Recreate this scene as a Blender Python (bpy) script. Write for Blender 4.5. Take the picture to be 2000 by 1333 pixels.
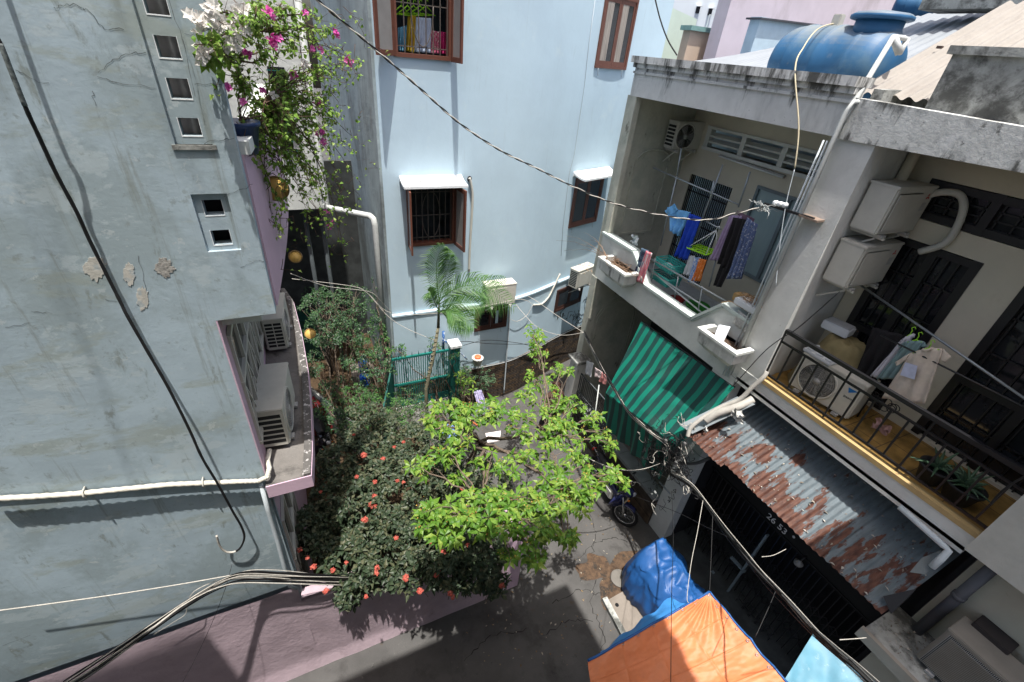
import bpy, bmesh, math, random
from mathutils import Vector, Matrix, noise
R = math.radians
rnd = random.Random(7)
for o in list(bpy.data.objects): bpy.data.objects.remove(o)
scene = bpy.context.scene
COL = scene.collection
# ---------------------------------------------------------------- camera
CAMZ = 8.4
F = 876.5
_p, _r, _a = R(33.09), R(5.895), R(62.5)
def _v(x, y, z): return Vector((x, y, z))
_cp, _sp, _cr, _sr = math.cos(_p), math.sin(_p), math.cos(_r), math.sin(_r)
def _rr(v): return _v(_cr*v[0]-_sr*v[1], _sr*v[0]+_cr*v[1], v[2])
_rt, _fw, _up = _rr((1, 0, 0)), _rr((0, -_sp, _cp)), _rr((0, -_cp, -_sp))
_X = math.sin(_a)*_rt + math.cos(_a)*_fw
_Y = -math.cos(_a)*_rt + math.sin(_a)*_fw
M3 = Matrix((_X, _Y, _up))            # camera (x right, y down, z forward) -> world
cam_data = bpy.data.cameras.new('camera')
cam_data.sensor_width = 36; cam_data.lens = F/2000*36
cam_data.clip_start = 0.05; cam_data.clip_end = 500
cam = bpy.data.objects.new('camera', cam_data); COL.objects.link(cam)
rgt, dwn, fwd = M3 @ _v(1, 0, 0), M3 @ _v(0, 1, 0), M3 @ _v(0, 0, 1)
cam.matrix_world = Matrix(((rgt.x, -dwn.x, -fwd.x, 0), (rgt.y, -dwn.y, -fwd.y, 0), (rgt.z, -dwn.z, -fwd.z, CAMZ), (0, 0, 0, 1)))
scene.camera = cam
# ---------------------------------------------------------------- sky and sun
SUND = Vector((0.05, 0.21, -1.0)).normalized()
world = bpy.data.worlds.new('World'); scene.world = world; world.use_nodes = True
wn = world.node_tree; bg = wn.nodes['Background']
sky = wn.nodes.new('ShaderNodeTexSky'); sky.sky_type = 'NISHITA'; sky.sun_disc = False
sky.sun_elevation = math.asin(-SUND.z)
sky.sun_rotation = math.atan2(-SUND.x, -SUND.y)
sky.air_density = 1.0; sky.dust_density = 5.0; sky.ozone_density = 0.6
wn.links.new(sky.outputs[0], bg.inputs[0]); bg.inputs[1].default_value = 0.135
sd = bpy.data.lights.new('sun', 'SUN'); sd.energy = 4.6; sd.angle = R(0.6); sd.color = (1.0, 0.96, 0.9)
so = bpy.data.objects.new('sun', sd); COL.objects.link(so); so.location = (0, 0, 30)
so.rotation_euler = SUND.to_track_quat('-Z', 'Y').to_euler()
scene.view_settings.view_transform = 'Standard'; scene.view_settings.look = 'None'
scene.view_settings.exposure = 0.72; scene.view_settings.gamma = 1
scene.cycles.max_bounces = 6
# ---------------------------------------------------------------- pixel rays -> points on real planes
def ray(px, py): return M3 @ _v(px-1000, py-666.5, F)
def oX(px, py, x): d = ray(px, py); return _v(0, 0, CAMZ) + d*(x/d.x)
def oY(px, py, y): d = ray(px, py); return _v(0, 0, CAMZ) + d*(y/d.y)
def oZ(px, py, z): d = ray(px, py); return _v(0, 0, CAMZ) + d*((z-CAMZ)/d.z)
def oD(px, py, dist): return _v(0, 0, CAMZ) + ray(px, py).normalized()*dist
# ---------------------------------------------------------------- mesh builder
class MB:
    def __init__(s): s.v = []; s.f = []; s.sm = []
    def add(s, vs, fs, smooth=False):
        n = len(s.v); s.v += [tuple(v) for v in vs]
        s.f += [tuple(i+n for i in f) for f in fs]; s.sm += [smooth]*len(fs); return s
    def box(s, a, b, rz=0, piv=None):
        x0, x1 = sorted((a[0], b[0])); y0, y1 = sorted((a[1], b[1])); z0, z1 = sorted((a[2], b[2]))
        vs = [_v(x, y, z) for z in (z0, z1) for x, y in ((x0, y0), (x1, y0), (x1, y1), (x0, y1))]
        if rz:
            c = Vector(piv) if piv is not None else _v((x0+x1)/2, (y0+y1)/2, 0)
            m = Matrix.Rotation(rz, 3, 'Z'); vs = [m @ (v-c) + c for v in vs]
        return s.add(vs, [(3, 2, 1, 0), (4, 5, 6, 7), (0, 1, 5, 4), (1, 2, 6, 5), (2, 3, 7, 6), (3, 0, 4, 7)])
    def bbox(s, a, b, bev=0.02, rz=0, piv=None):
        """box with bevelled edges"""
        x0, x1 = sorted((a[0], b[0])); y0, y1 = sorted((a[1], b[1])); z0, z1 = sorted((a[2], b[2]))
        bm = bmesh.new(); bmesh.ops.create_cube(bm, size=1)
        for v in bm.verts: v.co = _v(x0+(v.co.x+.5)*(x1-x0), y0+(v.co.y+.5)*(y1-y0), z0+(v.co.z+.5)*(z1-z0))
        bmesh.ops.bevel(bm, geom=bm.edges[:], offset=bev, segments=2, affect='EDGES')
        vs = [v.co.copy() for v in bm.verts]
        if rz:
            c = Vector(piv) if piv is not None else _v((x0+x1)/2, (y0+y1)/2, 0)
            m = Matrix.Rotation(rz, 3, 'Z'); vs = [m @ (v-c) + c for v in vs]
        bm.verts.index_update(); fs = [tuple(v.index for v in f.verts) for f in bm.faces]; bm.free()
        return s.add(vs, fs)
    def prism(s, poly, off):
        n = len(poly); off = Vector(off); P = [Vector(p) for p in poly]
        vs = P + [p+off for p in P]
        return s.add(vs, [tuple(range(n)), tuple(range(2*n-1, n-1, -1))] + [(i, i+n, (i+1) % n+n, (i+1) % n) for i in range(n)])
    def bar(s, a, b, w, h=None):
        a, b = Vector(a), Vector(b); h = h or w; d = (b-a).normalized()
        u = d.cross(_v(0, 0, 1)); u = u.normalized() if u.length > 1e-3 else _v(1, 0, 0)
        w_ = u.cross(d).normalized()
        P = [a+u*(i*w/2)+w_*(j*h/2) for i, j in ((-1, -1), (1, -1), (1, 1), (-1, 1))]
        return s.prism(P, b-a)
    def tube(s, pts, r, seg=8, cap=True):
        P = [Vector(p) for p in pts]; n = len(P); rs = r if isinstance(r, (list, tuple)) else [r]*n
        ref = None; rings = []
        for i in range(n):
            d = (P[min(i+1, n-1)]-P[max(i-1, 0)])
            d = d.normalized() if d.length > 1e-9 else _v(0, 0, 1)
            if ref is None: ref = d.orthogonal().normalized()
            ref = (ref - d*ref.dot(d)); ref = ref.normalized() if ref.length > 1e-6 else d.orthogonal().normalized()
            b = d.cross(ref)
            rings += [P[i] + (ref*math.cos(2*math.pi*k/seg) + b*math.sin(2*math.pi*k/seg))*rs[i] for k in range(seg)]
        fs = [(i*seg+k, i*seg+(k+1) % seg, (i+1)*seg+(k+1) % seg, (i+1)*seg+k) for i in range(n-1) for k in range(seg)]
        if cap: fs += [tuple(range(seg-1, -1, -1)), tuple((n-1)*seg+k for k in range(seg))]
        return s.add(rings, fs, True)
    def cyl(s, a, b, r, seg=20, r2=None):
        return s.tube([a, b], [r, r if r2 is None else r2], seg)
    def lathe(s, prof, o, axis='Z', seg=28):
        o = Vector(o); n = len(prof); vs = []
        for r, h in prof:
            for k in range(seg):
                t = 2*math.pi*k/seg; a, b = r*math.cos(t), r*math.sin(t)
                vs.append(o + {'Z': _v(a, b, h), 'X': _v(h, a, b), 'Y': _v(b, h, a)}[axis])
        fs = [(i*seg+k, i*seg+(k+1) % seg, (i+1)*seg+(k+1) % seg, (i+1)*seg+k) for i in range(n-1) for k in range(seg)]
        fs += [tuple(range(seg-1, -1, -1)), tuple((n-1)*seg+k for k in range(seg))]
        return s.add(vs, fs, True)
    def ell(s, c, r, n=14):
        c = Vector(c); vs = []; m = n//2
        for i in range(m+1):
            t = math.pi*(i+.02)/(m+.04)
            for k in range(n):
                p = 2*math.pi*k/n; vs.append(c+_v(r[0]*math.sin(t)*math.cos(p), r[1]*math.sin(t)*math.sin(p), r[2]*math.cos(t)))
        fs = [(i*n+k, (i+1)*n+k, (i+1)*n+(k+1) % n, i*n+(k+1) % n) for i in range(m) for k in range(n)]
        return s.add(vs, fs, True)
    def grid(s, fn, nu, nv, smooth=True):
        vs = [fn(i/nu, j/nv) for j in range(nv+1) for i in range(nu+1)]; w = nu+1
        return s.add(vs, [(j*w+i, j*w+i+1, (j+1)*w+i+1, (j+1)*w+i) for j in range(nv) for i in range(nu)], smooth)
    def build(s, name, m, parent=None, solid=0, recalc=True, sub=0, **kw):
        me = bpy.data.meshes.new(name); off = _v(0, 0, 0); q = parent
        while q is not None: off += q.location; q = q.parent
        me.from_pydata([(v[0]-off.x, v[1]-off.y, v[2]-off.z) for v in s.v], [], s.f)
        me.polygons.foreach_set('use_smooth', s.sm)
        if recalc:
            bm = bmesh.new(); bm.from_mesh(me); bmesh.ops.recalc_face_normals(bm, faces=bm.faces[:]); bm.to_mesh(me); bm.free()
        me.materials.append(m); me.update()
        o = bpy.data.objects.new(name, me); COL.objects.link(o)
        if parent is not None: o.parent = parent
        if solid:
            md = o.modifiers.new('thickness', 'SOLIDIFY'); md.thickness = solid; md.offset = 0
        if sub:
            md = o.modifiers.new('smooth', 'SUBSURF'); md.levels = sub; md.render_levels = sub
        tag(o, **kw)
        return o
def tag(o, label=None, cat=None, group=None, kind=None):
    if label: o['label'] = label
    if cat: o['category'] = cat
    if group: o['group'] = group
    if kind: o['kind'] = kind
    return o
def thing(name, label, cat, loc=(0, 0, 0), group=None):
    o = bpy.data.objects.new(name, None); o.empty_display_size = .1; COL.objects.link(o); o.location = loc
    return tag(o, label, cat, group)
def copy_tree(o, parent=None):
    c = o.copy(); COL.objects.link(c)
    if parent is not None: c.parent = parent
    for ch in [x for x in bpy.data.objects if x.parent == o]: copy_tree(ch, c)
    return c
def put(o, loc, rz=0, label=None):
    o.location = loc; o.rotation_euler = (0, 0, rz)
    if label: o['label'] = label
    return o
def wall_holes(mb, org, ux, uz, W, Hh, t, holes):
    """slab in the plane org + a*ux + b*uz with rectangular holes (a0,a1,b0,b1), thickness vector t"""
    xs = sorted({0, W, *[h[0] for h in holes], *[h[1] for h in holes]}); zs = sorted({0, Hh, *[h[2] for h in holes], *[h[3] for h in holes]})
    org, ux, uz, t = Vector(org), Vector(ux), Vector(uz), Vector(t)
    P = lambda a, b, k: org+ux*a+uz*b+t*k
    inh = lambda a, b: any(h[0] < a < h[1] and h[2] < b < h[3] for h in holes)
    idx = {}; vs = []; fs = []
    def vid(i, j, k):
        if (i, j, k) not in idx: idx[(i, j, k)] = len(vs); vs.append(P(xs[i], zs[j], k))
        return idx[(i, j, k)]
    nx, nz = len(xs)-1, len(zs)-1
    S = [[not inh((xs[i]+xs[i+1])/2, (zs[j]+zs[j+1])/2) for j in range(nz)] for i in range(nx)]
    g = lambda i, j: 0 <= i < nx and 0 <= j < nz and S[i][j]
    for i in range(nx):
        for j in range(nz):
            if not S[i][j]: continue
            fs.append((vid(i, j, 0), vid(i+1, j, 0), vid(i+1, j+1, 0), vid(i, j+1, 0)))
            fs.append((vid(i, j+1, 1), vid(i+1, j+1, 1), vid(i+1, j, 1), vid(i, j, 1)))
            if not g(i-1, j): fs.append((vid(i, j, 0), vid(i, j+1, 0), vid(i, j+1, 1), vid(i, j, 1)))
            if not g(i+1, j): fs.append((vid(i+1, j+1, 0), vid(i+1, j, 0), vid(i+1, j, 1), vid(i+1, j+1, 1)))
            if not g(i, j-1): fs.append((vid(i+1, j, 0), vid(i, j, 0), vid(i, j, 1), vid(i+1, j, 1)))
            if not g(i, j+1): fs.append((vid(i, j+1, 0), vid(i+1, j+1, 0), vid(i+1, j+1, 1), vid(i, j+1, 1)))
    mb.add(vs, fs); return mb
# ---------------------------------------------------------------- materials
MATS = {}
def mat(name, col, rough=.7, metal=0, stains=(), bump=0, bscale=30, var=.12, vscale=3, spec=.3, trans=0, alpha=1, coord='pos', stretch=(1, 1, 1), emit=None):
    """procedural: base colour x noise variation, then stains [(colour, scale, lo, hi, amount, stretch)]"""
    if name in MATS: return MATS[name]
    m = bpy.data.materials.new(name); m.use_nodes = True; MATS[name] = m
    nt = m.node_tree; N = nt.nodes; L = nt.links; b = N['Principled BSDF']
    b.inputs['Roughness'].default_value = rough; b.inputs['Metallic'].default_value = metal
    b.inputs['Specular IOR Level'].default_value = spec
    if coord == 'pos': src = N.new('ShaderNodeNewGeometry').outputs['Position']
    else: src = N.new('ShaderNodeTexCoord').outputs['Object']
    def noi(scale, st=(1, 1, 1), det=5, ro=.55, dist=0):
        mp = N.new('ShaderNodeMapping'); mp.inputs['Scale'].default_value = st; L.new(src, mp.inputs[0])
        n = N.new('ShaderNodeTexNoise'); n.inputs['Scale'].default_value = scale; n.inputs['Detail'].default_value = det
        n.inputs['Roughness'].default_value = ro; n.inputs['Distortion'].default_value = dist
        L.new(mp.outputs[0], n.inputs['Vector']); return n.outputs['Fac']
    def ramp(fac, lo, hi):
        r = N.new('ShaderNodeMapRange'); r.interpolation_type = 'SMOOTHSTEP'
        r.inputs['From Min'].default_value = lo; r.inputs['From Max'].default_value = hi; L.new(fac, r.inputs[0]); return r.outputs[0]
    c = (*col, 1)
    d = tuple(x*(1-var) for x in col); u = tuple(min(1, x*(1+var)) for x in col)
    mx = N.new('ShaderNodeMix'); mx.data_type = 'RGBA'; mx.inputs['A'].default_value = (*d, 1); mx.inputs['B'].default_value = (*u, 1)
    L.new(ramp(noi(vscale, stretch, 6, .6), .3, .7), mx.inputs['Factor']); cur = mx.outputs['Result']
    for st in stains:
        sc, scale, lo, hi, amt = st[:5]; ss = st[5] if len(st) > 5 else (1, 1, 1); dist = st[6] if len(st) > 6 else .2
        k = ramp(noi(scale, ss, 9, .69, dist), lo, hi)
        mu = N.new('ShaderNodeMath'); mu.operation = 'MULTIPLY'; L.new(k, mu.inputs[0]); mu.inputs[1].default_value = amt
        m2 = N.new('ShaderNodeMix'); m2.data_type = 'RGBA'; L.new(mu.outputs[0], m2.inputs['Factor']); L.new(cur, m2.inputs['A']); m2.inputs['B'].default_value = (*sc, 1)
        cur = m2.outputs['Result']
    L.new(cur, b.inputs['Base Color'])
    if bump:
        bp = N.new('ShaderNodeBump'); bp.inputs['Strength'].default_value = min(1, bump); bp.inputs['Distance'].default_value = .25/bscale
        L.new(noi(bscale, (1, 1, 1), 8, .6, .3), bp.inputs['Height']); L.new(bp.outputs[0], b.inputs['Normal'])
    if trans: b.inputs['Transmission Weight'].default_value = trans
    if alpha < 1: b.inputs['Alpha'].default_value = alpha
    if emit: b.inputs['Emission Color'].default_value = (*emit, 1); b.inputs['Emission Strength'].default_value = 1
    return m
def mat_brick(name, c1, c2, mortar, bw=.22, bh=.07, axis=(0, 0, 0), ms=.012, bump=.6, rough=.8):
    m = mat(name, c1, rough, bump=0); nt = m.node_tree; N = nt.nodes; L = nt.links; b = N['Principled BSDF']
    g = N.new('ShaderNodeNewGeometry'); mp = N.new('ShaderNodeMapping'); mp.inputs['Rotation'].default_value = axis; L.new(g.outputs['Position'], mp.inputs[0])
    t = N.new('ShaderNodeTexBrick'); t.inputs['Scale'].default_value = 1; t.inputs['Brick Width'].default_value = bw; t.inputs['Row Height'].default_value = bh
    t.inputs['Mortar Size'].default_value = ms; t.inputs['Color1'].default_value = (*c1, 1); t.inputs['Color2'].default_value = (*c2, 1); t.inputs['Mortar'].default_value = (*mortar, 1)
    t.inputs['Mortar Smooth'].default_value = .2
    L.new(mp.outputs[0], t.inputs[0])
    n = N.new('ShaderNodeTexNoise'); n.inputs['Scale'].default_value = 6; n.inputs['Detail'].default_value = 6; L.new(g.outputs['Position'], n.inputs[0])
    mr = N.new('ShaderNodeMapRange'); mr.inputs['From Min'].default_value = .3; mr.inputs['From Max'].default_value = .7; mr.inputs['To Min'].default_value = .5; mr.inputs['To Max'].default_value = 1.3; L.new(n.outputs[0], mr.inputs[0])
    hs = N.new('ShaderNodeHueSaturation'); L.new(t.outputs['Color'], hs.inputs['Color']); L.new(mr.outputs[0], hs.inputs['Value']); L.new(hs.outputs[0], b.inputs['Base Color'])
    bp = N.new('ShaderNodeBump'); bp.inputs['Strength'].default_value = bump; bp.inputs['Distance'].default_value = .015; bp.invert = True
    L.new(t.outputs['Fac'], bp.inputs['Height']); L.new(bp.outputs[0], b.inputs['Normal']); return m
def mat_leaf(name, c1, c2, c3, rough=.45, trans=.25):
    """leaf colours vary from leaf to leaf"""
    m = bpy.data.materials.new(name); m.use_nodes = True; MATS[name] = m
    nt = m.node_tree; N = nt.nodes; L = nt.links; b = N['Principled BSDF']
    g = N.new('ShaderNodeNewGeometry'); cr = N.new('ShaderNodeValToRGB'); L.new(g.outputs['Random Per Island'], cr.inputs[0])
    cr.color_ramp.elements[0].color = (*c1, 1); cr.color_ramp.elements[1].color = (*c3, 1); e = cr.color_ramp.elements.new(.55); e.color = (*c2, 1)
    L.new(cr.outputs[0], b.inputs['Base Color']); b.inputs['Roughness'].default_value = rough; b.inputs['Specular IOR Level'].default_value = .35
    if trans:
        tr = N.new('ShaderNodeBsdfTranslucent'); L.new(cr.outputs[0], tr.inputs[0]); ms = N.new('ShaderNodeMixShader'); ms.inputs[0].default_value = trans
        L.new(b.outputs[0], ms.inputs[1]); L.new(tr.outputs[0], ms.inputs[2]); L.new(ms.outputs[0], N['Material Output'].inputs[0])
    return m
# ---------------------------------------------------------------- the materials of the walls and grounds
m_left = mat('weathered_blue_plaster', (.345, .43, .485), .85, var=.08, vscale=2.2, bump=.16, bscale=20, stains=[
    ((.25, .31, .33), .9, .45, .60, .75, (1, 1, .8)), ((.285, .325, .295), 1.5, .54, .64, .65, (.7, 1, 1.8)), ((.40, .47, .50), 1.9, .55, .60, .6, (1, 1, 1.5)), ((.17, .19, .165), 3.2, .59, .68, .65, (1.8, 1, .6)), ((.19, .215, .20), 12, .58, .68, .5), ((.19, .21, .185), 1.5, .57, .70, .6, (6, 1, .4)), ((.46, .51, .52), 7, .62, .66, .5)])
m_peel = mat('bare_plaster_patch', (.46, .45, .41), .9, var=.15, vscale=18, bump=.5, bscale=50, stains=[((.33, .38, .40), 14, .5, .6, .8)])
m_grime = mat('mossy_stain', (.17, .19, .15), .9, var=.25, vscale=12)
m_pink = mat('pink_plaster', (.54, .39, .48), .8, var=.05, vscale=3, bump=.35, bscale=40, stains=[((.40, .29, .36), 3, .55, .75, .5)])
m_plinth = mat('pink_rough_render', (.41, .32, .36), .85, var=.08, vscale=4, bump=.5, bscale=14, stains=[((.25, .19, .20), 3.5, .55, .72, .6), ((.12, .10, .08), 6, .68, .78, .6)])
m_facade = mat('pale_blue_paint', (.475, .61, .695), .75, var=.03, vscale=1.3, bump=.08, bscale=6, stains=[((.43, .555, .645), .8, .46, .66, .6, (1, 1, .5)), ((.36, .45, .50), 4, .58, .74, .4, (3, 3, .22)), ((.55, .66, .70), 2.2, .58, .70, .4), ((.40, .47, .49), 9, .66, .74, .3)])
m_facade_dark = mat('stained_shaded_blue_side', (.29, .35, .365), .85, var=.10, vscale=1.4, bump=.3, bscale=6, stains=[((.13, .145, .145), .7, .47, .64, .75, (1, 1, .6)), ((.22, .21, .20), 1.2, .55, .74, .6, (1, 1.6, .4))])  # the front's blue darkened to paint in the side's shade; stains are real
def add_mould(m, z0, z1, sc=5.0, amt=.9, col=(.045, .045, .04)):
    """black mould that runs down from height z1, fading out towards z0"""
    nt = m.node_tree; N = nt.nodes; L = nt.links; b = N['Principled BSDF']; src = b.inputs['Base Color'].links[0].from_socket
    g = N.new('ShaderNodeNewGeometry'); sx = N.new('ShaderNodeSeparateXYZ'); L.new(g.outputs['Position'], sx.inputs[0])
    mp = N.new('ShaderNodeMapping'); mp.inputs['Scale'].default_value = (1, 1, .22); L.new(g.outputs['Position'], mp.inputs[0])
    n = N.new('ShaderNodeTexNoise'); n.inputs['Scale'].default_value = sc; n.inputs['Detail'].default_value = 9; n.inputs['Roughness'].default_value = .7; L.new(mp.outputs[0], n.inputs['Vector'])
    r_ = N.new('ShaderNodeMapRange'); r_.inputs[1].default_value = z0; r_.inputs[2].default_value = z1; r_.inputs[3].default_value = -.22; r_.inputs[4].default_value = .08; L.new(sx.outputs['Z'], r_.inputs[0])
    s = N.new('ShaderNodeMath'); s.operation = 'ADD'; L.new(n.outputs[0], s.inputs[0]); L.new(r_.outputs[0], s.inputs[1])
    t = N.new('ShaderNodeMapRange'); t.interpolation_type = 'SMOOTHSTEP'; t.inputs[1].default_value = .50; t.inputs[2].default_value = .66; t.inputs[4].default_value = amt; L.new(s.outputs[0], t.inputs[0])
    mx = N.new('ShaderNodeMix'); mx.data_type = 'RGBA'; L.new(t.outputs[0], mx.inputs['Factor']); L.new(src, mx.inputs['A']); mx.inputs['B'].default_value = (*col, 1); L.new(mx.outputs['Result'], b.inputs['Base Color']); return m
m_white = mat('white_painted_concrete', (.74, .77, .78), .7, var=.05, vscale=8, bump=.2)
m_conc = mat('mouldy_white_concrete', (.62, .62, .59), .9, var=.08, vscale=4, bump=.35, bscale=24, stains=[
    ((.38, .385, .37), 2.6, .46, .66, .6, (1.6, 1.6, .5)), ((.07, .07, .065), 3.2, .54, .68, .85, (2.0, 2.0, .6)), ((.10, .10, .09), 16, .64, .72, .6), ((.60, .60, .61), 7, .58, .70, .45, (3, 3, .5))])
m_parap = add_mould(mat('rain_streaked_parapet', (.60, .60, .58), .9, var=.07, vscale=4, bump=.3, bscale=24, stains=[((.40, .405, .395), 2.6, .5, .68, .6, (2, 2, .5)), ((.10, .10, .09), 16, .64, .72, .5)]), 7.85, 8.36)
m_beam = add_mould(add_mould(mat('mouldy_roof_beam', (.56, .57, .55), .9, var=.09, vscale=5, bump=.4, bscale=24, stains=[((.36, .37, .36), 4, .48, .64, .7, (1.5, 1.5, .8)), ((.68, .68, .68), 7, .58, .64, .5), ((.08, .08, .07), 13, .60, .68, .7)]), 7.9, 8.3, 4.0), 8.1, 7.8, 7.0)
m_black_conc = mat('blackened_concrete', (.36, .37, .35), .95, var=.15, vscale=5, bump=.5, bscale=24, stains=[((.05, .05, .045), 2.6, .42, .62, .85), ((.07, .07, .065), 9, .54, .66, .7), ((.45, .45, .44), 8, .60, .72, .5)])
m_par = mat('balcony_paint', (.58, .60, .575), .8, var=.06, vscale=3, bump=.4, bscale=14, stains=[((.42, .44, .41), 3, .52, .72, .5, (1.5, 1.5, .7)), ((.10, .11, .10), 6, .68, .80, .7, (2, 2, .8)), ((.30, .27, .2), 9, .68, .78, .4, (2, 2, .4))])
m_cream = mat('cream_painted_wall', (.56, .52, .42), .8, var=.05, vscale=2, bump=.25, stains=[((.33, .31, .23), 2, .56, .74, .45)])
m_creamold = mat('damp_cream_wall', (.46, .46, .39), .9, var=.10, vscale=3, bump=.7, bscale=12, stains=[((.30, .33, .28), 2.2, .48, .66, .6, (1, 1, .7)), ((.11, .11, .085), 4.5, .60, .70, .75, (1, 1, .5)), ((.45, .46, .44), 6, .60, .72, .4)])
m_ceil = mat('ceiling_paint', (.42, .40, .33), .9)
m_pillar = mat('grey_white_pillar', (.58, .59, .57), .8, var=.06, vscale=4, bump=.35, stains=[((.44, .45, .44), 3, .5, .72, .6, (1, 1, .35)), ((.22, .2, .17), 7, .64, .76, .5, (1, 1, .5))])
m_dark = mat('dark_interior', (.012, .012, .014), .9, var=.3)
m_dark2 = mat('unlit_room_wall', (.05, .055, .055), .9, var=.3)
m_glassd = mat('dark_glass', (.015, .017, .02), .08, spec=.6, var=.3)
m_blackmetal = mat('black_metal', (.010, .010, .012), .4, spec=.5)
m_brown = mat('brown_window_frame', (.13, .05, .033), .45, var=.10, vscale=12, spec=.4)
m_curtain = mat('drawn_curtain', (.30, .27, .24), .9, var=.35, vscale=5, stretch=(14, 14, .4))
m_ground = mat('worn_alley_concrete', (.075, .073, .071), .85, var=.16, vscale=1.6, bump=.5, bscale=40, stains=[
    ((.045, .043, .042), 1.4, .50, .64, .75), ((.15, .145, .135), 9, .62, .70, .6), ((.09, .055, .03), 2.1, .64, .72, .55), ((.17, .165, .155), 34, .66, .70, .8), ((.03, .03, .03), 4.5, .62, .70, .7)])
m_slab = mat('beige_cement_slab', (.20, .175, .15), .85, var=.10, vscale=4, bump=.6, stains=[((.12, .095, .075), 3, .54, .70, .6)])
m_rustmud = mat('rusty_wet_dirt', (.075, .045, .026), .6, var=.4, vscale=9, bump=1, stains=[((.02, .018, .015), 6, .5, .62, .9)])
m_tile = mat_brick('ochre_floor_tiles', (.33, .20, .06), (.28, .17, .05), (.10, .06, .03), .4, .4, (0, 0, 0), .006, .3, .5)
m_tile2 = mat_brick('garden_floor_tiles', (.15, .08, .02), (.11, .06, .018), (.05, .035, .02), .4, .4, (0, 0, 0), .006, .3, .8)
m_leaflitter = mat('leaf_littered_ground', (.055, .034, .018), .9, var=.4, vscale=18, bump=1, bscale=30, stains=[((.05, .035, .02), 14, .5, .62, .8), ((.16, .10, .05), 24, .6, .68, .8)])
m_stone = mat_brick('split_stone_cladding', (.115, .075, .042), (.05, .043, .04), (.008, .007, .006), .24, .062, (R(90), 0, 0), .008, .8)
m_stone2 = mat_brick('split_stone_cladding_side', (.10, .07, .045), (.05, .043, .04), (.008, .007, .006), .24, .062, (R(90), 0, R(90)), .008, .8)
m_ledge = mat('worn_ledge_screed', (.155, .145, .135), .9, var=.14, vscale=3, bump=.8, bscale=20, stains=[((.05, .048, .045), 2.3, .5, .66, .8), ((.26, .18, .17), 2.2, .62, .74, .45), ((.5, .5, .48), 30, .68, .72, .8)])
m_ledgeedge = mat('peeling_ledge_kerb', (.10, .095, .09), .9, var=.2, vscale=8, bump=.8, bscale=26, stains=[((.5, .48, .47), 14, .56, .62, .85), ((.03, .03, .03), 6, .6, .7, .8)])
m_asb = mat('fibre_cement_roofing', (.27, .25, .225), .9, var=.06, vscale=3, stains=[((.17, .15, .135), 3, .5, .75, .5, (1, 5, 1))], bump=.3)
m_whitetin = mat('white_tin_roofing', (.24, .26, .28), .5, var=.06, vscale=1.5)
m_tin = mat('rusty_galvanised_tin', (.10, .125, .14), .65, metal=.0, var=.16, vscale=5, stretch=(1, 4, 1), bump=.2, stains=[
    ((.09, .11, .125), 2.5, .5, .66, .6, (.8, 4, 1)), ((.17, .195, .20), 11, .60, .68, .5, (1, 3, 1)), ((.05, .016, .01), 7, .56, .66, .5, (1, 3, 1)), ((.6, .6, .58), 40, .69, .72, .8)])
def tin_rust(m):
    nt = m.node_tree; N = nt.nodes; L = nt.links; b = N['Principled BSDF']; src = b.inputs['Base Color'].links[0].from_socket
    g = N.new('ShaderNodeNewGeometry'); sx = N.new('ShaderNodeSeparateXYZ'); L.new(g.outputs['Position'], sx.inputs[0])
    mp = N.new('ShaderNodeMapping'); mp.inputs['Scale'].default_value = (.9, 3.0, 1); L.new(g.outputs['Position'], mp.inputs[0])
    n1 = N.new('ShaderNodeTexNoise'); n1.inputs['Scale'].default_value = 2.2; n1.inputs['Detail'].default_value = 8; n1.inputs['Roughness'].default_value = .62; L.new(mp.outputs[0], n1.inputs['Vector'])
    k = N.new('ShaderNodeMath'); k.operation = 'MULTIPLY_ADD'; L.new(sx.outputs['X'], k.inputs[0]); k.inputs[1].default_value = -.23; k.inputs[2].default_value = 1.35
    s = N.new('ShaderNodeMath'); s.operation = 'ADD'; L.new(n1.outputs[0], s.inputs[0]); L.new(k.outputs[0], s.inputs[1])
    r_ = N.new('ShaderNodeMapRange'); r_.inputs[1].default_value = .555; r_.inputs[2].default_value = .585; L.new(s.outputs[0], r_.inputs[0])
    n2 = N.new('ShaderNodeTexNoise'); n2.inputs['Scale'].default_value = 9; n2.inputs['Detail'].default_value = 6; L.new(mp.outputs[0], n2.inputs['Vector'])
    cr = N.new('ShaderNodeValToRGB'); L.new(n2.outputs[0], cr.inputs[0]); cr.color_ramp.elements[0].position = .35; cr.color_ramp.elements[0].color = (.045, .017, .012, 1); cr.color_ramp.elements[1].position = .7; cr.color_ramp.elements[1].color = (.115, .048, .030, 1)
    mx = N.new('ShaderNodeMix'); mx.data_type = 'RGBA'; L.new(r_.outputs[0], mx.inputs['Factor']); L.new(src, mx.inputs['A']); L.new(cr.outputs[0], mx.inputs['B']); L.new(mx.outputs['Result'], b.inputs['Base Color'])
    iv = N.new('ShaderNodeMath'); iv.operation = 'MULTIPLY_ADD'; L.new(r_.outputs[0], iv.inputs[0]); iv.inputs[1].default_value = -.08; iv.inputs[2].default_value = .08; L.new(iv.outputs[0], b.inputs['Metallic'])
tin_rust(m_tin)
m_pvc = mat('grey_white_pipe', (.46, .48, .47), .45, var=.06, vscale=14)
m_pvcblue = mat('bluish_white_pipe', (.46, .51, .54), .45, var=.06, vscale=14)
m_greypipe = mat('dark_grey_pipe', (.075, .078, .09), .5, var=.15)
m_acwhite = mat('yellowed_white_casing', (.50, .49, .44), .5, var=.05, vscale=6, stains=[((.34, .31, .25), 6, .55, .75, .4)])
m_acgrey = mat('grey_casing', (.36, .36, .35), .5, var=.05, vscale=6, stains=[((.2, .17, .12), 7, .60, .75, .5)])
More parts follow.
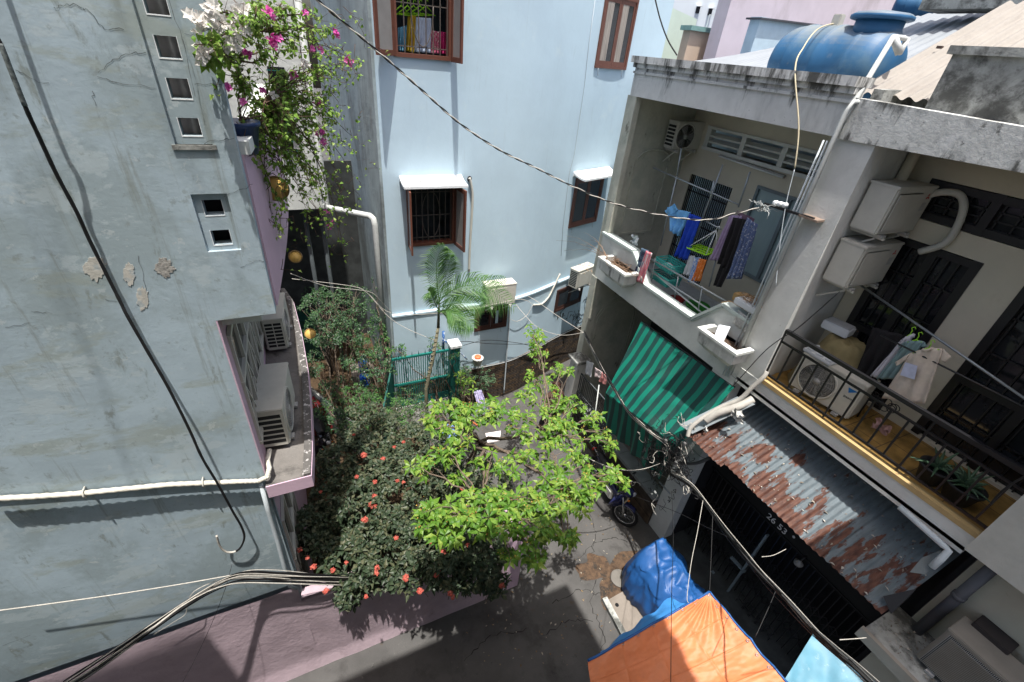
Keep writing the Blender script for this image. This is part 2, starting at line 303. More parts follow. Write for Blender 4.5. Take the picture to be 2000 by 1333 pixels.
m_fan = mat('fan_grille', (.075, .075, .075), .6, var=.2, vscale=10)
m_slot = mat('dark_louvre_gap', (.02, .022, .022), .8)
m_steel = mat('galvanised_steel', (.30, .33, .35), .4, metal=.6, var=.1)
m_greenpaint = mat('sea_green_paint', (.010, .14, .12), .45, var=.1, vscale=6, spec=.4)
m_bluegrey = mat('blue_grey_metal', (.16, .20, .22), .5)
m_glassblue = mat('frosted_pale_glass', (.30, .40, .42), .25, var=.10, vscale=2, stretch=(1, 1, .3), spec=.5)
# ---------------------------------------------------------------- ground
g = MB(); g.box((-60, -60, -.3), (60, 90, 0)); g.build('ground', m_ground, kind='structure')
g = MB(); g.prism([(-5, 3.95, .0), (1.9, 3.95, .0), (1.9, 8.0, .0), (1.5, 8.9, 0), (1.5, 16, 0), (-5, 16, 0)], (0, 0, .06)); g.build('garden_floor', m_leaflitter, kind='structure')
g = MB(); g.box((-1.9, 3.97, .06), (-.02, 6.6, .075)); g.build('tiled_path', m_tile2, kind='structure')
# pavement slab in front of the gate
P = [oZ(*q, .05) for q in ((1184, 1174), (1240, 1142), (1330, 1265), (1262, 1310))]
g = MB(); g.prism([(p.x, p.y, 0) for p in P], (0, 0, .05)); g.build('cement_slab', m_slab, kind='structure')
g = MB()
for q in ((1205, 1182), (1247, 1227)):
    c = oZ(*q, .05); g.cyl((c.x, c.y, .045), (c.x, c.y, .0535), .035)
g.build('slab_hole', m_dark, kind='structure')
g = MB(); a, b = oZ(1180, 1170, .04), oZ(1258, 1316, .04); g.bar((a.x, a.y, .03), (b.x, b.y, .03), .1, .12); g.build('kerb_strip', m_black_conc, kind='structure')
c = oZ(1210, 1131, 0); g = MB(); g.lathe([(.18, 0), (.18, .022), (.17, .026), (0.001, .026)], (c.x, c.y, .005), seg=24)
g.build('manhole_cover', mat('cement_lid', (.15, .14, .125), .9, var=.15, bump=.6), label='round cement manhole cover beside the pavement slab', cat='manhole cover')
c0 = oZ(1190, 1120, 0); g = MB()
def _dirt(u, v):
    t = u*2*math.pi; rr = v*(.42+.16*math.sin(3*t+1)+.10*math.sin(5*t)+.05*math.sin(11*t)); return _v(c0.x+rr*math.cos(t)*1.25, c0.y+rr*math.sin(t), .004)
g.grid(_dirt, 60, 3); g.build('wet_dirt_patch', m_rustmud, kind='structure', recalc=False)
# ---------------------------------------------------------------- the blue and pink house on the left
WY = 3.8
LH = thing('left_house', 'blue plastered house with pink front and curved ledge, filling the left side', 'house', (-1, 3.8, 0))
HA = [((299, 71), (346, 71), (351, 116), (309, 113)), ((323, 154), (365, 155), (373, 196), (333, 193)), ((345, 232), (386, 233), (394, 268), (354, 267)), ((272, -20), (318, -20), (328, 31), (284, 25))]
HB = [((393, 393), (433, 393), (436, 423), (400, 424)), ((409, 453), (448, 452), (453, 480), (418, 482))]
def rect_on_wall(q):
    a, b, c, d = [oY(*p, WY) for p in q]; return ((a.x+d.x)/2, (b.x+c.x)/2, (c.z+d.z)/2, (a.z+b.z)/2)
RA = [rect_on_wall(q) for q in HA]; RB = [rect_on_wall(q) for q in HB]
wa = sum((r[1]-r[0]) for r in RA[:3])/3; xa = sum(r[0] for r in RA[:3])/3; xb = sum(r[0] for r in RB)/2; wb = sum(r[1]-r[0] for r in RB)/2
pa = (xa-.05, xa+wa+.05, min(r[2] for r in RA)-.05, 11.0); pb = (xb-.05, xb+wb+.05, min(r[2] for r in RB)-.04, max(r[3] for r in RB)+.05)
XU, XL = -.31, -.755          # right-hand ends of the wall, upper and lower storey
g = MB(); O = (-9, WY, 2.0)
wall_holes(g, (-9, WY, 6.33), (1, 0, 0), (0, 0, 1), 9+XU, 5.7, (0, .14, 0), [(pa[0]+9, pa[1]+9, pa[2]-6.33, pa[3]-6.33), (pb[0]+9, pb[1]+9, pb[2]-6.33, pb[3]-6.33)])
g.build('side_wall', m_left, LH)
zl_ = lambda x: min(6.33, 4.36+(XL-x)*.307)
g = MB(); g.prism([(XL, WY, 4.36), (XL, WY, 6.33), (-7.17, WY, 6.33)], (0, .14, 0)); g.build('side_wall', m_left, LH)
# lower storey, a little set back under the wrapped pipe; its foot meets the pink band along a rising line
g = MB()
bl = [oY(63, 1333, WY), oY(180, 1300, WY), oY(330, 1232, WY), oY(470, 1180, WY), oY(578, 1150, WY)]
z0, z1 = bl[0].z, bl[-1].z
def _low(u, v):
    x = -9+u*(9-.78); zb = z0+(z1-z0)*max(-1.5, (x-bl[0].x)/(bl[-1].x-bl[0].x)); z = zb+v*(zl_(x)+.01-zb)
    return _v(x, WY+.03+.05*(1-v)**6, z)
g.grid(_low, 60, 12); g.box((-9, WY+.15, .5), (-.78, WY+.2, 4.35)); g.build('side_wall', m_left, LH, recalc=False)
g = MB()
def _pl(u, v):
    x = -9+u*(9-.80); zt = z0+(z1-z0)*max(-1.5, (x-bl[0].x)/(bl[-1].x-bl[0].x)); n = noise.noise(_v(x*2, v*3, 0))*.012
    return _v(x, WY+.02+n-.05*max(0, (.12-v)/.12), v*zt)
g.grid(_pl, 120, 24); g.build('pink_base', m_plinth, LH, recalc=False)
# ventilation blocks
for (x0, x1, zz0, zz1), rs, wy in ((pa, [(xa, xa+wa, r[2], r[3]) for r in RA], .035), (pb, [(xb, xb+wb, r[2], r[3]) for r in RB], .03)):
    g = MB(); wall_holes(g, (x0, WY+wy, zz0), (1, 0, 0), (0, 0, 1), x1-x0, zz1-zz0, (0, .09, 0), [(r[0]-x0, r[1]-x0, r[2]-zz0, r[3]-zz0) for r in rs])
    g.build('ventilation_block', m_left, LH)
    for r in rs:
        g = MB()
        for (a, b) in (((r[0]-.004, r[2]-.007), (r[1]+.003, r[2])), ((r[0]-.004, r[2]), (r[0], r[3])), ((r[1], r[2]), (r[1]+.003, r[3]))):
            g.box((a[0], WY+wy-.002, a[1]), (b[0], WY+wy+.004, b[1]))
        g.build('block_rim', m_white, LH)
g = MB(); g.prism([(pa[0]-.02, WY-.012, pa[2]-.03), (pa[1]+.02, WY-.012, pa[2]-.03), (pa[1]+.02, WY-.012, pa[2]), (pa[0]-.02, WY-.012, pa[2])], (0, .045, 0)); g.build('block_sill', m_black_conc, LH)
g = MB(); g.grid(lambda u, v: _v(-1.9+1.5*u, WY+.145+.014*math.sin(u*110), 7.29+4*v), 240, 2); g.build('corrugated_screen', mat('brown_grey_tin', (.75, .66, .66), .6), LH, recalc=False)
g = MB(); g.box((-9, WY+.16, 6.4), (-.36, WY+.20, 7.26)); g.box((-9, WY+.45, 4.4), (-.9, WY+.5, 7.2)); g.build('dark_room', m_dark, LH)  # black plates behind the vents; the room's darkness is put into their colour
# peeling patches, stains and hairline cracks on the plaster
def blob(cx, cy, rx, ry, seed, m=m_peel, nm='peeled_patch', off=.003, wy=WY, par=LH, stretch=1.0):
    q = [oY(cx+rx*math.cos(t)*(1+.33*noise.noise(_v(seed, math.cos(t)*1.3, math.sin(t)*1.3))+.30*noise.noise(_v(seed+9, math.cos(t)*4, math.sin(t)*4))+.16*noise.noise(_v(seed+5, math.cos(t)*11, math.sin(t)*11))),
            cy+ry*math.sin(t)*(1+.33*noise.noise(_v(seed, math.cos(t)*1.3, math.sin(t)*1.3))+.30*noise.noise(_v(seed+9, math.cos(t)*4, math.sin(t)*4))+.16*noise.noise(_v(seed+5, math.cos(t)*11, math.sin(t)*11))), wy-off) for t in [2*math.pi*k/90 for k in range(90)]]
    b = MB(); b.prism(q, (0, off*.9, 0)); return b.build(nm, m, par)
blob(186, 524, 21, 21, 1); blob(252, 537, 11, 20, 4); blob(279, 583, 11, 22, 6); blob(322, 524, 17, 17, 8, mat('rough_grey_render', (.30, .29, .27), .95, var=.35, vscale=40, bump=1, bscale=60)); blob(269, 1047, 47, 7, 12, off=.002, wy=WY+.034); blob(84, 1100, 16, 4, 15, off=.002, wy=WY+.034)
blob(418, 1200, 22, 18, 16, off=-.02) if False else None
def crack(pts, w=.0035, par=LH, wy=WY, m=None):
    P = [oY(*p, wy-.002) for p in pts]; q = [P[0]]
    for a, b in zip(P[:-1], P[1:]):
        for k in range(1, 6):
            p = a.lerp(b, k/5); p.x += rnd.uniform(-.008, .008); p.z += rnd.uniform(-.008, .008); q.append(p)
    b_ = MB()
    for a, c in zip(q[:-1], q[1:]):
        ww = w*rnd.uniform(.4, 1.2)/2; d = (c-a).normalized(); n_ = _v(-d.z, 0, d.x)*ww
        b_.add([a+n_, c+n_, c-n_, a-n_], [(0, 1, 2, 3)])
    return b_.build('plaster_crack', m or m_crack, par, recalc=False)
m_crack = mat('dark_crack', (.12, .14, .145), .95)  # even dark grey for the crack lines
for c in ([(105, 15), (120, 10), (150, 10), (175, 22), (205, 58), (240, 57)], [(192, 142), (215, 118), (250, 105), (285, 103)], [(190, 150), (240, 162), (305, 172)], [(180, 178), (188, 210)],
          [(30, 137), (48, 148), (95, 165)], [(355, 290), (420, 275), (455, 272)], [(360, 66), (420, 72)], [(437, 385), (470, 372), (495, 360)], [(470, 523), (500, 510), (515, 512)], [(270, 500), (285, 560), (275, 590)], [(60, 608), (100, 612)],
          [(380, 165), (430, 163)], [(205, 585), (245, 590)], [(10, 640), (60, 632)], [(120, 1150), (140, 1145)], [(5, 1262), (60, 1240)], [(330, 0), (365, 95), (380, 190)]):
    crack(c)
# front side: pink faces, curved balcony wall and the ledge
g = MB(); g.box((XL-.14, WY+.14, 4.4), (XL-.001, 8.2, 6.30)); g.build('front_wall', m_pink, LH)
g = MB(); g.box((XL, WY+.001, 4.42), (XL+.012, WY+.16, 6.33)); g.build('corner_strip', m_pink, LH)
g = MB(); g.box((-.93, WY+.16, 0), (-.80, 8.2, 4.2)); g.build('front_wall', m_pink, LH)
def bulge(y): return XU+.002+.20*math.sin(min(1, max(0, (y-WY)/3.4))*math.pi/2)
g = MB()
def _bal(u, v): y = WY+.0+u*4.2; return _v(bulge(y)+.0, y, 6.33+v*1.35)
ys = [WY+.141+4.05*k/40 for k in range(41)]
poly = [(bulge(y), y, 6.33) for y in ys] + [(bulge(y)-.13, y, 6.33) for y in reversed(ys)]
g.prism(poly, (0, 0, 1.25)); g.build('curved_balcony_wall', m_pink, LH)
g = MB(); g.prism([(x+(.05 if k <= 40 else -.02), y, 7.58) for k, (x, y, z) in enumerate(poly)], (0, 0, .09)); g.build('balcony_coping', m_par, LH)
g = MB(); g.box((-.9, WY+.14, 6.2), (XU-.13, 8, 6.329)); g.build('floor_slab', m_par, LH)
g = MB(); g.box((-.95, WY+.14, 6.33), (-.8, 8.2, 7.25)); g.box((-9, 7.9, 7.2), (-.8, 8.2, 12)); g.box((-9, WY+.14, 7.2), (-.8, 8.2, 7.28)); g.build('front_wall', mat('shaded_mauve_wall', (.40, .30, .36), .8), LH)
ledge_out = [(-.33, 3.70), (-.29, 4.1), (-.255, 4.8), (-.235, 5.6), (-.26, 6.6), (-.33, 7.7), (-.45, 8.2)]
def lx(y):
    for (x0, y0), (x1, y1) in zip(ledge_out[:-1], ledge_out[1:]):
        if y <= y1: return x0+(x1-x0)*(y-y0)/(y1-y0)
    return ledge_out[-1][0]
ys = [3.70+4.5*k/40 for k in range(41)]
g = MB(); g.prism([(lx(y), y, 4.24) for y in ys]+[(-.76, y, 4.24) for y in reversed(ys)], (0, 0, .14)); g.build('ledge', m_ledge, LH)
g = MB(); g.prism([(lx(y)+.004, y, 4.38) for y in ys[:]]+[(lx(y)-.075, y, 4.38) for y in reversed(ys)], (0, 0, .045)); g.build('ledge_kerb', m_ledgeedge, LH)
g = MB(); g.prism([(lx(y)+.012, y, 4.22) for y in ys]+[(lx(y)+.004, y, 4.22) for y in reversed(ys)], (0, 0, .17)); g.box((-.76, 3.688, 4.22), (-.32, 3.70, 4.39)); g.build('ledge_fascia', m_pink, LH)
# windows in the pink front (seen almost edge-on), diamond lattice
for (y0, y1, zz0, zz1, xx) in ((4.0, 7.4, 4.75, 6.05, XL), (4.1, 5.4, 1.2, 3.3, -.80)):
    w = g = MB(); g.box((xx-.005, y0, zz0), (xx+.006, y1, zz1)); pn = g.build('window', m_glassd, LH)
    g = MB(); n = int((y1-y0)/.42)
    for k in range(n+1): yy = y0+(y1-y0)*k/n; g.box((xx+.006, yy-.02, zz0), (xx+.035, yy+.02, zz1))
    for z in (zz0, zz1, zz0+(zz1-zz0)*.6): g.box((xx+.006, y0-.03, z-.02), (xx+.04, y1+.03, z+.02))
    for k in range(n):
        ya, yb = y0+(y1-y0)*k/n, y0+(y1-y0)*(k+1)/n; g.bar((xx+.02, ya, zz0), (xx+.02, yb, zz0+(zz1-zz0)*.6), .018); g.bar((xx+.02, yb, zz0), (xx+.02, ya, zz0+(zz1-zz0)*.6), .018)
    g.build('window_grille', m_acwhite, pn)
# the wrapped pipe, its clips, the rain pipe
g = MB(); pp = [oY(*q, WY-.05) for q in ((-40, 976), (60, 971), (150, 965), (240, 956), (330, 947), (400, 944), (470, 941), (505, 940))]
pp += [oY(522, 932, WY-.07), oY(526, 915, WY-.02), _v(-.72, 3.95, 4.5), _v(-.70, 4.1, 4.5)]
sp = []
for a, b in zip(pp[:-1], pp[1:]):
    for k in range(12): sp.append(a.lerp(b, k/12))
sp.append(pp[-1]); g.tube(sp, [.024+.0025*math.sin(i*2.1) for i in range(len(sp))], 10)
t = thing('wrapped_pipe', 'long cream tape-wrapped pipe running across the blue wall to the ledge', 'pipe', (-2, 3.7, 4.2))
g.build('pipe_wrap', mat('cream_wrapping_tape', (.55, .53, .46), .75, var=.1, vscale=30), t)
for q in ((165, 964), (397, 944)):
    c = oY(*q, WY-.05); g = MB(); g.tube([(c.x, c.y+.05, c.z+.03), (c.x, c.y-.02, c.z+.036), (c.x, c.y-.035, c.z), (c.x, c.y-.02, c.z-.036), (c.x, c.y+.05, c.z-.05)], .008, 6); g.build('pipe_clip', m_acwhite, t)
g = MB(); P = [oY(510, 948, WY-.03), oY(524, 1000, WY-.03), oY(541, 1055, WY-.03), oY(556, 1112, WY-.03), oY(566, 1145, WY-.03), oY(580, 1150, WY-.03)]
g.tube(P, .022, 10); g.build('rain_pipe', m_pvcblue, label='thin blue-grey rain pipe down the corner of the blue wall', cat='pipe')
# ---------------------------------------------------------------- garden wall with pink posts
g = MB(); GW = thing('garden_wall', 'low mauve garden wall under the flowering shrub, with a pink gate post', 'wall', (1, 3.8, 0))
a = MB(); a.grid(lambda u, v: _v(-.80+3.1*u, WY+.02+noise.noise(_v(u*8, v*3, 0))*.012-.05*max(0, (.12-v)/.12), v*1.9), 60, 24); a.build('wall_face', m_plinth, GW, recalc=False)
g.box((-.80, WY+.06, 0), (2.3, WY+.2, 1.9)); g.build('wall_body', m_plinth, GW)
g = MB(); g.bbox((2.30, WY-.02, 0), (2.62, WY+.3, 2.05), .015); g.build('gate_post', m_pink, GW)
g = MB(); g.bbox((3.2, 4.6, 0), (3.44, 4.84, 2.0), .015); g.build('gate_post', m_pink, GW) if False else None
# ---------------------------------------------------------------- pale blue house in the middle
FCP = [(1.55, 8.95), (2.6, 8.95), (3.7, 8.95), (4.5, 8.98), (5.1, 9.13), (5.7, 9.36), (6.4, 9.65), (7.2, 9.93), (7.9, 10.1), (8.55, 10.18)]
def _cat(P, n=8):
    out = []
    for i in range(len(P)-1):
        p0, p1, p2, p3 = P[max(i-1, 0)], P[i], P[i+1], P[min(i+2, len(P)-1)]
        for k in range(n):
            t = k/n; out.append(tuple(.5*((2*p1[j])+(-p0[j]+p2[j])*t+(2*p0[j]-5*p1[j]+4*p2[j]-p3[j])*t*t+(-p0[j]+3*p1[j]-3*p2[j]+p3[j])*t**3) for j in range(2)))
    return out+[P[-1]]
FC = _cat(FCP)
def FS(px, py, off=0):
    """hit of the pixel ray with the curved front (moved off metres outwards): point, tangent"""
    d = ray(px, py)
    for (x0, y0), (x1, y1) in zip(FC[:-1], FC[1:]):
        tx, ty = x1-x0, y1-y0; l = math.hypot(tx, ty); nx, ny = ty/l, -tx/l; ax, ay = x0+nx*off, y0+ny*off
        den = d.x*ty-d.y*tx
        if abs(den) < 1e-9: continue
        k = (ax*ty-ay*tx)/den
        u = ((d.x*k-ax)*tx+(d.y*k-ay)*ty)/l
        if k > 0 and -.02 <= u <= l+.02: return _v(0, 0, CAMZ)+d*k, _v(tx/l, ty/l, 0)
    return _v(0, 0, CAMZ)+d*(9.0/d.y), _v(1, 0, 0)
MH = thing('pale_blue_house', 'tall pale blue house with a gently bending front and brown windows', 'house', (4, 9, 0))
Wn = {}
def fx(px, py): return oY(px, py, 8.95)
w1 = (fx(771, 105).x, fx(881, 110).x, 8.10, 9.6); w2 = (fx(795, 380).x, fx(888, 376).x, 4.72, 5.98)
g = MB(); holes = [(w[0]-1.55, w[1]-1.55, w[2]-3.1, w[3]-3.1) for w in (w1, w2)]
wall_holes(g, (1.55, 8.95, 3.1), (1, 0, 0), (0, 0, 1), 2.15, 11, (0, .2, 0), holes)
cf = [p for p in FC if p[0] >= 3.69]
def strip(mb, pts, za, zb, off, nz=1):
    n = len(pts); Q = []
    for i, (x, y) in enumerate(pts):
        x0, y0 = pts[max(i-1, 0)]; x1, y1 = pts[min(i+1, n-1)]; l = math.hypot(x1-x0, y1-y0); Q.append((x+(y1-y0)/l*off, y-(x1-x0)/l*off))
    mb.grid(lambda u, v: _v(*Q[round(u*(n-1))], za+(zb-za)*v), n-1, nz); return Q
strip(g, cf, 3.1, 14.1, 0, 3); g.build('front_wall', m_facade, MH)
for o in [MH.children[-1]] if MH.children else []: pass
g = MB(); Q = strip(g, FC, 1.2, 3.1, .05); 
g.add([(x, y, 3.1) for x, y in Q]+[(x, y, 3.1) for x, y in FC], [(i, i+1, len(FC)+i+1, len(FC)+i) for i in range(len(FC)-1)]); g.build('lower_wall', m_facade, MH, recalc=False)
g = MB(); strip(g, FC, 3.085, 3.125, .075); Q = strip(g, FC, 3.125, 3.125001, .06)
QQ = strip(MB(), FC, 0, 1, .075); g.add([(x, y, 3.125) for x, y in QQ]+[(x, y, 3.14) for x, y in FC], [(i, i+1, len(FC)+i+1, len(FC)+i) for i in range(len(FC)-1)]); g.build('string_course', m_facade, MH, recalc=False)
g = MB(); strip(g, FC, 0, 1.2, .09); QQ = strip(MB(), FC, 0, 1, .09); g.add([(x, y, 1.2) for x, y in QQ]+[(x, y, 1.215) for x, y in FC], [(i, i+1, len(FC)+i+1, len(FC)+i) for i in range(len(FC)-1)]); g.build('stone_base', m_stone, MH, recalc=False)
g = MB(); strip(g, FC, 1.2, 1.235, .10); g.build('base_edge', m_white, MH, recalc=False)
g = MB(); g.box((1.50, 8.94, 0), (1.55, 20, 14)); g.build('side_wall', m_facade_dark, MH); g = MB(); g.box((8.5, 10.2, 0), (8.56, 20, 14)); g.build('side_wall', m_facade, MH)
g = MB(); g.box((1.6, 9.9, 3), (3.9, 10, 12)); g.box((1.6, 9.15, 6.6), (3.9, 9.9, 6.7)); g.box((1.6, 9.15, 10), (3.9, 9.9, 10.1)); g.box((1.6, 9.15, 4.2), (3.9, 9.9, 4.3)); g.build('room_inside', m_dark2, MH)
# balcony-like roof slab closing the house against the sun
g = MB(); g.prism([(x, y, 14) for x, y in FC]+[(8.6, 20, 14), (1.5, 20, 14)], (0, 0, .2)); g.build('roof', m_conc, MH)
def leaf_panel(h, ang, w, z0, z1, side, par, glass):
    """shutter leaf hinged at h (x, y); side=+1 leaf closes towards +x; ang = opening angle"""
    a = R(ang)*side; d = Matrix.Rotation(-a, 3, 'Z') @ _v(side, 0, 0); t = _v(-d.y, d.x, 0)*.035
    h = _v(h[0], h[1], 0); g = MB()
    def sl(u0, u1, za, zb, k=1): p = h+d*u0-t/2*k; q = h+d*u1-t/2*k; return [_v(p.x, p.y, za), _v(q.x, q.y, za), _v(q.x, q.y, zb), _v(p.x, p.y, zb)]
    for u0, u1, za, zb in ((0, .07, z0, z1), (w-.07, w, z0, z1), (.07, w-.07, z0, z0+.08), (.07, w-.07, z1-.08, z1)): g.prism(sl(u0, u1, za, zb), t)
    p = g.build('shutter', m_brown, par); g = MB(); g.prism(sl(.07, w-.07, z0+.08, z1-.08, .3), t*.3); g.build('shutter_pane', glass, p); return p
m_frost = mat('frosted_grey_glass', (.26, .25, .24), .4, var=.1)
def grille(mb, x0, x1, z0, z1, y, ellipse=True):
    n = int((x1-x0)/.11)
    for k in range(n+1): x = x0+(x1-x0)*k/n; mb.bar((x, y, z0), (x, y, z1), .014)
    for z in (z0+.1, z0+(z1-z0)*.5, z1-.1): mb.bar((x0, y, z), (x1, y, z), .014)
    if ellipse:
        cx, cz = (x0+x1)/2, (z0+z1)/2; mb.tube([(cx+.19*math.cos(t), y-.012, cz+(z1-z0)*.42*math.sin(t)) for t in [2*math.pi*k/28 for k in range(29)]], .008, 6)
for w, al, ar in ((w1, 138, 92), (w2, 97, 97)):
    wr = MB()
    for (a, b) in (((w[0]-.02, w[2]), (w[0]+.05, w[3])), ((w[1]-.05, w[2]), (w[1]+.02, w[3])), ((w[0]+.05, w[2]), (w[1]-.05, w[2]+.06)), ((w[0]+.05, w[3]-.06), (w[1]-.05, w[3]))):
        wr.box((a[0], 8.915, a[1]), (b[0], 9.10, b[1]))
    o = wr.build('window', m_brown, MH)
    g = MB(); grille(g, w[0]+.06, w[1]-.06, w[2]+.06, w[3]-.06, 9.0); g.build('window_grille', mat('rusty_grille', (.10, .085, .075), .6), o)
    lw = (w[1]-w[0])/2
    leaf_panel((w[0], 8.905), al, lw, w[2]+.01, w[3], 1, o, m_frost); leaf_panel((w[1], 8.905), ar, lw, w[2]-.01, w[3], -1, o, m_frost)
# closed windows further right
m_brown2 = mat('dark_brown_frame', (.055, .024, .018), .5, var=.1)
def closed_window(pts, off, canopy=False, curtain=True, lab=None):
    (ax, ay), (bx, by), (cx, cy), (dx, dy) = pts   # tl tr br bl
    a, t1 = FS(ax, ay, off); b, _ = FS(bx, by, off); c, _ = FS(cx, cy, off); d, _ = FS(dx, dy, off)
    l = (a+d)/2; r_ = (b+c)/2; zt = (a.z+b.z)/2; zb = (c.z+d.z)/2; l.z = r_.z = 0; T = (r_-l).normalized(); Nn = _v(T.y, -T.x, 0); W = (r_-l).length
    def q(u0, u1, za, zb_, k=0): return [l+T*u0+Nn*k+_v(0, 0, za), l+T*u1+Nn*k+_v(0, 0, za), l+T*u1+Nn*k+_v(0, 0, zb_), l+T*u0+Nn*k+_v(0, 0, zb_)]
    g = MB()
    for u0, u1, za, zz in ((0, .06, zb, zt), (W-.06, W, zb, zt), (.06, W-.06, zb, zb+.06), (.06, W-.06, zt-.06, zt)): g.prism(q(u0, u1, za, zz, -.06), Nn*.09)
    for u0, u1, za, zz in ((.06, .12, zb+.06, zt-.06), (W/2-.06, W/2-.004, zb+.06, zt-.06), (W/2+.004, W/2+.06, zb+.06, zt-.06), (W-.12, W-.06, zb+.06, zt-.06), (.12, W/2-.06, zb+.06, zb+.14), (W/2+.06, W-.12, zb+.06, zb+.14), (.12, W/2-.06, zt-.14, zt-.06), (W/2+.06, W-.12, zt-.14, zt-.06)): g.prism(q(u0, u1, za, zz, -.03), Nn*.045)
    o = g.build('window', m_brown if off < .04 else m_brown2, MH)
    for u0, u1 in ((.12, W/2-.06), (W/2+.06, W-.12)):
        g = MB(); g.prism(q(u0, u1, zb+.14, zt-.14, .004), Nn*.004); g.build('pane', m_glassd, o)
        if curtain: g = MB(); g.prism(q(u0+.01, u0+(u1-u0)*.55, zb+.14, zt-.14, .0085), Nn*.003); g.build('curtain', m_curtain, o)
    g = MB()
    for u in (.12, W-.15): p = l+T*u+Nn*.03+_v(0, 0, zb-.003); g.tube([p, p-_v(0, 0, .12), p-_v(0, 0, .14)+T*.02, p-_v(0, 0, .12)+T*.03], .004, 5)
    g.build('window_hook', m_steel, o)
    return l, T, Nn, W, zb, zt
closed_window(((1181, -12), (1247, -5), (1222, 136), (1162, 134)), .0)
c3 = closed_window(((1125, 345), (1180, 343), (1163, 434), (1110, 444)), .0, curtain=False)
# sloping concrete canopies with upturned top
def canopy(l, T, Nn, W, z, depth=.42):
    g = MB(); n = 8
    def f(u, v):
        return l+T*(-.14+u*(W+.28))+Nn*(depth*v)+_v(0, 0, z+.10*(1-v)**2.2)
    top = [[f(u, v/n) for v in range(n+1)] for u in (0, 1)]
    vs = top[0]+top[1]+[p*1+_v(0, 0, -.045) if k else _v(p.x, p.y, z-.045) for k, p in enumerate(top[0])]+[p+_v(0, 0, -.045) if k else _v(p.x, p.y, z-.045) for k, p in enumerate(top[1])]
    m = n+1; fs = [(i, i+1, m+i+1, m+i) for i in range(n)]+[(2*m+i, 3*m+i, 3*m+i+1, 2*m+i+1) for i in range(n)]+[(i, 2*m+i, 2*m+i+1, i+1) for i in range(n)]+[(m+i, m+i+1, 3*m+i+1, 3*m+i) for i in range(n)]+[(n, m+n, 3*m+n, 2*m+n), (0, 2*m, 3*m, m)]
    g.add(vs, fs); return g.build('window_canopy', m_white, MH)
canopy(_v(w2[0], 8.95, 0), _v(1, 0, 0), _v(0, -1, 0), w2[1]-w2[0], 6.06)
l, T, Nn, W, zb, zt = c3; canopy(l, T, Nn, W, zt+.07, .40)
# low dark windows above the stone base
for pts in (((925, 606), (990, 592), (990, 636), (928, 648)), ((1085, 566), (1141, 550), (1131, 592), (1085, 606))):
    closed_window(pts, .05, curtain=False)
# house to the rear left, with its dark covered area
RH = thing('rear_house', 'grey-white house at the back of the garden with a dark covered opening', 'house', (-1, 11, 0))
g = MB(); g.box((-6, 11, 5.04), (.53, 11.15, 13)); g.box((-6, 11, 4.95), (.56, 11.6, 5.04)); g.build('wall', m_par, RH)
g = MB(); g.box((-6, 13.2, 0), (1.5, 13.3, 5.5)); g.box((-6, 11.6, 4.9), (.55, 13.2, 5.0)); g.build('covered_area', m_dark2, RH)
g = MB()
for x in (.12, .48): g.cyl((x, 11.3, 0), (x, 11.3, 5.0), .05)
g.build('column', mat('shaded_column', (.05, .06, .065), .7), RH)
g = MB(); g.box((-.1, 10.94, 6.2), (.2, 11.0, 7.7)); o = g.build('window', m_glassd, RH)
g = MB()
for k in range(9): g.bar((-.12, 10.92, 6.2+k*.18), (.22, 10.92, 6.2+k*.18), .012)
g.build('window_grille', m_greenpaint, o)
g = MB(); g.box((-.6, 12.2, .1), (.1, 12.8, 1.4)); g.build('green_cabinet', mat('dull_green', (.008, .05, .04), .7), label='dark green cabinet standing in the shaded opening at the back', cat='cabinet')
g = MB(); P = [oX(604, -30, .60) if False else _v(.60, 10.93, 12), _v(.60, 10.93, 5.05), _v(.60, 10.93, 4.95)]
a = oY(627, 395, 10.8); b = oY(638, 405, 10.8); c = oY(690, 403, 9.6); d = _v(1.42, 9.6, 0)
g.tube([_v(b.x, 10.8, 12), _v(b.x, 10.8, b.z+.1), _v(b.x+.03, 10.75, b.z), _v(1.38, 9.75, b.z+.1), _v(1.42, 9.62, b.z+.08), _v(1.44, 9.6, b.z-.05), _v(1.44, 9.6, .3)], .065, 12)
g.build('drain_pipe', m_pvc, label='thick pale drain pipe with two bends down the shaded side wall', cat='pipe')
# ---------------------------------------------------------------- house with the white balcony (right, far)
XF = 5.85
H1 = thing('balcony_house', 'weathered white house with stepped balcony wall and blue water tank on its roof', 'house', (XF, 5.5, 0))
def pol(mb, pts, x, t):                                   # polygon given on the plane X = x, thickness t along +x
    return mb.prism([oX(*p, x) for p in pts], (t, 0, 0))
YA, YB, XB1 = 3.60, 7.55, 7.5
g = MB(); g.box((XF, YA, 7.85), (XF+.14, YB+.04, 8.36)); g.build('parapet', m_parap, H1)
g = MB(); g.box((XF-.10, YA-.01, 8.36), (XF+.22, YB+.08, 8.46)); g.box((XF-.05, YA-.005, 8.29), (XF, YB+.06, 8.36)); g.box((XF-.03, YA-.005, 8.20), (XF, YB+.05, 8.235)); g.build('parapet_coping', m_parap, H1)
g = MB(); g.box((XF+.14, YA, 7.85), (9.5, YB+.04, 7.97)); g.build('roof', m_conc, H1)
g = MB(); g.box((XF+.03, YB-.02, 4.26), (XB1+.2, YB+.14, 7.85)); g.build('side_wall', m_creamold, H1)
g = MB(); g.box((XF-.0, YB-.16, 5.0), (XF+.12, YB-.021, 7.849)); g.build('corner_pillar', m_creamold, H1)
g = MB(); yy = YB-.035
for (a, b) in (((6.25, 5.2), (6.30, 6.75)), ((7.1, 5.2), (7.15, 6.6)), ((6.30, 5.2), (7.1, 5.25))): g.box((a[0], yy-.012, a[1]), (b[0], YB-.02, b[1]))
